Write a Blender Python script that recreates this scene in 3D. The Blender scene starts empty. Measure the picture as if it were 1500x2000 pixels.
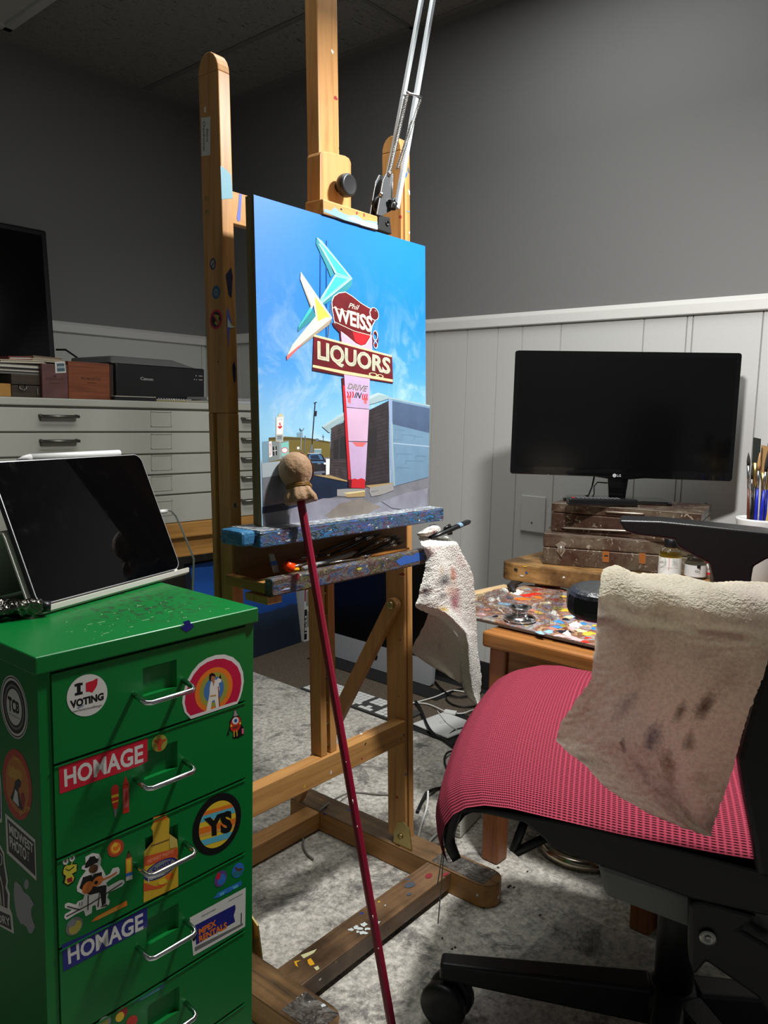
import bpy, math, random
from mathutils import Vector, Matrix
random.seed(7)
S = bpy.context.scene
COL = S.collection
# ------------------------------------------------------------------ camera (fitted to the room's own lines)
F_PX, YAW, PITCH, ROLL, CAM_H = 1545.0, 0.844578, 0.1235638, -0.02452, 0.93
def _basis():
    f = Vector((math.cos(PITCH)*math.sin(YAW), math.cos(PITCH)*math.cos(YAW), -math.sin(PITCH)))
    r = Vector((math.cos(YAW), -math.sin(YAW), 0)); d = f.cross(r)
    return (math.cos(ROLL)*r + math.sin(ROLL)*d, -math.sin(ROLL)*r + math.cos(ROLL)*d, f)
RIGHT, DOWN, FWD = _basis()
CAM = Vector((0, 0, CAM_H))
cd = bpy.data.cameras.new('camera'); cam = bpy.data.objects.new('camera', cd); COL.objects.link(cam)
cd.sensor_fit = 'VERTICAL'; cd.sensor_height = 24.0; cd.lens = 24.0*F_PX/2000.0
cd.clip_start = 0.02
mw = Matrix.Identity(4)
for i in range(3):
    mw[i][0] = RIGHT[i]; mw[i][1] = -DOWN[i]; mw[i][2] = -FWD[i]; mw[i][3] = CAM[i]
cam.matrix_world = mw
S.camera = cam
# ------------------------------------------------------------------ view, world, lamp light
S.view_settings.view_transform = 'Standard'; S.view_settings.look = 'None'
S.view_settings.gamma = 1.0; S.view_settings.use_curve_mapping = False
S.view_settings.exposure = 0.0
W = bpy.data.worlds.new('world'); S.world = W; W.use_nodes = True
W.node_tree.nodes['Background'].inputs[0].default_value = (0.95, 1.0, 0.97, 1)
W.node_tree.nodes['Background'].inputs[1].default_value = 0.10
LAMP_POS = Vector((1.11, 0.515, 1.625))
LAMP_AIM = Vector((1.25, 0.48, 0.60))
LAMP_WATTS = 22.0
ld = bpy.data.lights.new('task_lamp_light', 'AREA'); ld.shape = 'DISK'; ld.size = 0.11; ld.energy = LAMP_WATTS
ld.color = (1.0, 0.99, 0.97)
lo = bpy.data.objects.new('task_lamp_light', ld); COL.objects.link(lo); lo.location = LAMP_POS
lo.rotation_euler = (LAMP_AIM-LAMP_POS).to_track_quat('-Z', 'Y').to_euler()
cl_ = bpy.data.lights.new('overhead_fill_light', 'AREA'); cl_.shape = 'RECTANGLE'; cl_.size = 1.2; cl_.size_y = 0.6; cl_.energy = 15.0; cl_.color = (0.97, 1.0, 0.98)
co_ = bpy.data.objects.new('overhead_fill_light', cl_); COL.objects.link(co_); co_.location = (1.25, 1.00, 2.19)  # unseen soft fill, added overhead to raise the general room brightness
# ------------------------------------------------------------------ measuring helpers: a measured sight line meets a real plane
def ray(px, py):
    return RIGHT*((px-750)/F_PX) + DOWN*((py-1000)/F_PX) + FWD
def on_plane(px, py, P0, n):
    r = ray(px, py); return CAM + r*((P0-CAM).dot(n)/r.dot(n))
def Zp(px, py, z): return on_plane(px, py, Vector((0, 0, z)), Vector((0, 0, 1)))
def Yp(px, py, y): return on_plane(px, py, Vector((0, y, 0)), Vector((0, 1, 0)))
def Xp(px, py, x): return on_plane(px, py, Vector((x, 0, 0)), Vector((1, 0, 0)))
class Frame:
    def __init__(s, o, deg):
        s.o = Vector(o); a = math.radians(deg); s.a = a
        s.x = Vector((math.cos(a), math.sin(a), 0)); s.y = Vector((-math.sin(a), math.cos(a), 0))
    def __call__(s, x, y, z): return s.o + s.x*x + s.y*y + Vector((0, 0, z))
    def px(s, X, Y, y, tilt=0.0):      # sight line onto the plane y = y0 + z*tilt of this frame
        n = s.y - Vector((0, 0, tilt)); return on_plane(X, Y, s.o + s.y*y, n)
    def xx(s, X, Y, x): return on_plane(X, Y, s.o + s.x*x, s.x)
# ------------------------------------------------------------------ materials
def lin(c):
    return tuple(((v/255)/12.92 if v/255 <= 0.04045 else ((v/255+0.055)/1.055)**2.4) for v in c) + (1.0,)
MATS = {}
def mat(name, col=(128, 128, 128), rough=0.5, metal=0.0, var=0.0, vs=8.0, bump=0.0, bs=60.0, spec=0.5, trans=0.0, ior=1.45, col2=None, emit=0.0, coat=0.0, sheen=0.0):
    if name in MATS: return MATS[name]
    m = bpy.data.materials.new(name); m.use_nodes = True; nt = m.node_tree; N = nt.nodes; L = nt.links
    b = N['Principled BSDF']; c = lin(col)
    b.inputs['Base Color'].default_value = c; b.inputs['Roughness'].default_value = rough
    b.inputs['Metallic'].default_value = metal; b.inputs['Specular IOR Level'].default_value = spec
    b.inputs['Transmission Weight'].default_value = trans; b.inputs['IOR'].default_value = ior
    b.inputs['Coat Weight'].default_value = coat
    if sheen: b.inputs['Sheen Weight'].default_value = sheen
    if emit: b.inputs['Emission Color'].default_value = c; b.inputs['Emission Strength'].default_value = emit
    tc = N.new('ShaderNodeTexCoord')
    if var or col2:
        n = N.new('ShaderNodeTexNoise'); n.inputs['Scale'].default_value = vs; n.inputs['Detail'].default_value = 5
        L.new(tc.outputs['Object'], n.inputs['Vector'])
        r = N.new('ShaderNodeValToRGB'); c2 = lin(col2) if col2 else tuple(v*(1-var) for v in c[:3])+(1,)
        r.color_ramp.elements[0].color = c2; r.color_ramp.elements[1].color = c
        r.color_ramp.elements[0].position = .35; r.color_ramp.elements[1].position = .65
        L.new(n.outputs[0], r.inputs[0]); L.new(r.outputs[0], b.inputs['Base Color'])
    if bump:
        n2 = N.new('ShaderNodeTexNoise'); n2.inputs['Scale'].default_value = bs; n2.inputs['Detail'].default_value = 3
        L.new(tc.outputs['Object'], n2.inputs['Vector'])
        bp = N.new('ShaderNodeBump'); bp.inputs['Strength'].default_value = bump; bp.inputs['Distance'].default_value = .01
        L.new(n2.outputs[0], bp.inputs['Height']); L.new(bp.outputs[0], b.inputs['Normal'])
    MATS[name] = m; return m
def nodes(m): return m.node_tree.nodes, m.node_tree.links, m.node_tree.nodes['Principled BSDF']
def ramp(N, stops, const=False):
    r = N.new('ShaderNodeValToRGB'); e = r.color_ramp.elements
    if const: r.color_ramp.interpolation = 'CONSTANT'
    while len(e) < len(stops): e.new(0.5)
    for k, (p, c) in enumerate(stops): e[k].position = p; e[k].color = lin(c)
    return r
def noise(N, L, vec, scale, detail=4, rough=.55, dist=0.0):
    n = N.new('ShaderNodeTexNoise'); n.inputs['Scale'].default_value = scale; n.inputs['Detail'].default_value = detail
    n.inputs['Roughness'].default_value = rough; n.inputs['Distortion'].default_value = dist
    if vec: L.new(vec, n.inputs['Vector'])
    return n
def mapping(N, L, src, scale=(1, 1, 1), loc=(0, 0, 0)):
    m = N.new('ShaderNodeMapping'); m.inputs['Scale'].default_value = scale; m.inputs['Location'].default_value = loc
    L.new(src, m.inputs['Vector']); return m.outputs[0]
def mix(N, L, fac, a, b):
    m = N.new('ShaderNodeMix'); m.data_type = 'RGBA'
    for src, k in ((fac, 0), (a, 6), (b, 7)):
        if hasattr(src, 'is_linked') : L.new(src, m.inputs[k])
        elif k == 0: m.inputs[0].default_value = src
        else: m.inputs[k].default_value = lin(src)
    return m.outputs[2]
def wood(name, c1, c2, axis='z', rough=.45, scale=1.0, splat=0.0, splat_cols=None, dirt=0.0):
    if name in MATS: return MATS[name]
    m = mat(name, c1, rough); N, L, b = nodes(m)
    tc = N.new('ShaderNodeTexCoord')
    sc = {'x': (1.2, 22, 22), 'y': (22, 1.2, 22), 'z': (22, 22, 1.2)}[axis]
    v = mapping(N, L, tc.outputs['Object'], tuple(s*scale for s in sc))
    n = noise(N, L, v, 3.0, 6, .6, .6)
    r = ramp(N, [(.3, c2), (.52, c1), (.75, tuple(min(255, int(k*1.08)) for k in c1))]); L.new(n.outputs[0], r.inputs[0])
    out = r.outputs[0]
    if dirt:
        nd = noise(N, L, tc.outputs['Object'], 9, 5); rd = ramp(N, [(.5-.25*dirt, (70, 62, 52)), (.72-.1*dirt, (255, 255, 255))]); L.new(nd.outputs[0], rd.inputs[0])
        mm = N.new('ShaderNodeMix'); mm.data_type = 'RGBA'; mm.blend_type = 'MULTIPLY'; mm.inputs[0].default_value = .85
        L.new(out, mm.inputs[6]); L.new(rd.outputs[0], mm.inputs[7]); out = mm.outputs[2]
    if splat:
        vo = N.new('ShaderNodeTexVoronoi'); vo.inputs['Scale'].default_value = 38; vo.inputs['Randomness'].default_value = 1
        nn = noise(N, L, tc.outputs['Object'], 30, 3)
        vv = N.new('ShaderNodeVectorMath'); vv.operation = 'MULTIPLY_ADD'; L.new(nn.outputs[1], vv.inputs[0]); vv.inputs[1].default_value = (.03, .03, .03); L.new(tc.outputs['Object'], vv.inputs[2])
        L.new(vv.outputs[0], vo.inputs['Vector'])
        lt = N.new('ShaderNodeMath'); lt.operation = 'LESS_THAN'; lt.inputs[1].default_value = splat; L.new(vo.outputs['Distance'], lt.inputs[0])
        sx = N.new('ShaderNodeSeparateColor'); L.new(vo.outputs['Color'], sx.inputs[0])
        g = N.new('ShaderNodeMath'); g.operation = 'GREATER_THAN'; g.inputs[1].default_value = .72; L.new(sx.outputs[1], g.inputs[0])
        mu = N.new('ShaderNodeMath'); mu.operation = 'MULTIPLY'; L.new(lt.outputs[0], mu.inputs[0]); L.new(g.outputs[0], mu.inputs[1])
        cols = splat_cols or [(35, 60, 140), (225, 225, 220), (60, 90, 110), (150, 45, 40), (205, 170, 50), (30, 30, 34)]
        rc = ramp(N, [(i/len(cols), c) for i, c in enumerate(cols)], True); L.new(sx.outputs[0], rc.inputs[0])
        out = mix(N, L, mu.outputs[0], out, rc.outputs[0])
    L.new(out, b.inputs['Base Color'])
    bp = N.new('ShaderNodeBump'); bp.inputs['Strength'].default_value = .08; L.new(n.outputs[0], bp.inputs['Height']); L.new(bp.outputs[0], b.inputs['Normal'])
    return m
def painty(name, stops, scale=16, stretch=(1, 1, 1), rough=.35, bump=.6, spk=True):
    """thick dried paint: patches of colour one over another"""
    if name in MATS: return MATS[name]
    m = mat(name, stops[0], rough); N, L, b = nodes(m); tc = N.new('ShaderNodeTexCoord')
    v = mapping(N, L, tc.outputs['Object'], stretch)
    n1 = noise(N, L, v, scale, 5, .65, .8); n2 = noise(N, L, mapping(N, L, v, (1, 1, 1), (3.1, 1.7, 5.2)), scale*1.9, 5, .7, 1.0)
    k = len(stops)
    r1 = ramp(N, [(.28+.46*i/k, c) for i, c in enumerate(stops)]); L.new(n1.outputs[0], r1.inputs[0])
    r2 = ramp(N, [(.28+.46*i/k, c) for i, c in enumerate(stops[::-1])]); L.new(n2.outputs[0], r2.inputs[0])
    n3 = noise(N, L, v, scale*.9, 2); rr = ramp(N, [(.46, (0, 0, 0)), (.54, (255, 255, 255))]); L.new(n3.outputs[0], rr.inputs[0])
    out = mix(N, L, rr.outputs[0], r1.outputs[0], r2.outputs[0])
    if spk:
        n4 = noise(N, L, v, scale*3.5, 3); r4 = ramp(N, [(.66, (0, 0, 0)), (.7, (255, 255, 255))]); L.new(n4.outputs[0], r4.inputs[0])
        out = mix(N, L, r4.outputs[0], out, (215, 220, 222))
    L.new(out, b.inputs['Base Color'])
    bp = N.new('ShaderNodeBump'); bp.inputs['Strength'].default_value = bump; bp.inputs['Distance'].default_value = .004
    L.new(n2.outputs[0], bp.inputs['Height']); L.new(bp.outputs[0], b.inputs['Normal'])
    return m
# ------------------------------------------------------------------ mesh builder
class MB:
    def __init__(s, m=None):
        s.v = []; s.f = []; s.fm = []; s.sm = []; s.mats = []; s.cur = 0; s.smooth = False; s.uv = {}
        if m: s.m(m)
    def m(s, m):
        if m not in s.mats: s.mats.append(m)
        s.cur = s.mats.index(m); return s
    def face(s, idx): s.f.append(tuple(idx)); s.fm.append(s.cur); s.sm.append(s.smooth)
    def pts(s, P):
        o = len(s.v); s.v += [Vector(p) for p in P]; return list(range(o, o+len(P)))
    def poly(s, P): s.face(s.pts(P)); return s
    def hexa(s, P):   # bottom 4 (ccw), top 4
        i = s.pts(P)
        for q in ((3, 2, 1, 0), (4, 5, 6, 7), (0, 1, 5, 4), (1, 2, 6, 5), (2, 3, 7, 6), (3, 0, 4, 7)): s.face([i[k] for k in q])
        return s
    def box(s, a, b, fr=None):
        (x0, y0, z0), (x1, y1, z1) = a, b; g = fr or (lambda x, y, z: Vector((x, y, z)))
        return s.hexa([g(x0, y0, z0), g(x1, y0, z0), g(x1, y1, z0), g(x0, y1, z0), g(x0, y0, z1), g(x1, y0, z1), g(x1, y1, z1), g(x0, y1, z1)])
    def prism(s, P, vec):
        vec = Vector(vec); P = [Vector(p) for p in P]; n = len(P)
        a = s.pts(P); b = s.pts([p+vec for p in P])
        nrm = Vector((0, 0, 0))
        for k in range(n): nrm += P[k].cross(P[(k+1) % n])
        if nrm.dot(vec) > 0: s.face(a[::-1]); s.face(b)
        else: s.face(a); s.face(b[::-1])
        for k in range(n):
            q = [a[k], a[(k+1) % n], b[(k+1) % n], b[k]]
            s.face(q if nrm.dot(vec) > 0 else q[::-1])
        return s
    def tube(s, path, r, n=10, cap=True, closed=False, smooth=True, flat=None):
        P = [Vector(p) for p in path]; k = len(P); old = s.smooth; s.smooth = smooth
        rs = r if isinstance(r, (list, tuple)) else [r]*k
        rings = []; up = None
        for i in range(k):
            if closed: t = P[(i+1) % k]-P[i-1]
            else: t = P[min(i+1, k-1)]-P[max(i-1, 0)]
            t.normalize()
            if up is None:
                up = Vector((0, 0, 1)) if abs(t.z) < .9 else Vector((1, 0, 0))
            side = t.cross(up)
            if side.length < 1e-6: side = t.cross(Vector((1, .2, 0)))
            side.normalize(); up = side.cross(t).normalized()
            rings.append(s.pts([P[i] + (side*math.cos(2*math.pi*j/n) + up*math.sin(2*math.pi*j/n)*(flat or 1))*rs[i] for j in range(n)]))
        for i in range(k if closed else k-1):
            a = rings[i]; b = rings[(i+1) % k]
            for j in range(n): s.face([a[j], a[(j+1) % n], b[(j+1) % n], b[j]])
        if cap and not closed: s.face(rings[0][::-1]); s.face(rings[-1])
        s.smooth = old; return s
    def lathe(s, prof, c, axis=(0, 0, 1), n=24, smooth=True, cap=True):
        ax = Vector(axis).normalized(); c = Vector(c)
        u = ax.orthogonal().normalized(); w = ax.cross(u); old = s.smooth; s.smooth = smooth
        rings = [s.pts([c + ax*z + (u*math.cos(2*math.pi*j/n) + w*math.sin(2*math.pi*j/n))*max(r, 1e-5) for j in range(n)]) for r, z in prof]
        for a, b in zip(rings, rings[1:]):
            for j in range(n): s.face([a[j], a[(j+1) % n], b[(j+1) % n], b[j]])
        s.smooth = False
        if cap: s.face(rings[0][::-1]); s.face(rings[-1])
        s.smooth = old; return s
    def ball(s, c, r, n=16, m=10):
        rx, ry, rz = r if isinstance(r, (tuple, list)) else (r, r, r); c = Vector(c); old = s.smooth; s.smooth = True
        rings = [s.pts([c+Vector((rx*math.sin(math.pi*i/m)*math.cos(2*math.pi*j/n), ry*math.sin(math.pi*i/m)*math.sin(2*math.pi*j/n), -rz*math.cos(math.pi*i/m))) for j in range(n)]) for i in range(1, m)]
        for a, b in zip(rings, rings[1:]):
            for j in range(n): s.face([a[j], a[(j+1) % n], b[(j+1) % n], b[j]])
        bt, tp = s.pts([c+Vector((0, 0, -rz)), c+Vector((0, 0, rz))])
        for j in range(n): s.face([bt, rings[0][(j+1) % n], rings[0][j]]); s.face([tp, rings[-1][j], rings[-1][(j+1) % n]])
        s.smooth = old; return s
    def grid(s, G, smooth=True, uvs=True):
        old = s.smooth; s.smooth = smooth; nu = len(G); nv = len(G[0])
        ids = [s.pts(row) for row in G]
        if uvs:
            for i in range(nu):
                for j in range(nv): s.uv[ids[i][j]] = (i/(nu-1), j/(nv-1))
        for i in range(nu-1):
            for j in range(nv-1): s.face([ids[i][j], ids[i+1][j], ids[i+1][j+1], ids[i][j+1]])
        s.smooth = old; return s
    def build(s, name, parent=None, bevel=0.0, seg=2, label=None, cat=None, group=None, kind=None, solid=0.0, sub=0, disp=None, ang=30):
        root = parent
        while root is not None and root.parent is not None: root = root.parent
        if root is not None: inv = FR[root.name].inverted()
        else:
            xs = [p.x for p in s.v]; ys = [p.y for p in s.v]; zs = [p.z for p in s.v]
            L0 = Vector(((min(xs)+max(xs))/2, (min(ys)+max(ys))/2, min(zs))); inv = Matrix.Translation(-L0)
        me = bpy.data.meshes.new(name); me.from_pydata([inv @ p for p in s.v], [], s.f)
        for m in s.mats: me.materials.append(m)
        me.polygons.foreach_set('material_index', s.fm); me.polygons.foreach_set('use_smooth', s.sm)
        if s.uv:
            ul = me.uv_layers.new(name='UVMap')
            for lp in me.loops: ul.data[lp.index].uv = s.uv.get(lp.vertex_index, (0, 0))
        me.update()
        o = bpy.data.objects.new(name, me); COL.objects.link(o)
        if root is not None: o.parent = parent
        else: o.location = L0; FR[o.name] = Matrix.Translation(L0)
        if bevel:
            b = o.modifiers.new('bevel', 'BEVEL'); b.width = bevel; b.segments = seg; b.limit_method = 'ANGLE'; b.angle_limit = math.radians(ang); b.harden_normals = False
        if sub:
            q = o.modifiers.new('sub', 'SUBSURF'); q.levels = sub; q.render_levels = sub
        if disp:
            tx = bpy.data.textures.new(name+'_tex', 'CLOUDS'); tx.noise_scale = disp[1]; tx.noise_depth = 2
            d = o.modifiers.new('disp', 'DISPLACE'); d.texture = tx; d.strength = disp[0]; d.mid_level = .5; d.texture_coords = 'LOCAL'
        if solid:
            q = o.modifiers.new('solid', 'SOLIDIFY'); q.thickness = solid; q.offset = 0
        tag(o, label, cat, group, kind)
        return o
FR = {}
def tag(o, label=None, cat=None, group=None, kind=None):
    for k, v in (('label', label), ('category', cat), ('group', group), ('kind', kind)):
        if v: o[k] = v
def thing(name, label, cat, loc, deg=0.0, group=None):
    o = bpy.data.objects.new(name, None); COL.objects.link(o); o.empty_display_size = .05
    o.location = loc; o.rotation_euler = (0, 0, math.radians(deg))
    FR[o.name] = Matrix.Translation(Vector(loc)) @ Matrix.Rotation(math.radians(deg), 4, 'Z')
    tag(o, label, cat, group); return o
def struct(mb, name, **k): return mb.build(name, None, kind='structure', **k)
# text: outline of the built-in font, fitted into a quad
_TX = {}
def glyphs(txt, bold=0.0, shear=0.0):
    key = (txt, bold, shear)
    if key in _TX: return _TX[key]
    c = bpy.data.curves.new('lettering', 'FONT'); c.body = txt; c.offset = bold; c.shear = shear; c.resolution_u = 3; c.align_x = 'CENTER'
    o = bpy.data.objects.new('lettering', c); COL.objects.link(o)
    dg = bpy.context.evaluated_depsgraph_get(); me = o.evaluated_get(dg).to_mesh()
    V = [(v.co.x, v.co.y) for v in me.vertices]; Fc = [tuple(p.vertices) for p in me.polygons]
    o.evaluated_get(dg).to_mesh_clear(); bpy.data.objects.remove(o); bpy.data.curves.remove(c)
    xs = [v[0] for v in V]; ys = [v[1] for v in V]; x0, x1, y0, y1 = min(xs), max(xs), min(ys), max(ys)
    _TX[key] = ([((x-x0)/(x1-x0), (y-y0)/(y1-y0)) for x, y in V], Fc); return _TX[key]
class Decal:
    """flat printed or painted shapes lying on one face: measured points meet the face's plane"""
    def __init__(s, P0, n, zoom=(0, 0, 1.0), base=.0003, step=.00002):
        s.P0 = Vector(P0); s.n = Vector(n).normalized(); s.mb = MB(); s.k = 0; s.z = zoom; s.base = base; s.step = step
        if (CAM-s.P0).dot(s.n) < 0: s.n = -s.n
    def at(s, X, Y):
        return on_plane(s.z[0]+X/s.z[2], s.z[1]+Y/s.z[2], s.P0, s.n) + s.n*(s.base+s.step*s.k)
    def put(s, P):
        i = s.mb.pts(P); nn = Vector((0, 0, 0))
        for a, b in zip(P, P[1:]+P[:1]): nn += a.cross(b)
        s.mb.face(i if nn.dot(s.n) > 0 else i[::-1])
    def poly(s, m, pts, same=False):
        if not same: s.k += 1
        s.mb.m(m); s.put([s.at(*p) for p in pts]); return s
    def line(s, m, pts, w, same=False):
        if not same: s.k += 1
        s.mb.m(m)
        for (a, b) in zip(pts, pts[1:]):
            dx, dy = b[0]-a[0], b[1]-a[1]; l = math.hypot(dx, dy) or 1; ox, oy = -dy/l*w/2, dx/l*w/2
            s.put([s.at(a[0]+ox, a[1]+oy), s.at(b[0]+ox, b[1]+oy), s.at(b[0]-ox, b[1]-oy), s.at(a[0]-ox, a[1]-oy)])
        return s
    def ell(s, m, c, a, b, n=40, rot=0.0, same=False, t0=0, t1=360):
        """ellipse: centre, half axis vectors a and b in measured units"""
        if not same: s.k += 1
        s.mb.m(m); P = []
        for j in range(n):
            t = math.radians(t0+(t1-t0)*j/(n if t1-t0 == 360 else n-1)); P.append(s.at(c[0]+a[0]*math.cos(t)+b[0]*math.sin(t), c[1]+a[1]*math.cos(t)+b[1]*math.sin(t)))
        s.put(P); return s
    def ring(s, m, c, a, b, w, n=40, t0=0, t1=360):
        s.k += 1; s.mb.m(m); P = []
        for j in range(n+1):
            t = math.radians(t0+(t1-t0)*j/n); P.append([s.at(c[0]+(a[0]*math.cos(t)+b[0]*math.sin(t))*q, c[1]+(a[1]*math.cos(t)+b[1]*math.sin(t))*q) for q in (1, 1-w)])
        for p, q in zip(P, P[1:]): s.put([p[0], q[0], q[1], p[1]])
        return s
    def text(s, m, txt, TL, TR, BR, BL, bold=0.0, shear=0.0, same=False):
        if not same: s.k += 1
        s.mb.m(m); V, Fc = glyphs(txt, bold, shear); P = []
        for u, v in V:
            X = (TL[0]*(1-u)+TR[0]*u)*v + (BL[0]*(1-u)+BR[0]*u)*(1-v); Y = (TL[1]*(1-u)+TR[1]*u)*v + (BL[1]*(1-u)+BR[1]*u)*(1-v)
            P.append(s.at(X, Y))
        i = s.mb.pts(P)
        for q in Fc:
            a, b, c = (P[k] for k in q[:3])
            s.mb.face([i[k] for k in (q if (b-a).cross(c-a).dot(s.n) > 0 else q[::-1])])
        return s
    def build(s, name, parent, label=None): return s.mb.build(name, parent, label=label)
def arc(c, r, a0, a1, n, fr=None):
    return [(c[0]+r*math.cos(math.radians(a0+(a1-a0)*i/n)), c[1]+r*math.sin(math.radians(a0+(a1-a0)*i/n))) for i in range(n+1)]
# ================================================================== THE ROOM
XB, YA, ZC, RAIL = 2.1725, 3.032, 2.222, 1.213
m_upper = mat('wall_paint_grey', (122, 121, 120), .75, bump=.05, bs=180)
m_panel = mat('panel_paint_white', (200, 199, 196), .55, bump=.04, bs=120)
m_cove = mat('cove_base_black', (30, 30, 31), .5)
def wall(name, horizontal, pts, cuts, lo_, hi_):
    b = MB(m_upper)
    def q(t, d, z):   # t along the wall, d into the room
        return Vector((t, YA-d, z)) if horizontal else Vector((XB-d, t, z))
    b.box((lo_, -.1, RAIL), (hi_, 0, ZC+.05), q)
    b.m(mat('panel_gap', (150, 149, 146), .8)); b.box((lo_, -.1, 0), (hi_, -.004, RAIL), q)
    b.m(m_panel)
    for a, c in zip(cuts, cuts[1:]):
        b.hexa([q(a+.001, -.004, 0), q(c-.001, -.004, 0), q(c-.002, .0, 0), q(a+.002, .0, 0), q(a+.001, -.004, RAIL), q(c-.001, -.004, RAIL), q(c-.002, .0, RAIL), q(a+.002, .0, RAIL)])
    struct(b, name)
cutsB = sorted([Xp(x, y, XB).y for x, y in ((912.9, 645), (972.8, 640), (1020.8, 636), (1096.5, 630), (1258.8, 619), (1354.9, 612), (1492, 604))] + [-1.2, -.9, -.6, -.3, 0.0, .2, .85, 1.72, 1.92, 2.12, 2.4, 2.55, 2.78, 3.0, 3.05])
wall('wall_right', False, None, cutsB, -1.2, 3.1)
cutsA = [-1.0, -.4, .2, .8, 1.25, 2.15, 2.18]
wall('wall_left', True, None, cutsA, -1.0, XB+.1)
for nm, hz in (('trim_1', True), ('trim_2', False)):
    b = MB(mat('rail_paint_white', (214, 212, 208), .5, bump=.15, bs=14))
    a0, a1 = (-1.0, XB) if hz else (-1.2, YA)
    q = (lambda t, d, z: Vector((t, YA-d, z))) if hz else (lambda t, d, z: Vector((XB-d, t, z)))
    b.prism([q(a0, 0, RAIL), q(a0, .014, RAIL+.002), q(a0, .012, RAIL+.03), q(a0, 0, RAIL+.044)], q(a1, 0, 0)-q(a0, 0, 0))
    struct(b, nm, bevel=.002)
for nm, hz in (('baseboard_left', True), ('baseboard_right', False)):
    b = MB(m_cove); a0, a1 = (-1.0, XB) if hz else (-1.2, YA)
    q = (lambda t, d, z: Vector((t, YA-d, z))) if hz else (lambda t, d, z: Vector((XB-d, t, z)))
    b.prism([q(a0, .002, 0), q(a0, .014, 0), q(a0, .006, .012), q(a0, .005, .105), q(a0, .002, .107)], q(a1, 0, 0)-q(a0, 0, 0))
    struct(b, nm)
# carpeted floor
m = mat('carpet_brown', (112, 101, 88), .95, var=.35, vs=120, bump=.5, bs=420, spec=.1)
struct(MB(m).box((-1.0, -1.2, -.05), (XB+.1, YA+.1, 0)), 'floor')
# ceiling: fissured mineral tiles hung in a painted grid
m = mat('ceiling_tile', (150, 149, 145), .9, spec=.1); N, L, b_ = nodes(m); tc = N.new('ShaderNodeTexCoord')
n1 = noise(N, L, mapping(N, L, tc.outputs['Object'], (22, 70, 1)), 1.8, 5, .65, 1.6)
r = ramp(N, [(.35, (92, 91, 88)), (.45, (152, 151, 147))]); L.new(n1.outputs[0], r.inputs[0]); L.new(r.outputs[0], b_.inputs['Base Color'])
bp = N.new('ShaderNodeBump'); bp.inputs['Strength'].default_value = .5; bp.inputs['Distance'].default_value = .01; L.new(n1.outputs[0], bp.inputs['Height']); L.new(bp.outputs[0], b_.inputs['Normal'])
struct(MB(m).box((-1.0, -1.2, ZC), (XB+.1, YA+.1, ZC+.05)), 'ceiling')
gx = Yp(282, 172, YA).x; gy = Zp(793, 47, ZC).y; fx = Zp(60, 22, ZC).x
mg = mat('ceiling_grid_paint', (120, 119, 116), .6)
b = MB(mg)
for x in (gx, gx-.61*2): b.box((x-.012, -1.2, ZC-.004), (x+.012, YA, ZC+.001))
for y in (gy, gy-1.22, gy+1.22): b.box((-1.0, y-.008, ZC-.003), (XB, y+.008, ZC+.001))
struct(b, 'trim_3')
b = MB(mat('ceiling_angle_paint', (128, 127, 124), .6))
b.box((XB-.022, -1.2, ZC-.003), (XB, YA, ZC)); b.box((XB-.003, -1.2, ZC-.024), (XB, YA, ZC)); b.box((-1.0, YA-.003, ZC-.012), (XB, YA, ZC))
struct(b, 'trim_4')
# unlit fluorescent panel at the left of the ceiling
t = thing('ceiling_light', 'unlit pale ceiling light panel in the upper left corner of the room', 'ceiling light', (fx-.3, 2.3, ZC-.025))
b = MB(mat('light_frame_white', (200, 200, 196), .5))
x0, x1, y0, y1 = fx-.6, fx, 1.7, 2.92
for a, c in (((x0, y0), (x1, y0+.03)), ((x0, y1-.03), (x1, y1)), ((x0, y0), (x0+.03, y1)), ((x1-.03, y0), (x1, y1))): b.box((a[0], a[1], ZC-.022), (c[0], c[1], ZC))
b.build('frame', t, bevel=.002)
MB(mat('light_diffuser', (205, 206, 200), .35, bump=.3, bs=220)).box((x0+.03, y0+.03, ZC-.012), (x1-.03, y1-.03, ZC)).build('diffuser', t)
# area rug
m = mat('rug_mottled', (208, 202, 190), .95, spec=.1, sheen=.2); N, L, b_ = nodes(m); tc = N.new('ShaderNodeTexCoord')
n1 = noise(N, L, tc.outputs['Object'], 8.5, 10, .78, .5); n2 = noise(N, L, tc.outputs['Object'], 95, 4, .7)
r = ramp(N, [(.31, (108, 105, 104)), (.42, (172, 167, 160)), (.49, (234, 228, 216)), (.8, (244, 239, 228))]); L.new(n1.outputs[0], r.inputs[0])
r2 = ramp(N, [(.3, (140, 140, 140)), (.7, (255, 255, 255))]); L.new(n2.outputs[0], r2.inputs[0])
mm = N.new('ShaderNodeMix'); mm.data_type = 'RGBA'; mm.blend_type = 'MULTIPLY'; mm.inputs[0].default_value = .9
L.new(r.outputs[0], mm.inputs[6]); L.new(r2.outputs[0], mm.inputs[7]); L.new(mm.outputs[2], b_.inputs['Base Color'])
bp = N.new('ShaderNodeBump'); bp.inputs['Strength'].default_value = .9; bp.inputs['Distance'].default_value = .006; L.new(n2.outputs[0], bp.inputs['Height']); L.new(bp.outputs[0], b_.inputs['Normal'])
RUG = .007
MB(m).box((-.4, -.9, 0), (1.738, 2.17, RUG)).build('area_rug', bevel=.003, label='mottled grey and cream shag rug under the easel', cat='rug')
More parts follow.
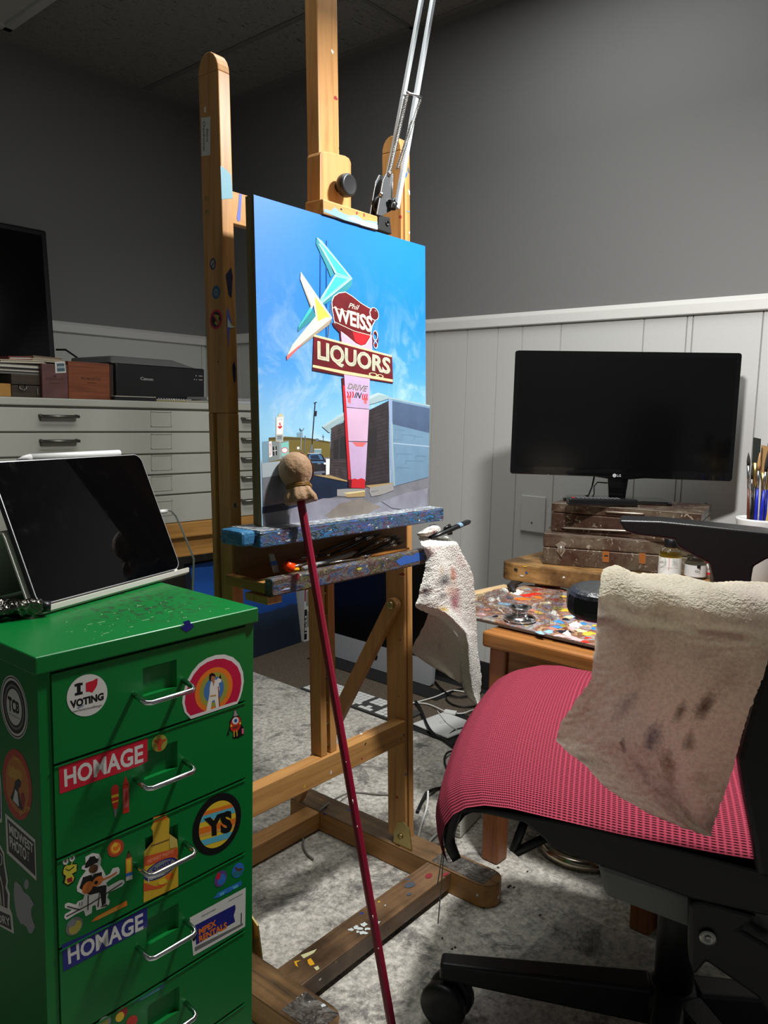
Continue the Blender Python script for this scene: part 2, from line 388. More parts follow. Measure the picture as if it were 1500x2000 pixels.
# clear chair mat
m = bpy.data.materials.new('clear_vinyl'); m.use_nodes = True; N = m.node_tree.nodes; L = m.node_tree.links; N.remove(N['Principled BSDF'])
tr = N.new('ShaderNodeBsdfTransparent'); tr.inputs[0].default_value = (.94, .94, .95, 1); gl = N.new('ShaderNodeBsdfGlossy'); gl.inputs['Roughness'].default_value = .25
mx = N.new('ShaderNodeMixShader'); fr_ = N.new('ShaderNodeFresnel'); fr_.inputs[0].default_value = 1.35; ge_ = N.new('ShaderNodeNewGeometry'); sb_ = N.new('ShaderNodeMath'); sb_.operation = 'SUBTRACT'; sb_.use_clamp = True; L.new(fr_.outputs[0], sb_.inputs[0]); L.new(ge_.outputs['Backfacing'], sb_.inputs[1]); L.new(sb_.outputs[0], mx.inputs[0]); L.new(tr.outputs[0], mx.inputs[1]); L.new(gl.outputs[0], mx.inputs[2]); L.new(mx.outputs[0], N['Material Output'].inputs[0])
m_clear = m
MATF = RUG+.0025
MB(m).box((.62, -.6, RUG+.0003), (1.288, .647, MATF)).build('chair_mat', bevel=.001, label='clear plastic chair mat lying on the rug below the office chair', cat='chair mat')
# ================================================================== FLAT FILE on its wooden stand
YF = 2.2
FX0, FX1 = .82, 2.02
m_file = mat('file_enamel_grey', (178, 178, 168), .45, var=.06, vs=3)
m_chrome = mat('chrome', (215, 216, 218), .14, 1.0)
m_pull = mat('file_pull_steel', (120, 118, 112), .32, 1.0)
zt_ = .951; zl = [Yp(200, q, YF).z for q in (797, 843.5, 889, 932, 975)]; zl.append(.56)
t = thing('flat_file_cabinet', 'grey metal flat file cabinet with wide shallow drawers behind the easel', 'flat file cabinet', ((FX0+FX1)/2, YF+.4, .56))
b = MB(m_file); b.box((FX0, YF+.012, .56), (FX1, YF+.80, zt_-.02)); b.build('body', t, bevel=.003)
MB(m_file).box((FX0-.004, YF-.006, zl[0]+.003), (FX1+.004, YF+.805, zt_)).build('top', t, bevel=.003)
hx = [(Yp(75, 822, YF).x, Yp(150, 822, YF).x)]; hw = hx[0][1]-hx[0][0]; hr = Yp(470, 826, YF).x; lh = Yp(335, 826, YF).x
for i in range(5):
    z1, z0 = zl[i]-.0035, zl[i+1]+.0015
    d = MB(m_file).box((FX0+.008, YF, z0), (FX1-.008, YF+.02, z1)).build('drawer', t, bevel=.002)
    zc = (z1+z0)/2+.006
    for hx0 in (hx[0][0], hr):
        b = MB(m_pull)
        b.prism([Vector((hx0, YF, zc+.008)), Vector((hx0+hw, YF, zc+.008)), Vector((hx0+hw-.006, YF, zc-.009)), Vector((hx0+.006, YF, zc-.009))], (0, -.004, 0))
        b.tube([(hx0+.004, YF, zc+.006), (hx0+.004, YF-.022, zc+.004), (hx0+hw-.004, YF-.022, zc+.004), (hx0+hw-.004, YF, zc+.006)], .0045, 8)
        b.build('handle', d)
    lw = .075
    b = MB(m_file)
    for a, c in (((lh-lw, zc+.022), (lh, zc+.024)), ((lh-lw, zc-.024), (lh, zc-.022)), ((lh-.0025, zc-.024), (lh, zc+.024)), ((lh-lw, zc-.024), (lh-lw+.002, zc+.024))): b.box((a[0], YF-.002, a[1]), (c[0], YF, c[1]))
    b.build('label_holder', d)
m_stand = wood('stand_pine', (176, 128, 66), (140, 96, 44), 'x', .5)
t = thing('wooden_stand', 'amber wooden stand carrying the flat file cabinet', 'stand', ((FX0+FX1)/2, YF+.4, 0))
b = MB(m_stand); b.box((FX0-.01, YF-.01, .51), (FX1+.01, YF+.80, .56)); b.build('top_board', t, bevel=.004)
b = MB(m_stand); b.box((FX0, YF+.02, .44), (FX1, YF+.045, .51)); b.build('apron', t, bevel=.003)
for x in (FX0+.05, FX1-.74):
    for y in (YF+.02, YF+.72): MB(m_stand).box((x, y, 0), (x+.06, y+.06, .51)).build('leg', t, bevel=.003)
# ------------------------------------------------------------------ things on the flat file
ZT = zt_
m_black = mat('black_satin', (14, 14, 15), .35)
m_blackmat = mat('black_matte', (20, 20, 21), .8)
m_paper = mat('paper_white', (205, 203, 195), .8)
def fx_(px, y): return Yp(px, 770, y).x
# leaning dark panel
t0 = Yp(112, 690, 2.80); t1 = Yp(90, 452, 2.93); xl = t0.x-.62
t = thing('flat_screen', 'large black flat panel screen leaning against the wall at the left edge of the photo', 'screen', (t0.x-.3, 2.82, ZT))
up = (t1-t0); up = Vector((0, up.y, up.z)); P = [Vector((xl, 2.80, ZT+.001)), Vector((t0.x, 2.80, ZT+.001)), Vector((t1.x, t1.y, t1.z)), Vector((xl-.02, t1.y, t1.z))]
MB(m_black).prism(P, (0, .03, .008)).build('case', t, bevel=.004)
ins = [P[0]*.97+P[2]*.03, P[1]*.97+P[3]*.03, P[2]*.97+P[0]*.03, P[3]*.97+P[1]*.03]
nn = (P[1]-P[0]).cross(P[3]-P[0]).normalized()
MB(mat('screen_glass', (4, 4, 5), .12)).prism([p+nn*.0003 for p in ins], nn*.0009).build('screen', t)
MB(m_blackmat).tube([Yp(110, 683, 2.84), Yp(128, 683, 2.80), Yp(150, 698, 2.76), Yp(165, 709, 2.72), Yp(190, 711, 2.68), Yp(206, 716, 2.62)], .0035, 8).build('power_cord', t)
# yellow box, dark case, cigar boxes
def fbox(name, x0px, x1px, ytop, y, dep, m, label, cat, lid=None, bev=.002, z0=None):
    x0, x1 = fx_(x0px, y), fx_(x1px, y); zb = ZT+.0005 if z0 is None else z0; z1 = Yp((x0px+x1px)/2, ytop, y).z
    t = thing(name, label, cat, ((x0+x1)/2, y+dep/2, zb)); return t, x0, x1, zb, z1
t, x0, x1, z0, z1 = fbox('cardboard_box', -40, 22, 748, 2.24, .14, None, 'small amber yellow cardboard box left of the dark latched case', 'box')
MB(mat('amber_card', (176, 128, 58), .7, var=.2, vs=30)).box((x0, 2.24, z0), (x1, 2.38, z1)).build('carton', t, bevel=.002)
zbx = z1
t, x0, x1, z0, z1 = fbox('wooden_case', 22.5, 82, 732, 2.25, .16, None, 'dark brown wooden case with small metal clasp left of the cigar boxes', 'case')
m_dk = wood('dark_walnut', (58, 44, 32), (36, 27, 20), 'x', .5)
zm = z0+(z1-z0)*.52
MB(m_dk).box((x0, 2.25, z0), (x1, 2.41, zm)).build('base', t, bevel=.002); MB(m_dk).box((x0, 2.25, zm+.0012), (x1, 2.41, z1)).build('lid', t, bevel=.002)
xm = x0+(x1-x0)*.35; MB(m_pull).tube([(xm-.008, 2.2485, zm+.004), (xm-.01, 2.244, zm-.008), (xm, 2.243, zm-.014), (xm+.01, 2.244, zm-.008), (xm+.008, 2.2485, zm+.004)], .0014, 6).build('clasp', t)
MB(m_pull).box((x1-.016, 2.2475, z0+.008), (x1-.011, 2.2495, zm-.006)).build('corner_plate', t)
zcase = z1
t, x0, x1, z0, z1 = fbox('cigar_box', 83, 133.5, 711, 2.235, .15, None, 'dull purple cigar box with a small framed revenue seal on its corner', 'cigar box')
MB(mat('purple_cedar', (104, 66, 64), .5, var=.25, vs=25)).box((x0, 2.235, z0), (x1, 2.39, z1)).build('box_body', t, bevel=.0015)
d = Decal((x0, 2.235, z0), (0, -1, 0)); d.text(mat('burnt_mark', (70, 40, 38), .8), 'HABANOS', (90, 737), (124, 738), (124, 743), (90, 742)); d.line(d.mb.mats[0], [(96, 748), (118, 749)], 1.2); d.poly(d.mb.mats[0], [(104, 737), (104, 733), (110, 733), (110, 737)])
d.build('engraved_mark', t)
d = Decal((x0, 2.234, z0), (0, -1, 0)); d.poly(m_paper, [(107, 706), (127, 706), (129, 728), (108, 729)]); d.poly(mat('seal_blue', (70, 92, 104), .6), [(110.5, 710), (125.5, 709.5), (127, 725), (111.5, 726)]); d.poly(mat('seal_pale', (150, 160, 160), .6), [(111, 715), (126, 714.5), (126.2, 719), (111.3, 719.5)])
d.build('revenue_seal', t, label='small square paper seal with a blue centre')
zc1 = z1
t, x0, x1, z0, z1 = fbox('cigar_box', 134.2, 222, 708, 2.235, .15, None, 'reddish brown wooden cigar box with an engraved name beside the printer', 'cigar box')
MB(wood('cedar_red', (128, 68, 38), (96, 48, 26), 'x', .5)).box((x0, 2.235, z0), (x1-.012, 2.39, z1)).build('box_body', t, bevel=.0015)
MB(mat('dark_edge', (48, 28, 22), .6)).box((x1-.0118, 2.236, z0), (x1, 2.388, z1-.002)).build('end_board', t)
d = Decal((x0, 2.235, z0), (0, -1, 0)); mk = mat('burnt_mark_dark', (66, 32, 20), .8); d.text(mk, 'ROBUSTO', (159, 736), (197, 739), (197, 744), (159, 741), .01); d.line(mk, [(170, 747), (188, 748.5)], 1.2)
d.build('engraved_mark', t)
# books stacked on the case
def book(name, x0px, x1px, yt, yb, y, dep, mc, mp, label, tilt=0.0, z=None):
    x0, x1 = fx_(x0px, y), fx_(x1px, y); za = Yp(60, yb, y).z if z is None else z; zb = za + (Yp(60, yt, y).z-Yp(60, yb, y).z)
    t = thing(name, label, 'book', ((x0+x1)/2, y+dep/2, za), group='books stacked on the flat file')
    q = .0022; f = lambda X, Y, Z: Vector((X, Y, Z+(X-x0)*tilt))
    MB(mp).box((x0+.003, y+.003, za+q), (x1-.004, y+dep-.003, zb-q), f).build('pages', t)
    b = MB(mc); b.box((x0, y, za), (x1, y+dep, za+q), f); b.box((x0, y, zb-q), (x1, y+dep, zb), f); b.box((x0-.0015, y, za), (x0, y+dep, zb), f)
    b.build('cover', t); return zb, x0, x1
m_pg = mat('book_pages', (206, 200, 186), .85, var=.15, vs=200)
m_ivory = mat('cover_ivory', (196, 184, 160), .6); m_bk = mat('cover_black', (22, 22, 23), .5); m_redc = mat('cover_red', (120, 44, 34), .5); m_tanc = mat('cover_tan', (138, 112, 88), .6); m_grey = mat('cover_grey', (120, 118, 112), .6)
z = zcase+.0008
z, _, _ = book('book', -30, 81, 729.5, 733, 2.252, .17, m_grey, m_pg, 'thin grey booklet lowest in the book stack on the dark wooden case', z=z)
z, bx0, bx1 = book('book', -20, 82, 722, 729, 2.25, .18, m_bk, m_pg, 'black book with white pages, second lowest of the stack left of the cigar boxes', z=z+.0006)
d = Decal((0, 2.2495, 0), (0, -1, 0)); d.text(mat('ink_pale', (150, 150, 148), .7), 'BOOKS', (0, 722.5), (12, 722.8), (12, 726), (0, 725.6))
z, _, _ = book('book', -8, 83, 712, 721, 2.252, .18, m_bk, m_pg, 'thick black covered book with white page block in the middle of the stack', z=z+.0006)
z, _, _ = book('book', 2, 92, 705, 711, 2.256, .2, m_ivory, m_pg, 'ivory covered book lying under the red paperback', .03, z=z+.0006)
z2, _, _ = book('book', 20, 66, 697, 704, 2.275, .15, m_redc, m_pg, 'small red paperback on top of the ivory book', .05, z=z+.0012)
z, _, _ = book('book', 63, 126, 698.5, 703.5, 2.30, .16, m_ivory, m_pg, 'cream book bridging the book stack and the purple cigar box', -.02, z=max(zc1+.0035, z+.004))
z, _, _ = book('book', 68, 124, 692.5, 698, 2.31, .14, m_tanc, m_pg, 'topmost book with a tan and black cover by the leaning screen', -.03, z=z+.0006)
# printer
yp = 2.34; x0, x1 = fx_(226, yp), fx_(400, yp); z1 = Yp(400, 723, yp).z+.004
t = thing('printer', 'wide black inkjet printer beside the red brown cigar box', 'printer', ((x0+x1)/2, yp+.2, ZT))
MB(mat('printer_black', (17, 18, 20), .38)).box((x0, yp, ZT+.006), (x1, yp+.34, z1)).build('body', t, bevel=.006, seg=3)
b = MB(mat('printer_top_grey', (104, 104, 103), .5))
b.prism([(x0+.002, yp+.03, z1+.0005), (x1-.01, yp+.03, z1+.0005), (x1-.09, yp+.06, z1+.026), (x0+.02, yp+.06, z1+.026)], (0, .27, 0)); b.build('lid', t, bevel=.006, seg=3)
for xx in (x0+.02, x1-.04):
    MB(m_blackmat).box((xx, yp+.02, ZT+.0005), (xx+.02, yp+.3, ZT+.006)).build('foot', t)
d = Decal((x0, yp, 0), (0, -1, 0)); d.text(mat('logo_silver', (160, 160, 158), .4), 'Canon', (274, 736), (299, 738), (299, 744), (274, 742), .025); d.build('logo', t, label='silver maker name on the printer front')
d = Decal((x0, yp, 0), (0, -1, 0)); mi = mat('panel_marks', (150, 152, 150), .4)
d.poly(mi, [(388, 733.5), (395.5, 734), (395.5, 735.6), (388, 735.2)]); d.poly(mi, [(388, 741), (395.5, 741.3), (395.5, 742.9), (388, 742.6)]); d.ell(mi, (383, 734), (1.2, 0), (0, 1.2)); d.ell(mi, (379.5, 741), (1, 0), (0, 1)); d.ell(mi, (383.5, 741.5), (1, 0), (0, 1)); d.build('control_marks', t)
# flat papers in front of the printer
def slab(name, q, z0, z1, m, label, cat, group=None, bevel=.0008):
    P = [Zp(x, y, z0) for x, y in q]; b = MB(m).prism(P, (0, 0, z1-z0)); return b.build(name, None, bevel=bevel, label=label, cat=cat, group=group)
def flatrect(name, x0px, x1px, y, dep, z0, h, m, label, cat, rot=0):
    x0, x1 = fx_(x0px, y), fx_(x1px, y); fr = Frame(((x0+x1)/2, y, z0), rot); w = (x1-x0)/2
    return MB(m).box((-w, 0, 0), (w, dep, h), fr).build(name, None, bevel=.0008, label=label, cat=cat), fr, w
t = thing('sketchbook', 'slim black sketchbook lying in front of the printer', 'sketchbook', (fx_(262, 2.23), 2.28, ZT))
x0, x1 = fx_(224, 2.215), fx_(304, 2.215)
MB(m_bk).box((x0, 2.215, ZT+.0005), (x1, 2.325, ZT+.011)).build('cover', t, bevel=.001); MB(m_pg).box((x0+.001, 2.214, ZT+.0115), (x1, 2.326, ZT+.0135)).build('loose_sheet', t)
t = thing('spiral_notebook', 'spiral bound notebook with yellow cover in front of the printer', 'notebook', (fx_(335, 2.215), 2.26, ZT))
x0, x1 = fx_(306, 2.212), fx_(365, 2.212)
MB(mat('cover_mustard', (150, 140, 92), .7)).box((x0, 2.212, ZT+.0005), (x1, 2.31, ZT+.005)).build('cover', t); MB(m_pg).box((x0+.002, 2.214, ZT+.0052), (x1-.002, 2.31, ZT+.008)).build('pages', t)
b = MB(m_chrome)
for i in range(12): b.lathe([(.0042, -.0012), (.0050, 0), (.0042, .0012)], (x0+.006+(x1-x0-.012)*i/11, 2.2125, ZT+.0075), (1, 0, 0), 10, cap=True)
b.build('wire_spiral', t)
flatrect('magazine', 350, 412, 2.222, .085, ZT+.0005, .006, mat('magazine_pale', (150, 146, 130), .5), 'pale folded magazine at the right of the spiral notebook', 'magazine', 2)
b_, _, _ = flatrect('magazine', 326, 398, 2.318, .016, ZT+.0005, .012, mat('magazine_grey', (140, 140, 136), .5), 'grey magazine standing edge on against the printer foot', 'magazine')
flatrect('paper_stack', 410, 500, 2.215, .25, ZT+.0005, .010, mat('paper_cool', (178, 180, 182), .7), 'stack of white papers behind the easel post', 'papers', -1)
flatrect('paper_pad', 402, 500, 2.24, .2, ZT+.0112, .009, mat('paper_grey', (150, 150, 150), .7), 'grey paper pad lying on the white papers behind the easel post', 'pad', 3)
# ================================================================== GREEN DRAWER CABINET
CAB = Frame((.3294, .7357, 0), 1.92)
m_green = mat('green_enamel', (0, 112, 46), .40, spec=.4)
CW = .2800; LZ0, LZ1 = .6715, .690
t_cab = thing('drawer_cabinet', 'narrow green metal drawer cabinet covered in stickers, front left', 'drawer cabinet', CAB(CW/2, .21, 0), 1.92)
# lid with dried scuffs
m_lid = mat('green_lid_enamel', (0, 112, 46), .36); N, L, b_ = nodes(m_lid); tc = N.new('ShaderNodeTexCoord')
nA = noise(N, L, tc.outputs['Object'], 16, 6, .7, .4); rA = ramp(N, [(.60, (0, 0, 0)), (.68, (255, 255, 255))]); L.new(nA.outputs[0], rA.inputs[0])
nB = noise(N, L, tc.outputs['Object'], 130, 3, .6); rB = ramp(N, [(.52, (0, 0, 0)), (.60, (255, 255, 255))]); L.new(nB.outputs[0], rB.inputs[0])
gA = N.new('ShaderNodeVectorMath'); gA.operation = 'DISTANCE'; gA.inputs[1].default_value = (.05, -.09, .69); L.new(tc.outputs['Object'], gA.inputs[0])
rG = ramp(N, [(.05, (255, 255, 255)), (.12, (0, 0, 0))]); L.new(gA.outputs[1], rG.inputs[0])
mu = N.new('ShaderNodeMath'); mu.operation = 'MULTIPLY'; L.new(rB.outputs[0], mu.inputs[0]); L.new(rG.outputs[0], mu.inputs[1])
cc = mix(N, L, mu.outputs[0], (0, 112, 46), (40, 66, 42)); L.new(cc, b_.inputs['Base Color'])
b = MB(m_lid)
b.box((-.001, -.001, LZ0), (CW+.001, .43, LZ1), CAB); b.build('top', t_cab, bevel=.0018, seg=3)
d = Decal(CAB(0, -.001, 0), -CAB.y, zoom=(0, 1150, 2.352)); mb_ = mat('dried_blue_paint', (22, 34, 120), .4); d.poly(mb_, [(838, 152), (868, 143), (876, 160), (892, 172), (876, 186), (858, 198), (842, 190), (828, 176), (850, 170)]); d.poly(mb_, [(862, 165), (886, 158), (880, 176)]); d.build('blue_paint_smear', t_cab)
b = MB(mat('dried_specks', (150, 190, 140), .5))
for i in range(46):
    u, w = random.uniform(.06, .25), random.uniform(.015, .11); s_ = random.uniform(.0006, .0016)
    if i < 12: b.box((u, w, LZ1), (u+s_*random.uniform(3, 9), w+.0007, LZ1+.0004), CAB)
    else: b.box((u, w, LZ1), (u+s_, w+s_, LZ1+.0005), CAB)
b.build('paint_specks', t_cab)['kind'] = 'stuff'
# carcass: sides, corner posts, rails
zb = .055
b = MB(m_green)
b.box((.003, .004, zb), (.0165, .018, LZ0), CAB); b.box((.0036, .018, zb), (.0046, .425, LZ0), CAB)
b.box((CW-.0160, .004, zb), (CW-.003, .018, LZ0), CAB); b.box((CW-.0046, .018, zb), (CW-.0036, .425, LZ0), CAB)
b.box((.004, .42, zb), (CW-.004, .425, LZ0), CAB); b.box((.004, .004, zb-.004), (CW-.004, .425, zb), CAB)
b.build('carcass', t_cab, bevel=.0012)
tops = [.6700, .5745, .4742, .3762, .2700, .1680, .0600]
m_in = mat('cabinet_inside', (0, 44, 20), .7)
MB(m_in).box((.0166, .02, zb), (CW-.0166, .03, LZ0), CAB).build('inner_panel', t_cab)
DY = .0025
def face_u(px, py):
    p = on_plane(px, py, CAB(0, DY, 0), CAB.y)-CAB.o; return p.dot(CAB.x), p.z
hL, hR = face_u(260.5, 1356), face_u(357, 1328)
dz_h = (hL[1]+hR[1])/2-tops[0]; uL, uR = hL[0], hR[0]
drawers = []
for i in range(6):
    z1, z0 = tops[i]-.0015, tops[i+1]+.0012; u0, u1 = .0172, CW-.0168
    zh = tops[i]+dz_h; pu0, pu1, pz0, pz1 = uL+.012, uR-.008, zh-.006, zh+.026
    b = MB(m_green)
    # front with a pressed finger recess behind the handle
    US = [u0, pu0, pu1, u1]; ZS = [z0, pz0, pz1, z1]
    for a in range(3):
        for c in range(3):
            if a == 1 and c == 1: continue
            b.poly([CAB(US[a], DY, ZS[c]), CAB(US[a+1], DY, ZS[c]), CAB(US[a+1], DY, ZS[c+1]), CAB(US[a], DY, ZS[c+1])])
    o_ = [CAB(pu0, DY, pz0), CAB(pu1, DY, pz0), CAB(pu1, DY, pz1), CAB(pu0, DY, pz1)]
    q_ = [CAB(pu0+.003, DY+.0055, pz0+.0002), CAB(pu1-.003, DY+.0055, pz0+.0002), CAB(pu1-.003, DY+.0055, pz1-.003), CAB(pu0+.003, DY+.0055, pz1-.003)]
    for k in range(4): b.poly([o_[k], o_[(k+1) % 4], q_[(k+1) % 4], q_[k]])
    b.poly(q_)
    for A_, B_ in (((u0, z0), (u1, z0)), ((u1, z0), (u1, z1)), ((u1, z1), (u0, z1)), ((u0, z1), (u0, z0))):
        b.poly([CAB(A_[0], DY, A_[1]), CAB(A_[0], DY+.016, A_[1]), CAB(B_[0], DY+.016, B_[1]), CAB(B_[0], DY, B_[1])])
    b.box((u0, DY-.0009, z1-.0014), (u1, DY+.001, z1), CAB)
    dr = b.build('drawer', t_cab); drawers.append(dr)
    p_ = .024; path = [CAB(uL, DY, zh)]
    path += [CAB(uL, DY-p_+.006, zh-.0035), CAB(uL+.0018, DY-p_+.0018, zh-.0045), CAB(uL+.006, DY-p_, zh-.005), CAB(uR-.006, DY-p_, zh-.005), CAB(uR-.0018, DY-p_+.0018, zh-.0045), CAB(uR, DY-p_+.006, zh-.0035), CAB(uR, DY, zh)]
    MB(m_chrome).tube(path, .0029, 10).build('handle', dr)
for u in (.03, CW-.03):
    for w in (.04, .39):
        b = MB(m_blackmat); b.lathe([(.018, -.009), (.022, -.005), (.022, .005), (.018, .009)], CAB(u, w, RUG+.0225), CAB.x, 18); b.build('caster', t_cab); b = MB(m_pull); b.tube([CAB(u, w, RUG+.024), CAB(u, w, zb-.004)], .006, 8); b.build('caster_stem', t_cab)
# ------------------------------------------------------------------ stickers
w_ = mat('sticker_white', (214, 212, 206), .4); k_ = mat('sticker_black', (16, 16, 17), .4); rd = mat('sticker_red', (196, 28, 50), .4); bl_ = mat('sticker_navy', (30, 34, 120), .4)
og = mat('sticker_orange', (226, 118, 34), .4); yl = mat('sticker_yellow', (226, 190, 50), .4); gy_ = mat('sticker_grey', (110, 110, 108), .4); pk = mat('sticker_pink', (226, 100, 140), .4); cy = mat('sticker_cyan', (88, 178, 200), .4); bu = mat('sticker_blue', (44, 110, 190), .4)
olv = mat('sticker_olive', (150, 150, 60), .4); brn = mat('sticker_brown', (92, 58, 34), .4); gd = mat('sticker_gold', (200, 150, 50), .4); rdk = mat('sticker_darkred', (150, 24, 40), .4)
P0f, nf = CAB(0, DY, 0), -CAB.y
ZB_, ZC_ = (100, 1260, 3.75), (100, 1540, 3.75)
D = lambda z: Decal(P0f, nf, zoom=z, base=.0002, step=.00002)
# drawer one
d = D(ZB_); c = (262, 367)
d.ell(w_, c, (149, -24), (2, 153)); d.poly(k_, [(186, 280), (214, 274), (216, 362), (188, 368)]); d.poly(k_, [(170, 286), (230, 272), (230, 292), (170, 306)]); d.poly(k_, [(172, 352), (230, 338), (230, 358), (172, 372)]); d.poly(rd, [(252, 277), (282, 266), (300, 262), (330, 244), (340, 246), (336, 290), (322, 318), (300, 348), (276, 340), (254, 342)])
d.text(k_, 'VOTING', (136, 408), (384, 345), (384, 400), (142, 466), .05); d.text(k_, 'www.OhioSecretaryofState.gov', (155, 478), (372, 428), (370, 452), (160, 500))
d.poly(mat('sticker_smudge', (120, 140, 160), .5), [(186, 458), (244, 430), (232, 448), (196, 464)]); d.build('sticker', drawers[0], 'round white sticker reading I (red state) VOTING')
d = D(ZB_)
arch = lambda s, cx=1196, cy_=300: [(cx+(1020-1196)*s+8*s, cy_+(538-300)*s), (cx-(196)*s, cy_+(470-300)*s-20*s)]
def rainbow(s):
    P = [(1022, 540), (976, 492), (958, 420), (966, 345), (990, 270), (1030, 195), (1080, 135), (1140, 95), (1205, 72), (1270, 68), (1330, 88), (1378, 132), (1404, 195), (1410, 262), (1400, 330), (1384, 385), (1362, 428)]
    C_ = (1192, 452-(1-s)*60); return [(C_[0]+(x-C_[0])*s, C_[1]+(y-C_[1])*s) for x, y in P]
d.poly(w_, rainbow(1)); d.poly(mat('sticker_crimson', (188, 24, 62), .4), rainbow(.92))
for m_, a_ in ((og, (138, 160)), (olv, (106, 126)), (mat('sticker_steelblue', (64, 118, 172), .4), (74, 92))): d.ell(m_, (1190, 325), (a_[0], -.27*a_[0]), (0, a_[1]))
d.poly(mat('sticker_crimson', (188, 24, 62), .4), [(1010, 530), (1100, 485), (1140, 500), (1230, 462), (1345, 425), (1330, 436), (1020, 530)])
d.poly(w_, [(1004, 522), (1350, 412), (1366, 428), (1022, 541)])
sk = mat('sticker_skin', (170, 110, 80), .5); cr = mat('sticker_cream', (226, 220, 210), .5)
d.poly(cr, [(1168, 270), (1198, 252), (1222, 262), (1232, 320), (1222, 372), (1228, 450), (1206, 462), (1196, 400), (1176, 410), (1166, 478), (1132, 486), (1146, 420), (1158, 360), (1160, 310)]); d.poly(cr, [(1200, 262), (1222, 240), (1246, 248), (1244, 268), (1218, 284)]); d.poly(k_, [(1226, 240), (1238, 212), (1246, 250)])
d.ell(sk, (1184, 240), (17, -4), (0, 27)); d.poly(k_, [(1156, 240), (1158, 212), (1180, 202), (1200, 214), (1202, 236), (1190, 226), (1172, 226), (1168, 256), (1158, 262)]); d.poly(sk, [(1180, 264), (1196, 262), (1188, 300)]); d.line(rdk, [(1222, 300), (1232, 450)], 5); d.line(gd, [(1162, 372), (1206, 366)], 8)
d.build('sticker', drawers[0], 'arch shaped rainbow sticker with a figure in a white jumpsuit')
# drawer two
d = D(ZB_); d.poly(rd, [(55, 893), (705, 680), (706, 850), (640, 885), (62, 1092)]); d.text(w_, 'HOMAGE', (92, 910), (672, 722), (674, 856), (98, 1042), .028); d.build('sticker', drawers[1], 'red rectangular sticker reading HOMAGE')
d = D(ZB_); d.ell(olv, (793, 717), (56, -10), (-2, 62)); rt = mat('sticker_rust', (176, 66, 36), .4); d.poly(rt, [(752, 690), (778, 700), (790, 682), (806, 682), (812, 694), (842, 684), (842, 696), (818, 712), (806, 740), (808, 770), (780, 776), (776, 740), (772, 714), (750, 708)]); d.build('sticker', drawers[1], 'small round olive sticker with a red figure')
d = D(ZB_); d.poly(k_, [(1340, 474), (1352, 470), (1368, 514), (1390, 540), (1392, 580), (1410, 606), (1410, 655), (1370, 680), (1328, 684), (1334, 640), (1304, 620), (1300, 660), (1286, 664), (1290, 640), (1306, 600), (1306, 556), (1330, 520)])
d.poly(mat('sticker_pale_grey', (150, 150, 148), .4), [(1343, 476), (1350, 476), (1366, 514), (1334, 522)]); d.ell(mat('sticker_scarlet', (192, 46, 34), .4), (1350, 580), (40, -10), (-2, 56)); d.ell(w_, (1349, 553), (24, -3), (0, 27)); d.ell(bu, (1350, 553), (12, -2), (0, 14)); d.ell(k_, (1351, 553), (5, 0), (0, 6)); d.ell(yl, (1318, 590), (7, 0), (0, 9)); d.ell(yl, (1382, 572), (7, 0), (0, 9)); d.poly(brn, [(1322, 606), (1348, 592), (1374, 588), (1362, 602), (1340, 608)]); d.line(yl, [(1338, 626), (1339, 672)], 6); d.line(yl, [(1358, 620), (1360, 666)], 6); d.poly(pk, [(1394, 612), (1408, 608), (1408, 648), (1394, 650)]); d.build('sticker', drawers[1], 'small red one eyed creature sticker')
d = D((0, 1150, 2.352)); scl = mat('sticker_scarlet', (192, 46, 34), .4); d.poly(scl, [(510, 920), (520, 902), (534, 898), (544, 908), (545, 975), (538, 1010), (522, 1012), (512, 975)]); d.poly(yl, [(511, 950), (545, 940), (545, 952), (512, 962)]); d.poly(yl, [(514, 978), (543, 969), (542, 976), (516, 985)]); d.poly(gy_, [(522, 1012), (538, 1010), (532, 1048), (526, 1048)]); d.build('sticker', drawers[1], 'red fountain pen sticker')
d = D((0, 1150, 2.352)); d.poly(scl, [(563, 902), (570, 880), (576, 860), (584, 878), (592, 895), (593, 1026), (564, 1034)]); d.poly(mat('sticker_rose', (196, 96, 90), .4), [(566, 920), (590, 912), (590, 1000), (566, 1008)]); d.ell(scl, (579, 952), (6, 0), (0, 28)); d.line(k_, [(565, 902), (592, 895)], 2); d.build('sticker', drawers[1], 'red crayon sticker')
# drawer three
ZA_ = (0, 1150, 2.352)
d = D(ZC_); d.ell(k_, (1212, 260), (178, -52), (-14, 222)); Cx, Cy = 1216, 262; ea, eb = (135, -40), (-10, 170)
d.ell(yl, (Cx, Cy), ea, eb)
def band(m_, v0, v1):
    P = []
    for v, rev in ((v0, 0), (v1, 1)):
        h = math.sqrt(max(0, 1-v*v)); seg = [(-h, v), (h, v)] if not rev else [(h, v), (-h, v)]
        P += [(Cx+ea[0]*a+eb[0]*b_, Cy+ea[1]*a+eb[1]*b_) for a, b_ in seg]
    d.poly(m_, P)
band(og, -.72, -.55); band(cy, -.55, -.28); band(og, -.05, .22); band(mat('sticker_tan', (220, 160, 80), .4), .22, .34); band(cy, .5, .76)
d.text(k_, 'YS', (1116, 222), (1322, 152), (1326, 318), (1122, 362), .06, .0); d.build('sticker', drawers[2], 'round black sticker reading YS over coloured stripes')
d = D(ZC_); ylm = mat('sticker_mustard', (206, 168, 44), .4)
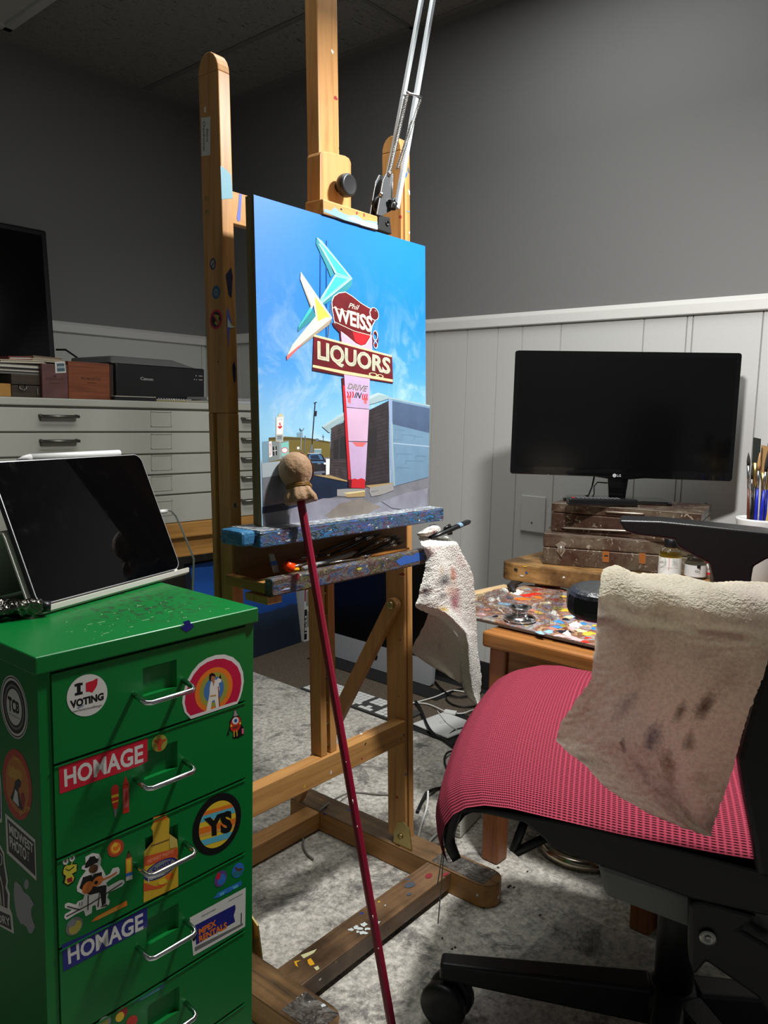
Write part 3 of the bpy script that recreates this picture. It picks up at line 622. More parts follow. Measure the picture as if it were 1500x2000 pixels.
d.poly(ylm, [(748, 250), (850, 212), (866, 220), (862, 330), (922, 372), (928, 440), (930, 718), (676, 836), (680, 464), (745, 385), (742, 310), (730, 290)]); d.poly(og, [(746, 212), (846, 182), (852, 224), (748, 252)]); d.poly(mat('sticker_redorange', (206, 84, 40), .4), [(678, 500), (928, 432), (928, 500), (678, 572)]); d.text(mat('sticker_salmon', (236, 170, 140), .4), 'MIDWEST PHOTO', (705, 524), (895, 446), (895, 470), (706, 550)); d.poly(mat('sticker_redorange', (206, 84, 40), .4), [(676, 690), (760, 716), (860, 690), (800, 730), (676, 754)])
d.ell(mat('sticker_midgrey', (120, 124, 130), .4), (800, 590), (118, -52), (-8, 62)); d.ring(bl_, (800, 590), (122, -54), (-8, 66), .12); d.text(bl_, 'Sunny', (730, 590), (880, 500), (890, 560), (740, 640), .02, .2); d.text(w_, 'JUICE', (700, 650), (826, 600), (830, 634), (704, 690), .02); d.ell(yl, (814, 680), (32, -10), (0, 22)); d.ell(og, (866, 642), (30, -8), (0, 26)); d.line(brn, [(730, 420), (862, 372)], 6)
d.poly(mat('sticker_cream2', (196, 176, 90), .4), [(866, 338), (920, 374), (922, 424), (866, 440)])
d.build('sticker', drawers[2], 'yellow juice bottle sticker with an orange cap')
d = D(ZC_); d.ell(rt, (472, 436), (60, -14), (-2, 64)); d.ell(og, (470, 436), (40, -9), (-1, 44)); d.ell(yl, (468, 412), (13, 0), (0, 15)); d.ring(yl, (472, 436), (32, -6), (0, 34), .35, 20, 0, 300); d.build('sticker', drawers[2], 'round orange sticker')
d = D(ZC_); d.poly(og, [(544, 514), (590, 500), (594, 662), (546, 678)]); d.poly(yl, [(552, 524), (582, 515), (584, 610), (553, 620)]); d.poly(brn, [(544, 514), (566, 454), (590, 500)]); d.poly(k_, [(560, 474), (566, 454), (574, 472)]); d.poly(bu, [(545, 624), (593, 608), (593, 632), (546, 648)]); d.poly(w_, [(546, 648), (593, 632), (594, 662), (546, 678)]); d.build('sticker', drawers[2], 'yellow pencil sticker')
d = D(ZC_); d.poly(k_, [(82, 600), (96, 562), (126, 560), (150, 548), (186, 548), (196, 570), (186, 612), (160, 628), (178, 650), (170, 680), (124, 716), (104, 700), (82, 690), (96, 650), (80, 630)]); ym = mat('sticker_lemon', (206, 196, 64), .4); d.poly(ym, [(88, 600), (100, 570), (150, 556), (186, 556), (184, 606), (150, 624), (168, 650), (160, 678), (122, 704), (98, 690), (108, 640), (88, 624)])
for cx_, cy_ in ((104, 532), (152, 509)): d.ell(w_, (cx_, cy_), (21, -5), (0, 26)); d.ell(gy_, (cx_, cy_), (10, 0), (0, 12)); 
d.line(ym, [(112, 556), (120, 576)], 6); d.line(ym, [(152, 534), (146, 562)], 6); d.poly(rdk, [(112, 662), (150, 646), (156, 678), (124, 690)]); d.line(k_, [(104, 588), (130, 600), (168, 570)], 6); d.build('sticker', drawers[2], 'small yellow creature sticker with eyes on stalks')
d = D(ZC_); out = [(250, 500), (300, 472), (350, 478), (366, 512), (358, 560), (384, 604), (400, 640), (430, 622), (450, 584), (490, 574), (502, 592), (498, 622), (440, 660), (402, 690), (412, 720), (500, 672), (530, 668), (538, 690), (520, 714), (420, 762), (410, 800), (428, 820), (424, 846), (390, 872), (330, 892), (324, 850), (300, 862), (296, 912), (252, 936), (238, 892), (180, 920), (110, 962), (94, 946), (100, 920), (150, 890), (98, 874), (100, 846), (124, 834), (180, 850), (196, 826), (232, 812), (244, 780), (190, 754), (186, 720), (210, 660), (254, 600), (222, 590), (224, 570), (250, 556)]
d.poly(w_, out); d.poly(k_, [(252, 545), (272, 520), (282, 500), (318, 494), (330, 512), (348, 514), (340, 540), (300, 560), (262, 582), (244, 580)]); d.ell(brn, (308, 588), (34, -8), (0, 32)); d.poly(k_, [(262, 640), (370, 610), (372, 680), (330, 720), (372, 710), (404, 706), (400, 840), (372, 860), (356, 760), (346, 868), (336, 868), (350, 762), (280, 780), (250, 760), (206, 728), (232, 650)]); d.poly(w_, [(292, 622), (312, 618), (302, 646)])
d.ell(mat('sticker_amber', (196, 110, 44), .4), (266, 724), (40, -16), (-4, 44)); d.ell(mat('sticker_amber', (196, 110, 44), .4), (340, 678), (40, -18), (0, 34)); d.ell(k_, (328, 688), (14, -4), (0, 14)); d.line(mat('sticker_amber', (196, 110, 44), .4), [(376, 668), (440, 640), (480, 612)], 12); d.line(k_, [(110, 936), (290, 842), (400, 770), (520, 690)], 7); d.line(k_, [(116, 862), (210, 888)], 8); d.line(k_, [(270, 780), (268, 890)], 7); d.line(k_, [(206, 832), (208, 862)], 4); d.line(k_, [(226, 826), (222, 858)], 4); d.poly(k_, [(356, 866), (404, 846), (412, 856), (370, 868)])
d.build('sticker', drawers[2], 'cut out sticker of a seated guitar player in a dark suit and hat')
d = D(ZC_); d.poly(og, [(290, 978), (330, 938), (554, 820), (556, 856), (340, 962)]); d.poly(gd, [(340, 940), (520, 846), (522, 868), (346, 956)]); d.build('sticker', drawers[2], 'orange crayon sticker')
d = D(ZC_); d.ell(gy_, (168, 1008), (62, -22), (-4, 66)); d.ell(mat('sticker_dull_yellow', (170, 160, 70), .4), (176, 1016), (46, -20), (-4, 48)); d.ell(mat('sticker_midgrey', (120, 124, 130), .4), (150, 986), (32, -10), (0, 26)); d.build('sticker', drawers[2], 'round grey and yellow sticker')
# drawer four
d = D(ZC_); d.poly(bl_, [(76, 1146), (702, 866), (704, 1010), (600, 1070), (90, 1340)]); d.text(w_, 'HOMAGE', (118, 1168), (672, 908), (674, 1030), (126, 1290), .028); d.build('sticker', drawers[3], 'navy rectangular sticker reading HOMAGE')
d = D(ZC_); d.poly(w_, [(1014, 946), (1424, 724), (1420, 1010), (1040, 1226)]); d.poly(gy_, [(1050, 1162), (1404, 984), (1404, 1000), (1050, 1196)]); d.poly(bl_, [(1052, 1002), (1346, 850), (1350, 880), (1336, 930), (1346, 976), (1060, 1146)]); d.text(og, 'MPEX', (1080, 1030), (1206, 958), (1210, 1002), (1082, 1076), .04); d.text(og, 'RENTALS', (1080, 1082), (1284, 974), (1288, 1022), (1084, 1128), .04)
d.text(k_, 'LENSES LIGHTS CAMERAS', (1100, 932), (1204, 876), (1204, 888), (1100, 944)); d.text(k_, 'mpexrentals', (1300, 816), (1400, 764), (1400, 778), (1300, 830)); d.line(k_, [(1392, 910), (1390, 990)], 6); d.ell(k_, (1046, 1090), (14, -6), (0, 26)); d.ring(k_, (1218, 980), (206, -120), (20, 160), .01, 4, 45, 46)
d.build('sticker', drawers[3], 'white rental shop sticker with navy panel reading MPEX RENTALS')
d = D(ZC_); d.ell(mat('sticker_plum', (96, 60, 130), .4), (1240, 660), (46, -18), (-2, 58)); d.ell(bu, (1248, 666), (30, -10), (-2, 40)); d.ell(rd, (1224, 642), (16, -6), (0, 26)); d.build('sticker', drawers[3], 'round purple and blue sticker')
d = D(ZC_); d.ell(bu, (1367, 598), (44, -16), (-2, 54)); d.ell(mat('sticker_teal', (40, 110, 130), .4), (1366, 618), (38, -14), (0, 24)); d.poly(brn, [(1342, 580), (1356, 572), (1366, 588), (1396, 582), (1402, 592), (1380, 606), (1360, 602)]); d.build('sticker', drawers[3], 'round blue sticker with a brown animal')
d = D(ZC_); d.poly(bu, [(1186, 808), (1222, 762), (1392, 674), (1394, 706), (1232, 796)]); d.poly(cy, [(1232, 770), (1366, 700), (1368, 722), (1236, 788)]); d.ell(bu, (1300, 748), (36, -18), (2, 12)); d.build('sticker', drawers[3], 'blue crayon sticker')
# drawer five
d = D(ZA_); d.poly(mat('sticker_teal', (40, 110, 130), .4), [(606, 1902), (630, 1878), (754, 1806), (754, 1832), (632, 1894)]); d.poly(mat('sticker_teal_pale', (70, 140, 150), .4), [(640, 1880), (730, 1828), (732, 1842), (644, 1892)]); d.build('sticker', drawers[4], 'teal crayon sticker')
d = D(ZA_); d.ell(rdk, (562, 1946), (24, -10), (0, 28)); d.ell(yl, (550, 1966), (20, -8), (0, 22)); d.ell(scl, (606, 1986), (26, -10), (0, 26)); d.build('sticker', drawers[4], 'red and yellow flower sticker')
d = D(ZA_); d.ell(mat('sticker_pale_grey', (150, 150, 148), .4), (480, 1994), (30, -12), (0, 30)); d.ell(olv, (480, 1996), (18, -7), (0, 18)); d.build('sticker', drawers[4], 'round pale sticker')
# left side of the cabinet
P0s, ns = CAB(.0036, 0, 0), -CAB.x
DS = lambda z: Decal(P0s, ns, zoom=z, base=.0002, step=.00002)
ZD_ = (0, 1280, 3.4483)
side = drawers[0].parent
d = DS(ZD_); c = (97, 348); d.ell(w_, c, (92, 76), (-8, 200)); d.ring(k_, c, (88, 73), (-8, 192), .045); d.ell(k_, c, (76, 64), (-7, 168)); d.ring(gy_, c, (66, 55), (-6, 146), .12); d.ell(w_, c, (51, 42), (-5, 116)); d.text(k_, 'TCB', (54, 268), (132, 320), (132, 398), (58, 372), .05); d.text(k_, 'STATION', (62, 384), (134, 420), (134, 434), (62, 398)); d.build('sticker', t_cab, 'round black and white TCB sticker')
d = DS(ZD_); c = (118, 870); d.ell(mat('sticker_brick', (180, 52, 34), .4), c, (98, 90), (-14, 222)); d.ell(mat('sticker_amber2', (190, 112, 40), .4), c, (78, 70), (-11, 176)); d.text(yl, 'DIRTY', (86, 668), (140, 716), (148, 744), (92, 690)); d.text(yl, 'SANTA', (130, 1050), (200, 1010), (206, 1040), (134, 1080)); d.poly(gd, [(50, 800), (62, 770), (64, 728), (80, 760), (92, 744), (104, 770), (128, 766), (152, 806), (146, 850), (110, 836), (76, 822)]); d.poly(k_, [(104, 846), (128, 828), (146, 850), (140, 884), (124, 900), (150, 1010), (160, 1052), (124, 1026), (96, 990), (72, 960), (94, 900)]); d.poly(w_, [(104, 900), (120, 920), (130, 1020), (90, 976)]); d.poly(rdk, [(142, 930), (160, 920), (172, 980), (160, 1040), (146, 1000)]); d.build('sticker', t_cab, 'round red sticker with a rooster')
d = DS(ZD_); d.poly(w_, [(36, 1062), (244, 1246), (254, 1524), (48, 1332)]); d.poly(k_, [(50, 1098), (232, 1260), (240, 1486), (60, 1318)]); d.text(w_, 'MIDWEST', (60, 1126), (224, 1270), (226, 1336), (64, 1196), .03); d.text(w_, 'PHOTO', (64, 1210), (178, 1304), (180, 1386), (68, 1286), .03); d.text(w_, 'EST', (186, 1316), (196, 1330), (198, 1394), (188, 1380)); d.build('sticker', t_cab, 'black rectangular sticker reading MIDWEST PHOTO')
d = DS(ZD_); m_ap = mat('sticker_silver', (150, 152, 154), .35); d.poly(m_ap, [(98, 1534), (112, 1522), (140, 1548), (164, 1594), (196, 1616), (216, 1650), (229, 1676), (214, 1702), (212, 1744), (226, 1796), (238, 1822), (228, 1852), (212, 1874), (196, 1866), (178, 1826), (160, 1812), (140, 1806), (116, 1758), (104, 1700), (94, 1610)]); d.ell(m_ap, (180, 1541), (14, 14), (-8, 30)); d.build('sticker', t_cab, 'silver bitten apple sticker')
d = DS(ZD_); d.poly(w_, [(-60, 1240), (0, 1270), (30, 1330), (36, 1400), (56, 1520), (50, 1560), (68, 1600), (66, 1700), (84, 1742), (96, 1874), (-60, 1790)]); d.poly(k_, [(-56, 1260), (-4, 1288), (22, 1340), (26, 1400), (44, 1520), (38, 1566), (54, 1610), (52, 1706), (-56, 1650)]); d.line(w_, [(0, 1330), (14, 1350), (14, 1400), (-4, 1420)], 5); d.line(w_, [(-10, 1440), (20, 1560), (30, 1690)], 6); d.line(w_, [(-30, 1460), (0, 1580), (10, 1680)], 6); d.poly(k_, [(-56, 1694), (70, 1752), (80, 1850), (-56, 1780)]); d.text(w_, 'HISTORY', (-110, 1700), (66, 1768), (74, 1824), (-106, 1762), .02); d.build('sticker', t_cab, 'tall black and white sticker ending in ORY')
d = DS(ZD_); d.poly(w_, [(-60, 760), (0, 760), (10, 900), (16, 1120), (4, 1128), (-60, 1080)]); d.poly(bl_, [(-60, 780), (-6, 780), (4, 900), (8, 1100), (-60, 1060)]); d.build('sticker', t_cab, 'white edged navy sticker')
# ================================================================== TABLET ON ITS STAND
L3, R3 = Zp(80, 1200, .692), Zp(365, 1120, .692)
tu = (R3-L3); tu.z = 0; TW = tu.length; ang_t = math.degrees(math.atan2(tu.y, tu.x)); TB = Frame((L3.x, L3.y, .690), ang_t)
tilt = math.radians(24); ct, st_ = math.cos(tilt), math.sin(tilt)
def tf(x, v, d):   # tablet plane: v up the screen, d behind it
    return TB(x, .010 + v*st_ + d*ct, .0052 + .004 + v*ct - d*st_)
t = thing('tablet_stand', 'folded white metal tablet stand on the green cabinet', 'tablet stand', TB(TW/2, .07, 0), ang_t)
m_std = mat('stand_white_metal', (214, 212, 202), .4)
prof = [(-.004, .011), (-.004, .005), (.000, .0012), (.008, .0006), (.016, .0012), (.020, .006)]
SL = .082
prof += [(.0215+SL*k/6*st_, .010+SL*k/6*ct) for k in range(1, 7)]
prof += [(.0575, .0895), (.0625, .0905), (.068, .0885), (.072, .083)] + [(.074+.040*k/5, .079-.0775*k/5) for k in range(0, 6)]
th = .0026; b = MB(m_std)
def offs(P, t_):
    o = []
    for i in range(len(P)):
        a = P[max(i-1, 0)]; c_ = P[min(i+1, len(P)-1)]; dx, dz = c_[0]-a[0], c_[1]-a[1]; l = math.hypot(dx, dz); o.append((P[i][0]-dz/l*t_, P[i][1]+dx/l*t_))
    return o
po = offs(prof, th)
for i in range(len(prof)-1):
    q = [prof[i], prof[i+1], po[i+1], po[i]]
    b.hexa([TB(0, *q[0]), TB(TW, *q[0]), TB(TW, *q[1]), TB(0, *q[1]), TB(0, *q[3]), TB(TW, *q[3]), TB(TW, *q[2]), TB(0, *q[2])])
b.build('bent_sheet', t)
t = thing('tablet_computer', 'black screened tablet with rounded corners standing on the green cabinet', 'tablet', TB(TW/2, .012, .009), ang_t)
tw, th_ = .2615, .1785; x0 = .006
def rrect(x0, x1, v0, v1, r, n=6):
    P = []
    for cx_, cy_, a in ((x1-r, v0+r, -90), (x1-r, v1-r, 0), (x0+r, v1-r, 90), (x0+r, v0+r, 180)):
        P += [(cx_+r*math.cos(math.radians(a+90*k/n)), cy_+r*math.sin(math.radians(a+90*k/n))) for k in range(n+1)]
    return P
OUT = rrect(x0, x0+tw, 0, th_, .013)
MB(mat('tablet_case_dark', (46, 46, 48), .45, .3)).prism([tf(x, v, 0) for x, v in OUT], tf(0, 0, .0062)-tf(0, 0, 0)).build('case', t)
MB(mat('aluminium_edge', (206, 208, 210), .3, .6)).prism([tf(x, v, -.0007) for x, v in OUT], tf(0, 0, .0007)-tf(0, 0, 0)).build('rim', t)
INN = rrect(x0+.0012, x0+tw-.0012, .0012, th_-.0012, .012)
m_scr = mat('tablet_glass', (5, 5, 6), .16); N, L, b_ = nodes(m_scr); tc = N.new('ShaderNodeTexCoord'); nS = noise(N, L, tc.outputs['Object'], 45, 6, .65); rS = ramp(N, [(.45, (30, 30, 30)), (.72, (120, 120, 120))]); L.new(nS.outputs[0], rS.inputs[0]); L.new(rS.outputs[0], b_.inputs['Roughness'])
MB(m_scr).prism([tf(x, v, -.0009) for x, v in INN], tf(0, 0, .0009)-tf(0, 0, 0)).build('screen', t)
# stylus on the top edge
t = thing('stylus', 'white stylus lying along the top edge of the tablet', 'stylus', tf(.12, th_+.005, .003), ang_t)
b = MB(mat('stylus_white', (232, 232, 230), .35)); xs0, xs1 = x0+.045, x0+.225; vv = th_+.0046
b.tube([tf(xs1, vv, .003), tf(xs1-.001, vv, .003), tf(xs0+.021, vv, .003)], [.0036, .0044, .0044], 12); b.build('barrel', t)
MB(mat('stylus_tip', (210, 210, 208), .5)).tube([tf(xs0+.0208, vv, .003), tf(xs0+.012, vv, .003), tf(xs0, vv-.002, .003)], [.0044, .003, .0007], 12).build('tip', t)
# charging cable
t = thing('charging_cable', 'white charging cable plugged into the right edge of the tablet', 'cable', tf(x0+tw+.008, .09, .003), ang_t)
pc = tf(x0+tw, th_*.495, .003); a_ = tf(1, 0, 0)-tf(0, 0, 0)
b = MB(mat('cable_white', (226, 226, 222), .45)); b.tube([pc+a_*.0005, pc+a_*.016], .0042, 10, flat=.75); b.build('plug', t)
b = MB(mat('cable_white', (226, 226, 222), .45)); up_ = tf(0, 1, 0)-tf(0, 0, 0)
pt = [pc+a_*.016, pc+a_*.021+up_*.001, pc+a_*.028-up_*.001, pc+a_*.0345-up_*.010, pc+a_*.037-up_*.028, pc+a_*.039-up_*.055, pc+a_*.040-up_*.080]
e_ = pt[-1]; pt += [Vector((e_.x+.003, e_.y+.008, .66)), Vector((e_.x+.002, e_.y+.012, .5)), Vector((e_.x-.004, e_.y+.02, .25)), Vector((e_.x-.03, e_.y+.04, RUG+.003)), Vector((e_.x-.10, e_.y+.25, RUG+.003))]
b.tube(pt, .0016, 8); b.build('cord', t)
# crumpled paint tube at the left end of the cabinet top
p = Zp(14, 1208, .69); t = thing('paint_tube', 'crumpled silver paint tube at the left end of the green cabinet top', 'paint tube', p)
G = []
for i in range(15):
    s_ = i/14; rw = .011 if s_ < .75 else .011*(1-(s_-.75)*1.4); row = []
    for j in range(15):
        a = 2*math.pi*j/14; k_r = 1+.22*math.sin(3*a+9*s_)+.16*math.sin(7*s_*5+2*a)
        row.append(Vector((p.x-.045+.075*s_, p.y+.012-.03*s_+rw*1.1*k_r*math.cos(a), max(.6906, .6905+.0125+rw*.95*k_r*math.sin(a)))))
    G.append(row)
b = MB(mat('crumpled_foil', (120, 116, 108), .22, 1.0, var=.6, vs=60, bump=.6, bs=120)); b.grid(G); b.build('foil_body', t)
MB(m_black).tube([p+Vector((.028, -.017, .0125)), p+Vector((.040, -.022, .0115))], .0065, 10).build('cap', t)
# ================================================================== EASEL
EA = Frame((.97, .85, 0), 2.5); T = math.tan(math.radians(2.5))
def es(x, y, z): return EA(x, y + z*T, z)          # leaning frame: y is the offset at floor level
def epx(X, Y, y): return EA.px(X, Y, y, T)
PNRM = (es(1, 0, 0)-es(0, 0, 0)).cross(es(0, 0, 1)-es(0, 0, 0)).normalized()
def elocal(p): q = Vector(p)-EA.o; return q.dot(EA.x), q.dot(EA.y), q.z
oakx = wood('easel_wood_x', (190, 140, 82), (160, 110, 58), 'x', .42, splat=.12); oaky = wood('easel_wood_y', (176, 126, 70), (146, 98, 50), 'y', .45, splat=.1)
oakz = wood('easel_wood_z', (192, 140, 82), (162, 112, 60), 'z', .42, splat=.13)
oaks = wood('easel_wood_plain', (186, 136, 80), (158, 110, 60), 'z', .45)
dirty = wood('easel_wood_dirty_x', (128, 98, 70), (92, 72, 54), 'x', .35, splat=.16, dirt=.6); dirtyy = wood('easel_wood_dirty_y', (128, 98, 66), (84, 68, 50), 'y', .3, splat=.16, dirt=.8)
m_brass = mat('brass', (176, 160, 104), .35, .9); m_steel = mat('dull_steel', (150, 150, 146), .35, 1.0)
t_e = thing('easel', 'tall wooden studio easel with paint smeared ledges holding the painting', 'easel', EA(0, .1, RUG), 2.5)
Z0 = RUG+.0005
def runner(xa, xb, ya, yb):
    n = 8; P = [(xb, yb), (xa, yb), (xa, ya+.03)]; xm, r = (xa+xb)/2, (xb-xa)/2
    P += [(xm-r*math.cos(math.pi*k/n), ya+.03-.03*math.sin(math.pi*k/n)) for k in range(1, n)] + [(xb, ya+.03)]
    top = .053
    b = MB(oaky).prism([EA(x, y, Z0) for x, y in P], (0, 0, top-.0008-Z0)); r_ = b.build('runner', t_e, bevel=.002)
    b = MB(dirtyy).prism([EA(x, y, top-.0008) for x, y in P], (0, 0, .0008)); b.build('worn_top', r_)
runner(.200, .262, -.105, .43); runner(-.268, -.206, -.112, .43)
b = MB(dirty).box((-.2055, -.016, .020), (.1995, .040, .0525), EA); b.build('foot_rail', t_e, bevel=.002)
b = MB(oakx).box((-.2055, .335, .012), (.1995, .375, .0515), EA); b.build('rear_rail', t_e, bevel=.002)
m_tape = painty('packing_tape_grime', [(70, 64, 58), (104, 98, 92), (48, 44, 42), (120, 116, 110), (84, 72, 58)], 22, rough=.12, bump=.5)
for xa, xb, ya, yb in ((.206, .256, -.085, .035), (-.262, -.212, -.10, -.030)): MB(m_tape).box((xa, ya, .0531), (xb, yb, .0537), EA).build('clear_tape', t_e, label='grimy clear packing tape stuck over the foot of the easel')
d = Decal(EA(0, 0, .0525), (0, 0, 1), zoom=(480, 1480, 2.778), base=.0004, step=.00003)
pw = mat('dry_paint_white', (206, 216, 214), .5); py_ = mat('dry_paint_yellow', (220, 160, 30), .4); pr = mat('dry_paint_red', (140, 44, 50), .5); pb = mat('dry_paint_blue', (78, 84, 96), .5); pc_ = mat('dry_paint_cream', (200, 196, 150), .5)
d.poly(py_, [(334, 1098), (352, 1088), (366, 1106), (374, 1122), (350, 1130), (338, 1116)]); d.poly(pc_, [(298, 1072), (330, 1060), (386, 1038), (370, 1060), (334, 1080), (314, 1090)]); d.poly(pc_, [(368, 1138), (392, 1130), (400, 1146), (384, 1156)]); d.poly(py_, [(262, 1106), (300, 1098), (276, 1112), (284, 1138), (270, 1128)])
for X, Y, s_ in ((570, 935, 12), (596, 920, 14), (618, 930, 12), (640, 905, 16), (660, 930, 14), (632, 948, 16), (606, 946, 9), (652, 952, 10), (720, 896, 10), (756, 804, 5)): d.poly(pw, [(X+s_*1.3*math.cos(k*.7)*random.uniform(.35, 1.3), Y+s_*.8*math.sin(k*.7)*random.uniform(.35, 1.3)) for k in range(9)])
d.ell(pr, (993, 642), (20, -4), (0, 13), 14); d.poly(pr, [(1064, 634), (1108, 618), (1090, 640), (1070, 646)]); d.ell(pb, (890, 692), (30, -8), (4, 14), 14); d.ell(pb, (886, 742), (14, -4), (0, 8), 12)
d.build('paint_drips', t_e)['kind'] = 'stuff'
# uprights
def upright(xa, xb, notch):
    ya, yb = .100, .146
    if notch == 'front': C_ = [(xa, ya), (xa+.0075, ya), (xa+.0075, ya+.014), (xa+.0125, ya+.014), (xa+.0125, ya), (xb, ya), (xb, yb), (xa, yb)]; segs = [(C_, .068, 1.421)]
    else:
        full = [(xa, ya), (xb, ya), (xb, yb), (xa, yb)]; C_ = [(xa, ya), (xb, ya), (xb, yb), (xa, yb), (xa, yb-.010), (xa+.012, yb-.010), (xa+.012, yb-.019), (xa, yb-.019)]; segs = [(C_, .068, .925), (full, .925, 1.421)]
    b = MB(oakz)
    for P, z0, z1 in segs: b.prism([es(x, y, z0) for x, y in P], es(0, 0, z1)-es(0, 0, z0))
    n = 10; ym, ry = (ya+yb)/2, (yb-ya)/2
    A = [es(xa, ym-ry*math.cos(math.pi*k/n), 1.421+.03*math.sin(math.pi*k/n)) for k in range(n+1)]; b.prism(A, EA(xb, 0, 0)-EA(xa, 0, 0))
    return b.build('upright', t_e, bevel=.0015)
uL_ = upright(-.222, -.200, 'side'); uR_ = upright(.209, .237, 'front')
for xa, s_ in ((.2085, -1), (-.1995, 1)):
    b = MB(m_brass); Y0 = .095
    P = [(Y0-.022, .036), (Y0+.030, .036), (Y0+.028, .080), (Y0+.020, .102), (Y0+.006, .108), (Y0-.010, .098)]
    b.prism([EA(xa, y+.008, z) for y, z in P], EA.x*(.003*s_)); b.tube([EA(xa+.003*s_, Y0+.019, .075), EA(xa+.0055*s_, Y0+.019, .075)], .006, 12); b.build('hinge_plate', t_e)
# braces to the rear
for xa in (.190, -.198):
    b = MB(oaks); A = es(xa, .118, .555); Bp = EA(xa, .405, .062); dv = (Bp-A).normalized(); up_ = dv.cross(EA.x).normalized(); n = 8; hw_ = .014
    P = [A+up_*hw_*math.cos(math.pi*k/n)-dv*hw_*math.sin(math.pi*k/n) for k in range(n+1)] + [Bp-up_*hw_, Bp+up_*hw_]
    b.prism(P, EA.x*.016); br = b.build('brace', t_e, bevel=.001)
    b = MB(m_brass); b.lathe([(.0085, 0), (.0085, .003), (.005, .0055), (.001, .006)], A-EA.x*.0003, -EA.x, 14); b.build('bolt', br)
# lower cross rail, upper bar
MB(oakx).box((-.1998, .098, .276), (.2088, .124, .3205), es).build('cross_rail', t_e, bevel=.0015)
bar = MB(oakx).box((-.1998, .127, 1.2155), (.2088, .143, 1.264), es).build('upper_bar', t_e, bevel=.0015)
d = Decal(es(0, .127, 1.23), PNRM, zoom=(350, 150, 3.335)); bs_ = mat('dry_paint_blueviolet', (90, 106, 190), .5); d.poly(bs_, [(390, 762), (408, 764), (402, 850), (398, 935), (384, 944), (374, 920), (384, 850)]); d.build('paint_smear', bar)
d = Decal(es(0, .127, 1.23), PNRM, zoom=(350, 150, 3.335)); d.line(bs_, [(458, 782), (452, 820), (440, 846)], 8); d.build('paint_smear', bar)
# mast: ladder strips below, single post above
b = MB(oakz); b.box((-.028, .104, .321), (-.0125, .130, .80), es); b.build('mast_strip', t_e, bevel=.001)
b = MB(oakz); b.box((-.0040, .104, .321), (.0125, .130, .80), es); b.build('mast_strip', t_e, bevel=.001)
for k in range(9): MB(m_brass).box((-.0124, .107, .335+.0395*k), (-.0041, .126, .338+.0395*k), es).build('ratchet_plate', t_e)
MB(oakz).box((-.016, .096, .80), (.034, .124, 1.78), es).build('mast', t_e, bevel=.002)
# top clamp
Yc = .066; fa = [epx(x, y, Yc) for x, y in ((625, 398), (625, 302), (628, 297), (634, 295), (674, 304), (682, 309), (686, 318), (686, 416))]
b = MB(oaks).prism(fa, EA.y*.0295); clamp = b.build('top_clamp', t_e, bevel=.0012)
kc = epx(660, 366, Yc); b = MB(mat('knob_black', (34, 35, 36), .38)); b.lathe([(.008, 0), (.008, .010), (.0175, .012), (.0185, .015), (.0185, .024), (.016, .0275), (.014, .027), (.001, .0272)], kc, -EA.y, 28); b.build('clamp_knob', clamp)
p0 = elocal(epx(631, 391, .026)); p1 = elocal(epx(738, 424, .026)); zt2 = (p0[2]+p1[2])/2
b = MB(oakx).box((p0[0], .026, 1.2358), (p1[0], .0655, zt2+.002), es); lg = b.build('clamp_ledge', t_e, bevel=.002)
d = Decal(es(0, .026, 1.24), PNRM, zoom=(380, 0, 3)); sm = mat('dry_paint_skyblue', (120, 156, 200), .5)
d.poly(sm, [(756, 1240), (760, 1225), (800, 1235), (820, 1215), (850, 1240), (900, 1262), (950, 1262), (990, 1290), (1070, 1300), (1072, 1335), (980, 1318), (880, 1290)]); d.poly(pw, [(890, 1275), (930, 1268), (960, 1284), (1000, 1300), (1040, 1306), (1072, 1320), (1072, 1345), (980, 1320)]); d.poly(pr, [(945, 1242), (954, 1240), (956, 1254), (948, 1258)]); d.poly(pr, [(990, 1250), (996, 1249), (996, 1270), (990, 1268)]); d.build('paint_smear', lg)['kind'] = 'stuff'
# tray
BLU = [(24, 36, 56), (34, 70, 140), (60, 130, 180), (26, 30, 40), (90, 110, 116), (36, 80, 150), (116, 84, 76), (26, 48, 90), (150, 176, 190)]
DRK = [(34, 36, 40), (66, 72, 78), (44, 70, 116), (96, 104, 104), (96, 56, 52), (54, 62, 56), (110, 106, 64), (34, 34, 40), (74, 92, 120)]
m_l1 = painty('ledge_paint_blue', BLU, 26, (1, 2, 2)); m_l2 = painty('ledge_paint_grey', DRK, 26, (1, 2, 2))
m_top = painty('ledge_paint_top', [(120, 130, 134), (60, 60, 64), (170, 180, 186), (90, 70, 60), (150, 170, 190)], 24, (1, 2, 2))
b = MB(m_l1).box((-.252, .000, .7345), (.204, .070, .7575), es); b.build('upper_ledge', t_e, bevel=.002)
MB(m_top).box((-.250, .0015, .7576), (.202, .068, .7592), es).build('ledge_crust', t_e, bevel=.0007)
b = MB(painty('blue_tape', [(40, 90, 130), (60, 120, 160), (34, 70, 104)], 30, spk=False)).box((-.279, .008, .738), (-.2525, .056, .760), es); b.build('taped_end', t_e, bevel=.004)
MB(wood('tray_back_wood', (116, 80, 38), (90, 60, 28), 'x', .5)).box((-.2215, .082, .664), (.195, .092, .734), es).build('tray_back', t_e)
MB(oakx).box((-.2205, .012, .664), (.146, .0815, .668), es).build('tray_floor', t_e)
b = MB(m_l2).box((-.236, -.006, .662), (.146, .0115, .6885), es); b.build('lower_ledge', t_e, bevel=.003)
d = Decal(es(0, -.006, .67), PNRM, zoom=(500, 980, 4.1667)); tp = mat('blue_masking_tape', (50, 96, 176), .6)
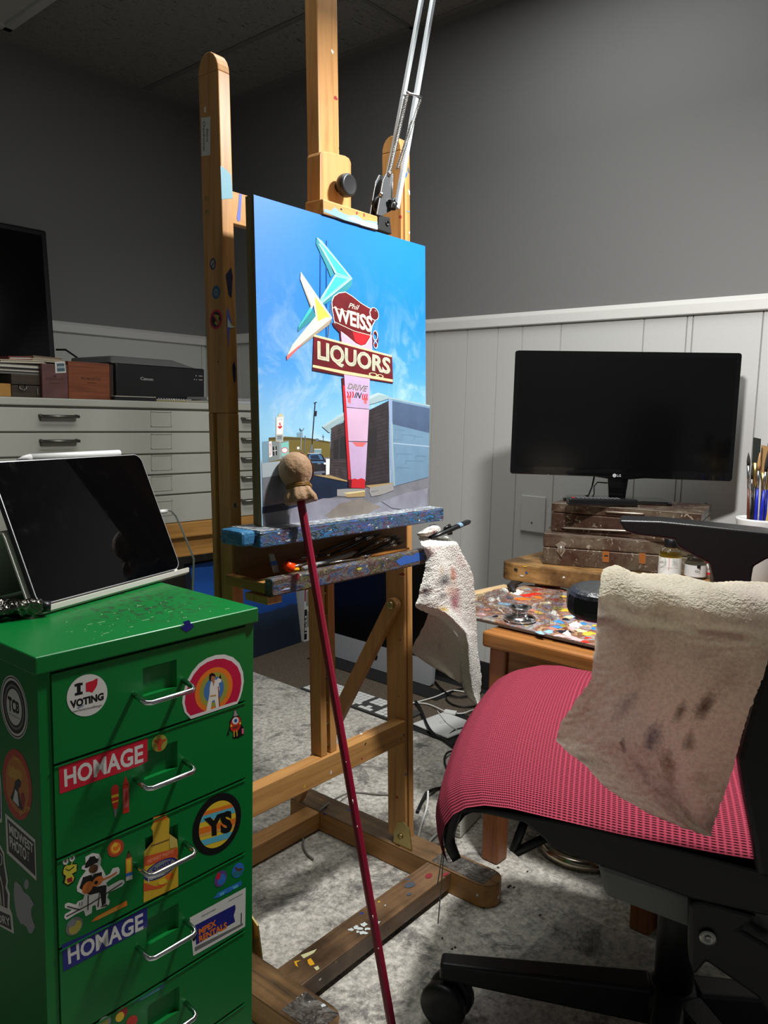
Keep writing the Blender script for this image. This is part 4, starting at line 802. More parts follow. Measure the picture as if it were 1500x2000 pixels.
d.poly(tp, [(1136, 484), (1200, 440), (1230, 436), (1270, 440), (1300, 416), (1340, 414), (1366, 402), (1366, 470), (1250, 500), (1170, 520)]); d.poly(mat('dry_paint_lilac', (170, 178, 220), .5), [(200, 724), (230, 706), (278, 696), (270, 710)]); d.poly(mat('dry_paint_lemon', (196, 196, 70), .5), [(816, 545), (850, 534), (862, 540), (850, 552), (830, 556)]); d.ell(pr, (330, 610), (26, -6), (0, 28), 9); d.build('tape_and_paint', t_e)
MB(oaky).box((-.2355, .0118, .664), (-.2215, .0995, .680), es).build('tray_side', t_e, bevel=.001)
MB(oaks).box((-.240, .000, .650), (-.212, .05, .6615), es).build('tray_block', t_e, bevel=.001)
b = MB(m_brass)
for x in (-.02, .13): b.tube([es(x, .0815, .728), es(x, .078, .722), es(x, .081, .716)], .0014, 6)
b.build('screw_hook', t_e)
# labels and stickers on the left upright
sx_ = lambda z: Decal(es(-.222, .12, 1), -EA.x, zoom=z, base=.0002, step=.00003)
d = sx_((350, 150, 3.335)); d.poly(w_, [(144, 268), (203, 260), (203, 510), (146, 518)]); 
def vtext(d, m_, txt, x0, y0, x1, y1): d.text(m_, txt, (x1, y0), (x1, y1), (x0, y1), (x0, y0), .01)
vtext(d, k_, 'Bistrot', 178, 340, 192, 425); vtext(d, k_, 'Chaudronnet', 156, 290, 170, 484); d.build('name_label', uL_, 'white handwritten label on the easel post')
d = sx_((350, 150, 3.335)); d.ell(mat('sticker_dusk', (70, 62, 96), .4), (219, 1219), (19, -6), (2, 38)); d.ell(mat('sticker_pale_grey', (150, 150, 148), .4), (219, 1219), (13, -4), (1, 26)); d.poly(mat('sticker_dusk', (70, 62, 96), .4), [(208, 1236), (232, 1200), (234, 1208), (212, 1244)]); d.build('sticker', uL_, 'small dark round sticker, upper of three')
d = sx_((350, 150, 3.335)); d.ell(mat('sticker_denim', (44, 92, 128), .4), (241, 1404), (26, -4), (0, 44)); d.poly(mat('sticker_midgrey', (120, 124, 130), .4), [(224, 1400), (240, 1376), (256, 1400), (250, 1430), (230, 1424)]); d.poly(mat('sticker_denim', (44, 92, 128), .4), [(232, 1404), (244, 1396), (244, 1416)]); d.build('sticker', uL_, 'round blue sticker, middle of three')
d = sx_((350, 150, 3.335)); d.ell(mat('sticker_crimson', (188, 24, 62), .4), (241, 1580), (40, -6), (0, 64)); d.ell(k_, (241, 1580), (30, -4), (0, 50)); d.poly(olv, [(220, 1556), (238, 1546), (262, 1556), (256, 1576), (266, 1600), (246, 1622), (230, 1606), (244, 1582)]); d.line(mat('sticker_crimson', (188, 24, 62), .4), [(220, 1545), (262, 1614)], 8); d.build('sticker', uL_, 'round red and black prohibition sticker, lowest of three')
b = MB(m_brass)
for X, Y in ((404, 388), (405.5, 415)): b.lathe([(.0034, 0), (.0034, .0008), (.002, .0008)], EA.xx(X, Y, -.222), -EA.x, 12)
b.build('screw_head', uL_)
d = Decal(es(0, .1, 1.2), PNRM, zoom=(350, 150, 3.335)); tq = mat('dry_paint_turquoise', (110, 160, 176), .5); d.poly(tq, [(268, 580), (300, 600), (338, 640), (344, 720), (349, 792), (276, 798), (272, 680)]); d.poly(mat('dry_paint_navy', (30, 40, 70), .5), [(302, 1290), (338, 1240), (348, 1300), (340, 1440), (322, 1420), (310, 1340)]); d.poly(mat('dry_paint_blueviolet', (90, 106, 190), .5), [(308, 1500), (320, 1520), (340, 1600), (326, 1660), (320, 1780), (310, 1640)]); d.poly(pw, [(316, 1570), (340, 1620), (364, 1630), (340, 1636), (314, 1630)]); d.poly(mat('dry_paint_navy', (30, 40, 70), .5), [(346, 1880), (356, 1850), (368, 1900), (367, 1980), (357, 1996), (348, 1940)]); d.build('paint_smear', uL_)['kind'] = 'stuff'
d = Decal(es(0, .1, 1.2), PNRM, zoom=(700, 250, 8.69)); d.ell(mat('dry_paint_cobalt', (60, 110, 200), .5), (812, 795), (18, -10), (-8, 48), 12); d.poly(pw, [(836, 1035), (872, 1070), (872, 1140), (854, 1120)]); d.line(mat('dry_paint_greyblue', (110, 130, 140), .5), [(815, 1405), (868, 1425)], 26); d.poly(pw, [(852, 1780), (872, 1750), (872, 1800)]); d.build('paint_smear', uR_)['kind'] = 'stuff'
# ================================================================== THE PAINTING
PY = .030
c4 = [elocal(epx(*q, PY)) for q in ((507, 383), (843, 478), (835, 985))]
px0, px1, pz0, pz1 = -.2215, .1895, .7605, 1.2345
t_p = thing('painting', 'painting of a red roadside liquor store sign under a blue sky on the easel', 'painting', es((px0+px1)/2, PY, pz0), 2.5)
MB(wood('panel_edge', (120, 104, 66), (96, 82, 52), 'z', .6)).box((px0, PY+.0006, pz0), (px1, PY+.0180, pz1), es).build('cradled_panel', t_p)
PN = (es(0, 0, 0)-es(0, 1, 0)); PN = (PN - Vector((0, 0, 1))*PN.dot(Vector((0, 0, 1)))); pn = (es(0, 0, 0)-es(0, 1, 0)).cross(Vector((0, 0, 0)))
pnorm = (es(1, 0, 0)-es(0, 0, 0)).cross(es(0, 0, 1)-es(0, 0, 0)).normalized()
# painted sky
m = mat('painted_sky', (40, 150, 240), .45); N, L, b_ = nodes(m); uvn = N.new('ShaderNodeUVMap'); uvn.uv_map = 'UVMap'
sp = N.new('ShaderNodeSeparateXYZ'); L.new(uvn.outputs[0], sp.inputs[0])
rv = ramp(N, [(.0, (176, 214, 232)), (.30, (150, 204, 234)), (.5, (76, 156, 222)), (.72, (30, 122, 214)), (1.0, (30, 112, 208))]); L.new(sp.outputs[1], rv.inputs[0])
rh = ramp(N, [(0, (92, 152, 240)), (.35, (26, 118, 214)), (1, (0, 112, 204))]); L.new(sp.outputs[0], rh.inputs[0])
rm = ramp(N, [(.35, (0, 0, 0)), (.75, (190, 190, 190))]); L.new(sp.outputs[1], rm.inputs[0])
sky = mix(N, L, rm.outputs[0], rv.outputs[0], rh.outputs[0])
nc = noise(N, L, mapping(N, L, uvn.outputs[0], (3.4, 3.2, 1), (.4, .2, 0)), 1.5, 8, .66, 1.4)
rc = ramp(N, [(.47, (0, 0, 0)), (.70, (205, 205, 205))]); L.new(nc.outputs[0], rc.inputs[0])
rw = ramp(N, [(.25, (255, 255, 255)), (.80, (60, 60, 60)), (.95, (0, 0, 0))]); L.new(sp.outputs[1], rw.inputs[0])
mf = N.new('ShaderNodeMath'); mf.operation = 'MULTIPLY'; L.new(rc.outputs[0], mf.inputs[0]); L.new(rw.outputs[0], mf.inputs[1])
L.new(mix(N, L, mf.outputs[0], sky, (214, 232, 240)), b_.inputs['Base Color'])
G = [[es(px0+(px1-px0)*i/4, PY, pz0+(pz1-pz0)*j/4) for j in range(5)] for i in range(5)]
b = MB(m); b.grid(G, False); b.build('painted_sky', t_p)
A = lambda n, c, **k: mat('art_'+n, c, .45, **k)
ZP = (490, 370, 2.984)
d = Decal(es(0, PY, 1), pnorm, zoom=ZP, base=.0002, step=.000008)
ink = A('ink', (30, 26, 34)); olive = A('olive', (112, 100, 50)); olv2 = A('olive_dark', (84, 76, 44)); dkn = A('navy_shadow', (22, 40, 66), var=.4, vs=40); asph = A('asphalt', (128, 130, 138), var=.35, vs=22); brick = A('brick', (72, 64, 66), var=.4, vs=90); brick2 = A('brick_dark', (52, 46, 50), var=.3, vs=90); wallb = A('wall_blue', (112, 146, 172), var=.12, vs=30); wallt = A('wall_blue_shadow', (76, 96, 126), var=.15, vs=30); eave = A('eave', (150, 176, 180)); cream = A('cream', (226, 214, 160), var=.2, vs=60); ivory = A('ivory', (232, 224, 196)); maroon = A('maroon', (110, 22, 30), var=.35, vs=30); maroon2 = A('maroon_dark', (84, 16, 26)); redp = A('red_post', (196, 34, 44)); lav = A('lavender', (198, 172, 208), var=.12, vs=24); lav2 = A('lavender_pink', (212, 178, 206), var=.12, vs=20); teal = A('teal', (66, 186, 182), var=.12, vs=40); teal2 = A('teal_pale', (128, 200, 190)); teal3 = A('teal_deep', (52, 136, 146)); yel = A('yellow', (198, 192, 84)); bei = A('beige', (206, 206, 190)); bei2 = A('beige_shade', (158, 146, 126)); pole = A('pole_blue', (36, 84, 150)); whit = A('white', (236, 238, 236)); hav = A('house_grey', (150, 160, 164)); winb = A('window_dark', (40, 38, 42)); sal = A('salmon', (214, 110, 110)); tan = A('tan', (168, 144, 100)); sgrey = A('slab_grey', (150, 150, 148))
BL_, BR_ = (74, 1985), (1030, 1870)
# ground
d.poly(asph, [(60, 1590), (300, 1560), (470, 1560), (470, 1690), (840, 1730), (1042, 1668), (1032, 1900), (1030, 1868), (72, 2010)])
d.poly(A('pavement_pale', (168, 178, 184)), [(62, 1575), (330, 1560), (340, 1640), (66, 1680)])
d.poly(dkn, [(360, 1660), (470, 1665), (565, 1700), (570, 1745), (520, 1760), (500, 1790), (360, 1820), (200, 1870), (66, 1890), (66, 1850), (240, 1820), (330, 1760)])
d.poly(A('lilac_grey', (146, 146, 160), var=.25, vs=30), [(240, 1860), (420, 1800), (540, 1800), (700, 1840), (900, 1770), (1030, 1740), (1028, 1868), (560, 1930), (200, 1976)])
d.poly(A('sand', (140, 132, 124), var=.25, vs=30), [(430, 1900), (520, 1830), (640, 1800), (760, 1850), (660, 1900), (500, 1940)])
d.line(A('crack', (70, 70, 78)), [(760, 1820), (820, 1858), (900, 1868)], 5)
# distant buildings
d.poly(A('far_blue', (120, 156, 176)), [(66, 1470), (104, 1466), (104, 1590), (68, 1596)]); d.poly(A('far_blue', (120, 156, 176)), [(268, 1418), (300, 1414), (302, 1450), (268, 1450)])
d.poly(olive, [(104, 1446), (200, 1440), (330, 1448), (462, 1470), (462, 1562), (330, 1562), (104, 1590)]); d.poly(olv2, [(104, 1446), (330, 1448), (462, 1470), (462, 1482), (330, 1460), (104, 1458)])
d.poly(A('grey_front', (130, 140, 140)), [(100, 1470), (222, 1464), (222, 1560), (100, 1590)]); d.poly(whit, [(104, 1470), (120, 1466), (124, 1556), (106, 1562)]); d.text(redp, 'COIN', (107, 1480), (118, 1478), (118, 1550), (108, 1552)); d.poly(winb, [(126, 1500), (150, 1496), (152, 1548), (128, 1552)]); d.line(whit, [(139, 1498), (140, 1550)], 3); d.line(whit, [(127, 1524), (151, 1521)], 3); d.poly(teal2, [(168, 1480), (218, 1470), (222, 1550), (170, 1556)]); d.ell(whit, (196, 1520), (22, 0), (0, 18)); d.ring(A('rose', (190, 130, 150)), (196, 1520), (22, 0), (0, 18), .3, 20)
d.poly(A('door_blue', (120, 150, 160)), [(368, 1514), (410, 1514), (410, 1562), (368, 1562)]); d.line(whit, [(368, 1514), (410, 1514)], 3); d.poly(whit, [(268, 1500), (282, 1500), (282, 1514), (268, 1514)]); d.poly(A('far_grey', (100, 110, 124)), [(376, 1452), (394, 1452), (394, 1468), (376, 1468)]); d.line(ink, [(420, 1428), (422, 1470)], 2); d.line(ink, [(414, 1440), (428, 1442)], 2)
# motel sign, poles
d.poly(hav, [(164, 1470), (176, 1468), (178, 1570), (164, 1574)]); d.poly(bei, [(146, 1324), (192, 1318), (186, 1470), (144, 1468)]); d.poly(whit, [(152, 1330), (188, 1326), (184, 1425), (150, 1426)]); d.poly(cream, [(160, 1308), (182, 1308), (182, 1320), (160, 1322)]); d.text(hav, 'LOVE', (158, 1336), (182, 1334), (182, 1346), (158, 1348)); d.poly(redp, [(154, 1384), (162, 1378), (168, 1382), (176, 1376), (182, 1384), (168, 1396)]); d.poly(sal, [(162, 1362), (170, 1356), (176, 1376), (164, 1376)]); d.poly(hav, [(148, 1432), (184, 1430), (182, 1464), (148, 1464)]); d.line(ink, [(154, 1440), (178, 1439)], 3); d.line(ink, [(154, 1450), (178, 1449)], 3)
d.line(ink, [(374, 1240), (352, 1532)], 5); d.line(ink, [(366, 1244), (384, 1240)], 4); d.poly(ink, [(372, 1292), (384, 1290), (382, 1320), (370, 1320)]); d.poly(A('far_grey', (100, 110, 124)), [(352, 1486), (358, 1486), (360, 1532), (340, 1532)])
d.line(hav, [(294, 1396), (290, 1520)], 4); d.line(ink, [(284, 1392), (288, 1406), (300, 1406), (308, 1392)], 3); d.line(A('far_grey', (100, 110, 124)), [(316, 1434), (312, 1530)], 4)
# parked car
d.poly(ink, [(322, 1556), (336, 1536), (390, 1536), (414, 1546), (430, 1574), (440, 1590), (438, 1640), (434, 1664), (418, 1666), (412, 1650), (370, 1650), (330, 1640)]); d.poly(A('car_blue', (70, 110, 150)), [(334, 1552), (346, 1541), (392, 1541), (410, 1552), (420, 1576), (340, 1572)]); d.poly(A('car_glass', (30, 48, 70)), [(344, 1550), (388, 1546), (404, 1574), (350, 1570)]); d.line(whit, [(330, 1538), (400, 1538)], 3); d.poly(A('car_blue', (70, 110, 150)), [(336, 1584), (424, 1584), (434, 1596), (350, 1594)]); d.ell(whit, (430, 1597), (8, 0), (0, 6), 10); d.ell(A('far_grey', (100, 110, 124)), (396, 1598), (10, 0), (0, 6), 10); d.poly(winb, [(360, 1600), (410, 1602), (412, 1640), (362, 1634)]); d.poly(A('far_grey', (100, 110, 124)), [(352, 1646), (430, 1640), (432, 1652), (352, 1656)]); d.poly(whit, [(436, 1570), (458, 1570), (456, 1660), (436, 1664)])
# store building
d.poly(brick, [(468, 1390), (800, 1232), (808, 1712), (668, 1736), (575, 1700), (458, 1668)])
d.poly(brick2, [(660, 1300), (800, 1232), (806, 1712), (664, 1734)])
for k in range(17):
    y = 1600-k*22; d.line(ink, [(462, 1668-k*15), (556, 1690-k*19)], 2, same=k > 0)
for k in range(22): d.line(brick, [(690, 1726-k*21), (804, 1704-k*22)], 2.5, same=k > 0)
d.poly(winb, [(480, 1466), (556, 1430), (554, 1570), (478, 1572)]); d.line(brick, [(514, 1450), (512, 1572)], 4); d.poly(winb, [(690, 1402), (734, 1384), (730, 1562), (682, 1562)])
d.poly(wallb, [(800, 1216), (1042, 1260), (1034, 1676), (838, 1728), (818, 1716)]); d.poly(wallt, [(808, 1230), (1040, 1276), (1038, 1420), (816, 1366)]); d.line(eave, [(800, 1214), (1042, 1262)], 9); d.poly(A('corner_trim', (140, 160, 190)), [(800, 1216), (822, 1228), (826, 1725), (816, 1722)]); d.line(A('stripe', (160, 186, 206)), [(820, 1478), (1038, 1498)], 6)
for y, x0, x1 in ((1400, 840, 900), (1430, 880, 960), (1456, 830, 880), (1440, 950, 1000), (1540, 850, 940), (1580, 900, 1000), (1620, 850, 930), (1552, 960, 1020)): d.line(A('block_line', (92, 122, 148)), [(x0, y), (x1, y+4)], 2.5); d.line(A('block_line', (92, 122, 148)), [(x0, y), (x0, y+22)], 2.5, same=True)
d.line(eave, [(820, 1360), (824, 1500), (834, 1730)], 8)
d.poly(eave, [(414, 1382), (690, 1208), (740, 1184), (800, 1208), (800, 1220), (692, 1254), (460, 1396), (462, 1416), (452, 1416)]); d.poly(A('eave_light', (176, 196, 200)), [(414, 1378), (690, 1204), (740, 1184), (800, 1206), (745, 1196), (694, 1222), (418, 1388)])
d.poly(tan, [(462, 1666), (560, 1696), (560, 1704), (360, 1664)])
# slabs at the foot of the sign
d.poly(sgrey, [(500, 1748), (560, 1744), (660, 1742), (664, 1758), (560, 1770), (556, 1790), (500, 1786)]); d.poly(cream, [(538, 1768), (662, 1754), (664, 1762), (560, 1776)]); d.poly(tan, [(548, 1776), (664, 1764), (662, 1790), (556, 1794)]); d.poly(sgrey, [(692, 1736), (826, 1712), (832, 1752), (770, 1776), (700, 1790), (688, 1760)]); d.poly(tan, [(664, 1726), (826, 1708), (826, 1714), (690, 1738)]); d.text(ink, 'PRESCOTT', (700, 1758), (744, 1752), (744, 1760), (700, 1766), 0, .3)
# arrows
d.line(pole, [(405, 295), (403, 660)], 5); d.line(pole, [(440, 296), (439, 860)], 5); d.line(A('far_grey', (100, 110, 124)), [(466, 660), (448, 862)], 5); d.poly(A('far_grey', (100, 110, 124)), [(402, 800), (470, 760), (470, 775), (402, 830)])
d.poly(teal3, [(380, 278), (378, 318), (448, 470), (462, 512), (482, 494), (410, 306)]); d.poly(teal2, [(384, 280), (412, 300), (590, 520), (488, 492)]); d.poly(teal, [(392, 290), (505, 420), (570, 512), (500, 485)]); d.poly(teal2, [(488, 494), (590, 520), (405, 672), (402, 636)]); d.poly(teal, [(492, 508), (560, 524), (420, 640), (440, 600)]); d.poly(teal3, [(590, 520), (586, 556), (560, 590), (404, 684), (405, 668)]); d.poly(teal, [(345, 682), (356, 712), (380, 740), (272, 826), (276, 796)]); d.poly(teal3, [(356, 700), (384, 742), (274, 828), (274, 812)])
for a_, c_ in (((386, 284), (580, 512)), ((396, 318), (494, 490)), ((584, 520), (410, 664)), ((494, 498), (408, 632))): d.line(whit, [a_, c_], 3, same=True)
d.poly(bei, [(288, 480), (286, 524), (350, 700), (366, 668)]); d.poly(bei2, [(292, 530), (346, 690), (352, 682)]); d.poly(ivory, [(288, 480), (472, 748), (376, 738), (360, 660)]); d.poly(yel, [(368, 622), (460, 744), (388, 772), (384, 730)]); d.poly(ivory, [(376, 738), (472, 748), (300, 890), (206, 972), (240, 905)]); d.poly(bei2, [(472, 748), (452, 790), (270, 930), (208, 996), (206, 968), (300, 890)]); d.poly(sal, [(270, 915), (300, 900), (208, 996), (206, 975)]); d.poly(yel, [(388, 770), (384, 728), (440, 742)])
for a_, c_ in (((292, 492), (464, 742)), ((300, 520), (378, 700)), ((464, 750), (218, 958)), ((380, 742), (230, 930))): d.line(whit, [a_, c_], 3, same=True)
# post and boards
d.poly(lav, [(514, 800), (706, 850), (704, 950), (522, 900)]); d.line(maroon2, [(514, 800), (524, 900)], 8)
hs = [(470, 700), (468, 650), (480, 622), (508, 602), (548, 596), (590, 622), (640, 662), (690, 692), (712, 694), (736, 716), (738, 746), (720, 770), (706, 796), (694, 866), (668, 908), (642, 916), (610, 902), (556, 856), (516, 826), (484, 780)]
d.poly(whit, hs); cx_, cy_ = 595, 750; d.poly(maroon, [(cx_+(x-cx_)*.972, cy_+(y-cy_)*.972) for x, y in hs]); d.poly(maroon2, [(470, 776), (486, 780), (520, 818), (524, 846), (480, 800)]); d.poly(redp, [(590, 830), (694, 850), (664, 900), (640, 908), (606, 886)])
d.text(ivory, 'WEISS', (482, 680), (706, 742), (700, 836), (492, 766), .03); d.text(ink, 'WEISS', (486, 684), (702, 744), (697, 830), (496, 764), -.03)
d.text(ivory, 'WEISS', (484, 682), (704, 743), (699, 833), (494, 765), .0)
d.line(ivory, [(470, 690), (484, 690), (700, 756)], 3); d.text(ivory, 'Phil', (568, 660), (630, 676), (626, 704), (566, 690), 0, .3); d.line(ivory, [(486, 772), (600, 826), (694, 850)], 3)
d.ring(maroon, (716, 726), (26, 8), (0, 36), .34, 24); d.ring(whit, (716, 726), (27, 8), (0, 37), .08, 24); d.ring(maroon, (722, 870), (18, 4), (0, 50), .4, 24); d.ring(whit, (722, 852), (14, 3), (0, 30), .16, 24); d.ring(whit, (724, 906), (12, 3), (0, 22), .2, 24); d.line(whit, [(700, 700), (690, 714), (694, 740)], 4)
d.poly(maroon, [(364, 845), (820, 968), (826, 1130), (356, 1054)]); d.poly(cream, [(364, 845), (820, 968), (818, 978), (365, 858)]); d.poly(cream, [(358, 1022), (540, 1058), (824, 1108), (824, 1122), (540, 1076), (357, 1036)]); d.poly(maroon2, [(356, 1038), (540, 1078), (540, 1088), (356, 1054)])
d.text(A('letter_shadow', (96, 92, 70)), 'LIQUORS', (388, 886), (814, 988), (812, 1098), (390, 1012), .03); d.text(ivory, 'LIQUORS', (385, 882), (810, 984), (807, 1094), (386, 1008), .028); d.text(A('letter_core', (196, 192, 160), var=.35, vs=90), 'LIQUORS', (389, 886), (806, 988), (803, 1090), (390, 1004), -.005)
d.ring(cream, (710, 1080), (26, 4), (0, 12), .3, 20); d.ring(cream, (752, 1088), (18, 4), (0, 10), .35, 20)
d.poly(maroon2, [(526, 1096), (546, 1100), (582, 1738), (566, 1736)]); d.poly(redp, [(532, 1140), (548, 1144), (582, 1738), (568, 1737)]); d.poly(lav, [(540, 1078), (690, 1104), (686, 1280), (554, 1268)]); d.poly(lav2, [(554, 1272), (686, 1282), (676, 1468), (566, 1466)]); d.poly(lav, [(566, 1470), (676, 1472), (664, 1700), (582, 1692)]); d.poly(sal, [(586, 1472), (672, 1474), (650, 1500), (610, 1498)]); d.poly(sal, [(560, 1200), (580, 1204), (578, 1250), (562, 1240)]); d.poly(sal, [(654, 1214), (676, 1214), (670, 1252), (656, 1246)])
d.line(ink, [(554, 1270), (686, 1281)], 3); d.line(ink, [(566, 1468), (676, 1471)], 3)
d.text(ink, 'DRIVE', (562, 1128), (678, 1146), (674, 1180), (560, 1162), .02, .3); d.text(ink, 'IN', (602, 1180), (644, 1186), (640, 1220), (598, 1214), .02, .3); d.text(ivory, 'DRIVE', (566, 1130), (674, 1146), (670, 1176), (564, 1160), -.03, .3)
for k in range(3):
    x = 556+k*15; d.poly(redp, [(x, 1178), (x+7, 1179), (x+12, 1196), (x+6, 1214), (x-1, 1213), (x+5, 1195)], same=k > 0); x = 646+k*12; d.poly(redp, [(x+2, 1192), (x+8, 1193), (x+4, 1212), (x+8, 1228), (x+2, 1227), (x-2, 1210)], same=True)
d.poly(redp, [(582, 1690), (600, 1684), (620, 1690), (640, 1682), (662, 1690), (662, 1742), (568, 1738), (570, 1692)]); d.poly(maroon2, [(566, 1690), (584, 1692), (582, 1740), (566, 1738)])
d.build('painted_scene', t_p)
# ================================================================== MAHL STICK
foot = Zp(786, 2125, RUG+.0045); top = epx(587, 976, -.004); ax = (top-foot).normalized()
t = thing('mahl_stick', 'dark red wooden mahl stick with a tan leather head leaning on the painting', 'mahl stick', foot)
m_red = mat('stick_red', (132, 14, 44), .35, var=.15, vs=20)
sd = ax.cross(Vector((0, 0, 1))).normalized(); b = MB(m_red)
b.tube([foot, foot+(top-foot)*.5, top+ax*.02], .0062, 8, smooth=False); b.build('shaft', t)
b = MB(mat('stick_scratch', (206, 190, 180), .5))
for s_, r_ in ((.42, .008), (.46, .016), (.53, .004), (.27, .012), (.22, .006)):
    c_ = foot+(top-foot)*s_ + (CAM-foot).normalized()*.0060; b.tube([c_, c_+ax*r_*.4], .0011, 6)
b.build('paint_specks', t)
m_le = mat('leather_tan', (150, 116, 80), .7, var=.2, vs=40, bump=.25, bs=160, sheen=.2)
u_ = ax.orthogonal().normalized(); w2 = ax.cross(u_)
prof = [(.0075, -.002), (.021, -.0045), (.0235, -.002), (.0225, .006), (.0185, .016), (.0150, .0205), (.0165, .024), (.0215, .031), (.0245, .040), (.0250, .048), (.0235, .056), (.0190, .064), (.0120, .070), (.0050, .0725), (.0003, .073)]
G = []
for r_, z_ in prof:
    row = []
    for j in range(61):
        a = 2*math.pi*j/60; k_r = 1 + (.13*math.cos(6*a+.5)+.07*math.cos(11*a)) * max(0, min(1, (.021-z_)/.015)) + .05*(abs(math.cos(3.5*a))-.6)*(1 if .02 < z_ < .062 else .3)
        row.append(top+ax*z_+(u_*math.cos(a)+w2*math.sin(a))*r_*k_r)
    G.append(row)
b = MB(m_le); b.grid([list(r) for r in zip(*G)]); hd = b.build('leather_head', t)
m_co = mat('cord_ochre', (120, 84, 24), .4); b = MB(m_co)
for k in range(2): b.tube([top+ax*(.0195+.0025*k)+(u_*math.cos(2*math.pi*j/28)+w2*math.sin(2*math.pi*j/28))*.0172 for j in range(28)], .0015, 6, closed=True)
sv = EA.x; kn = top+ax*.0205+sv*.0155-EA.y*.008
b.ball(kn, (.0042, .0042, .0048), 10, 8); b.tube([kn, kn+ax*-.006+sv*.002, kn+ax*-.012+sv*.0005], .0013, 6); b.build('tie_cord', t)
b = MB(mat('cord_brown', (84, 46, 22), .5)); pts_ = []
for k in range(9):
    s_ = k/8; z_ = .0225+.046*s_; r_ = [.0172, .0215, .0255, .0262, .0264, .0258, .0235, .0195, .014][k]; an = Vector((EA.x*math.cos(1.2*s_-.2)-EA.y*math.sin(1.5*s_+.2))); an = (an-ax*an.dot(ax)).normalized(); pts_.append(top+ax*z_+an*r_)
b.tube(pts_, .0014, 6); b.ball(pts_[-1], .0026, 8, 6); b.build('loose_cord', t)
# ================================================================== TOOLS IN THE TRAY
def tool(name, label, cat, p, q, parts, group='brushes and pencils lying in the easel tray'):
    """parts: (part name, material, fraction from, fraction to, radii)"""
    p, q = Vector(p), Vector(q); t = thing(name, label, cat, (p+q)/2, 0, group)
    for nm, m_, a, c_, rs in parts:
        n = len(rs); MB(m_).tube([p+(q-p)*(a+(c_-a)*k/(n-1)) for k in range(n)], rs, 10).build(nm, t)
    return t
m_fer = mat('ferrule_silver', (190, 190, 188), .25, 1.0); m_brb = mat('brush_handle_black', (24, 22, 22), .35); m_bri = mat('bristle_tan', (170, 130, 84), .8); m_brd = mat('bristle_dark', (40, 36, 32), .8); m_pgr = mat('pencil_grey', (134, 134, 134), .5); m_wd = mat('handle_orange_wood', (196, 128, 56), .4); m_lead = mat('lead_pink', (200, 130, 116), .6)
def brush(p, q, mh, mb_, label, r=.0035, tip=.78):
    return tool('paintbrush', label, 'paintbrush', p, q, [('handle', mh, 0, tip-.12, [r*.55, r*.9, r*1.1, r*.8]), ('ferrule', m_fer, tip-.12, tip+.02, [r*.85, r, r]), ('bristles', mb_, tip+.02, 1, [r*.95, r*1.1, r*.8, r*.2])])
def ty(X, Y, y): return epx(X, Y, y)
tool('pencil', 'thick grey charcoal pencil with a pink tip leaning across the easel tray', 'pencil', ty(592, 1111, .010), ty(699, 1078, .055), [('barrel', m_pgr, 0, .9, [.0042, .0042]), ('tip', m_lead, .9, 1, [.0042, .0012])])
tool('pen', 'silver pen lying in the easel tray behind the grey pencil', 'pen', ty(588, 1089.5, .050), ty(648, 1083, .062), [('barrel', m_fer, 0, .5, [.0022, .0026]), ('grip', m_brb, .5, .8, [.0027, .0027]), ('tip', m_fer, .8, 1, [.0026, .0024])])
tool('pen', 'slim silver pen lying just behind the front lip of the easel tray', 'pen', ty(618, 1104, .016), ty(710, 1089, .020), [('barrel', m_fer, .25, 1, [.0016, .0016]), ('grip', m_brb, 0, .25, [.0008, .002])])
brush(ty(798, 1071.5, .026), ty(700, 1090, .026), m_wd, m_bri, 'orange handled brush lying along the front lip of the easel tray', .004, .9)
brush(ty(690, 1086, .045), ty(752, 1051, .070), m_brb, m_bri, 'black handled brush with a silver ferrule leaning up in the easel tray', .003)
for k, (a, c_) in enumerate((((625, 1078), (724, 1044)), ((646, 1084), (746, 1040)), ((690, 1080), (776, 1046)), ((700, 1084), (790, 1058)), ((712, 1086), (783, 1050)))):
    brush(ty(*a, .058), ty(*c_, .074), m_brb, m_brd, ['dark brush leaning farthest left in the shadow of the easel tray', 'dark brush crossing above the grey pencil in the tray shadow', 'dark brush leaning near the middle of the easel tray', 'dark brush reaching farthest right in the easel tray', 'dark brush in the bunch at the right of the easel tray'][k], .0028+.0004*(k % 3))
t = thing('utility_knife', 'glossy orange plastic knife handle at the left end of the easel tray', 'knife', ty(572, 1108, .03))
MB(mat('plastic_orange', (255, 70, 10), .25)).tube([ty(559, 1104, .018), ty(566, 1108, .020), ty(588, 1107, .034)], [.0065, .0082, .006], 12).build('handle', t)
MB(mat('plastic_yellow', (250, 180, 30), .3)).tube([ty(572, 1112, .016), ty(582, 1112, .018)], .0032, 8).build('slider', t)
MB(m_fer).tube([ty(571, 1108, .0150), ty(600, 1099, .022)], .0022, 8).build('blade_holder', t)
tool('pencil', 'reddish pencil lying behind the orange handle in the easel tray', 'pencil', ty(562, 1096, .045), ty(606, 1091, .05), [('barrel', mat('pencil_maroon', (110, 44, 40), .5), 0, .9, [.0028, .0028]), ('tip', m_lead, .9, 1, [.0028, .0008])])
t = thing('wood_strip', 'short pale wood strip with blue tape standing in the left end of the tray', 'strip', ty(540, 1118, .02))
A_, B_ = ty(541, 1118, .03), ty(531, 1082, .04); b = MB(mat('strip_pale', (176, 172, 160), .6, var=.4, vs=80)); b.prism([A_-EA.x*.005, A_+EA.x*.005, B_+EA.x*.0045, B_-EA.x*.0045], EA.y*.003); b.build('strip', t)
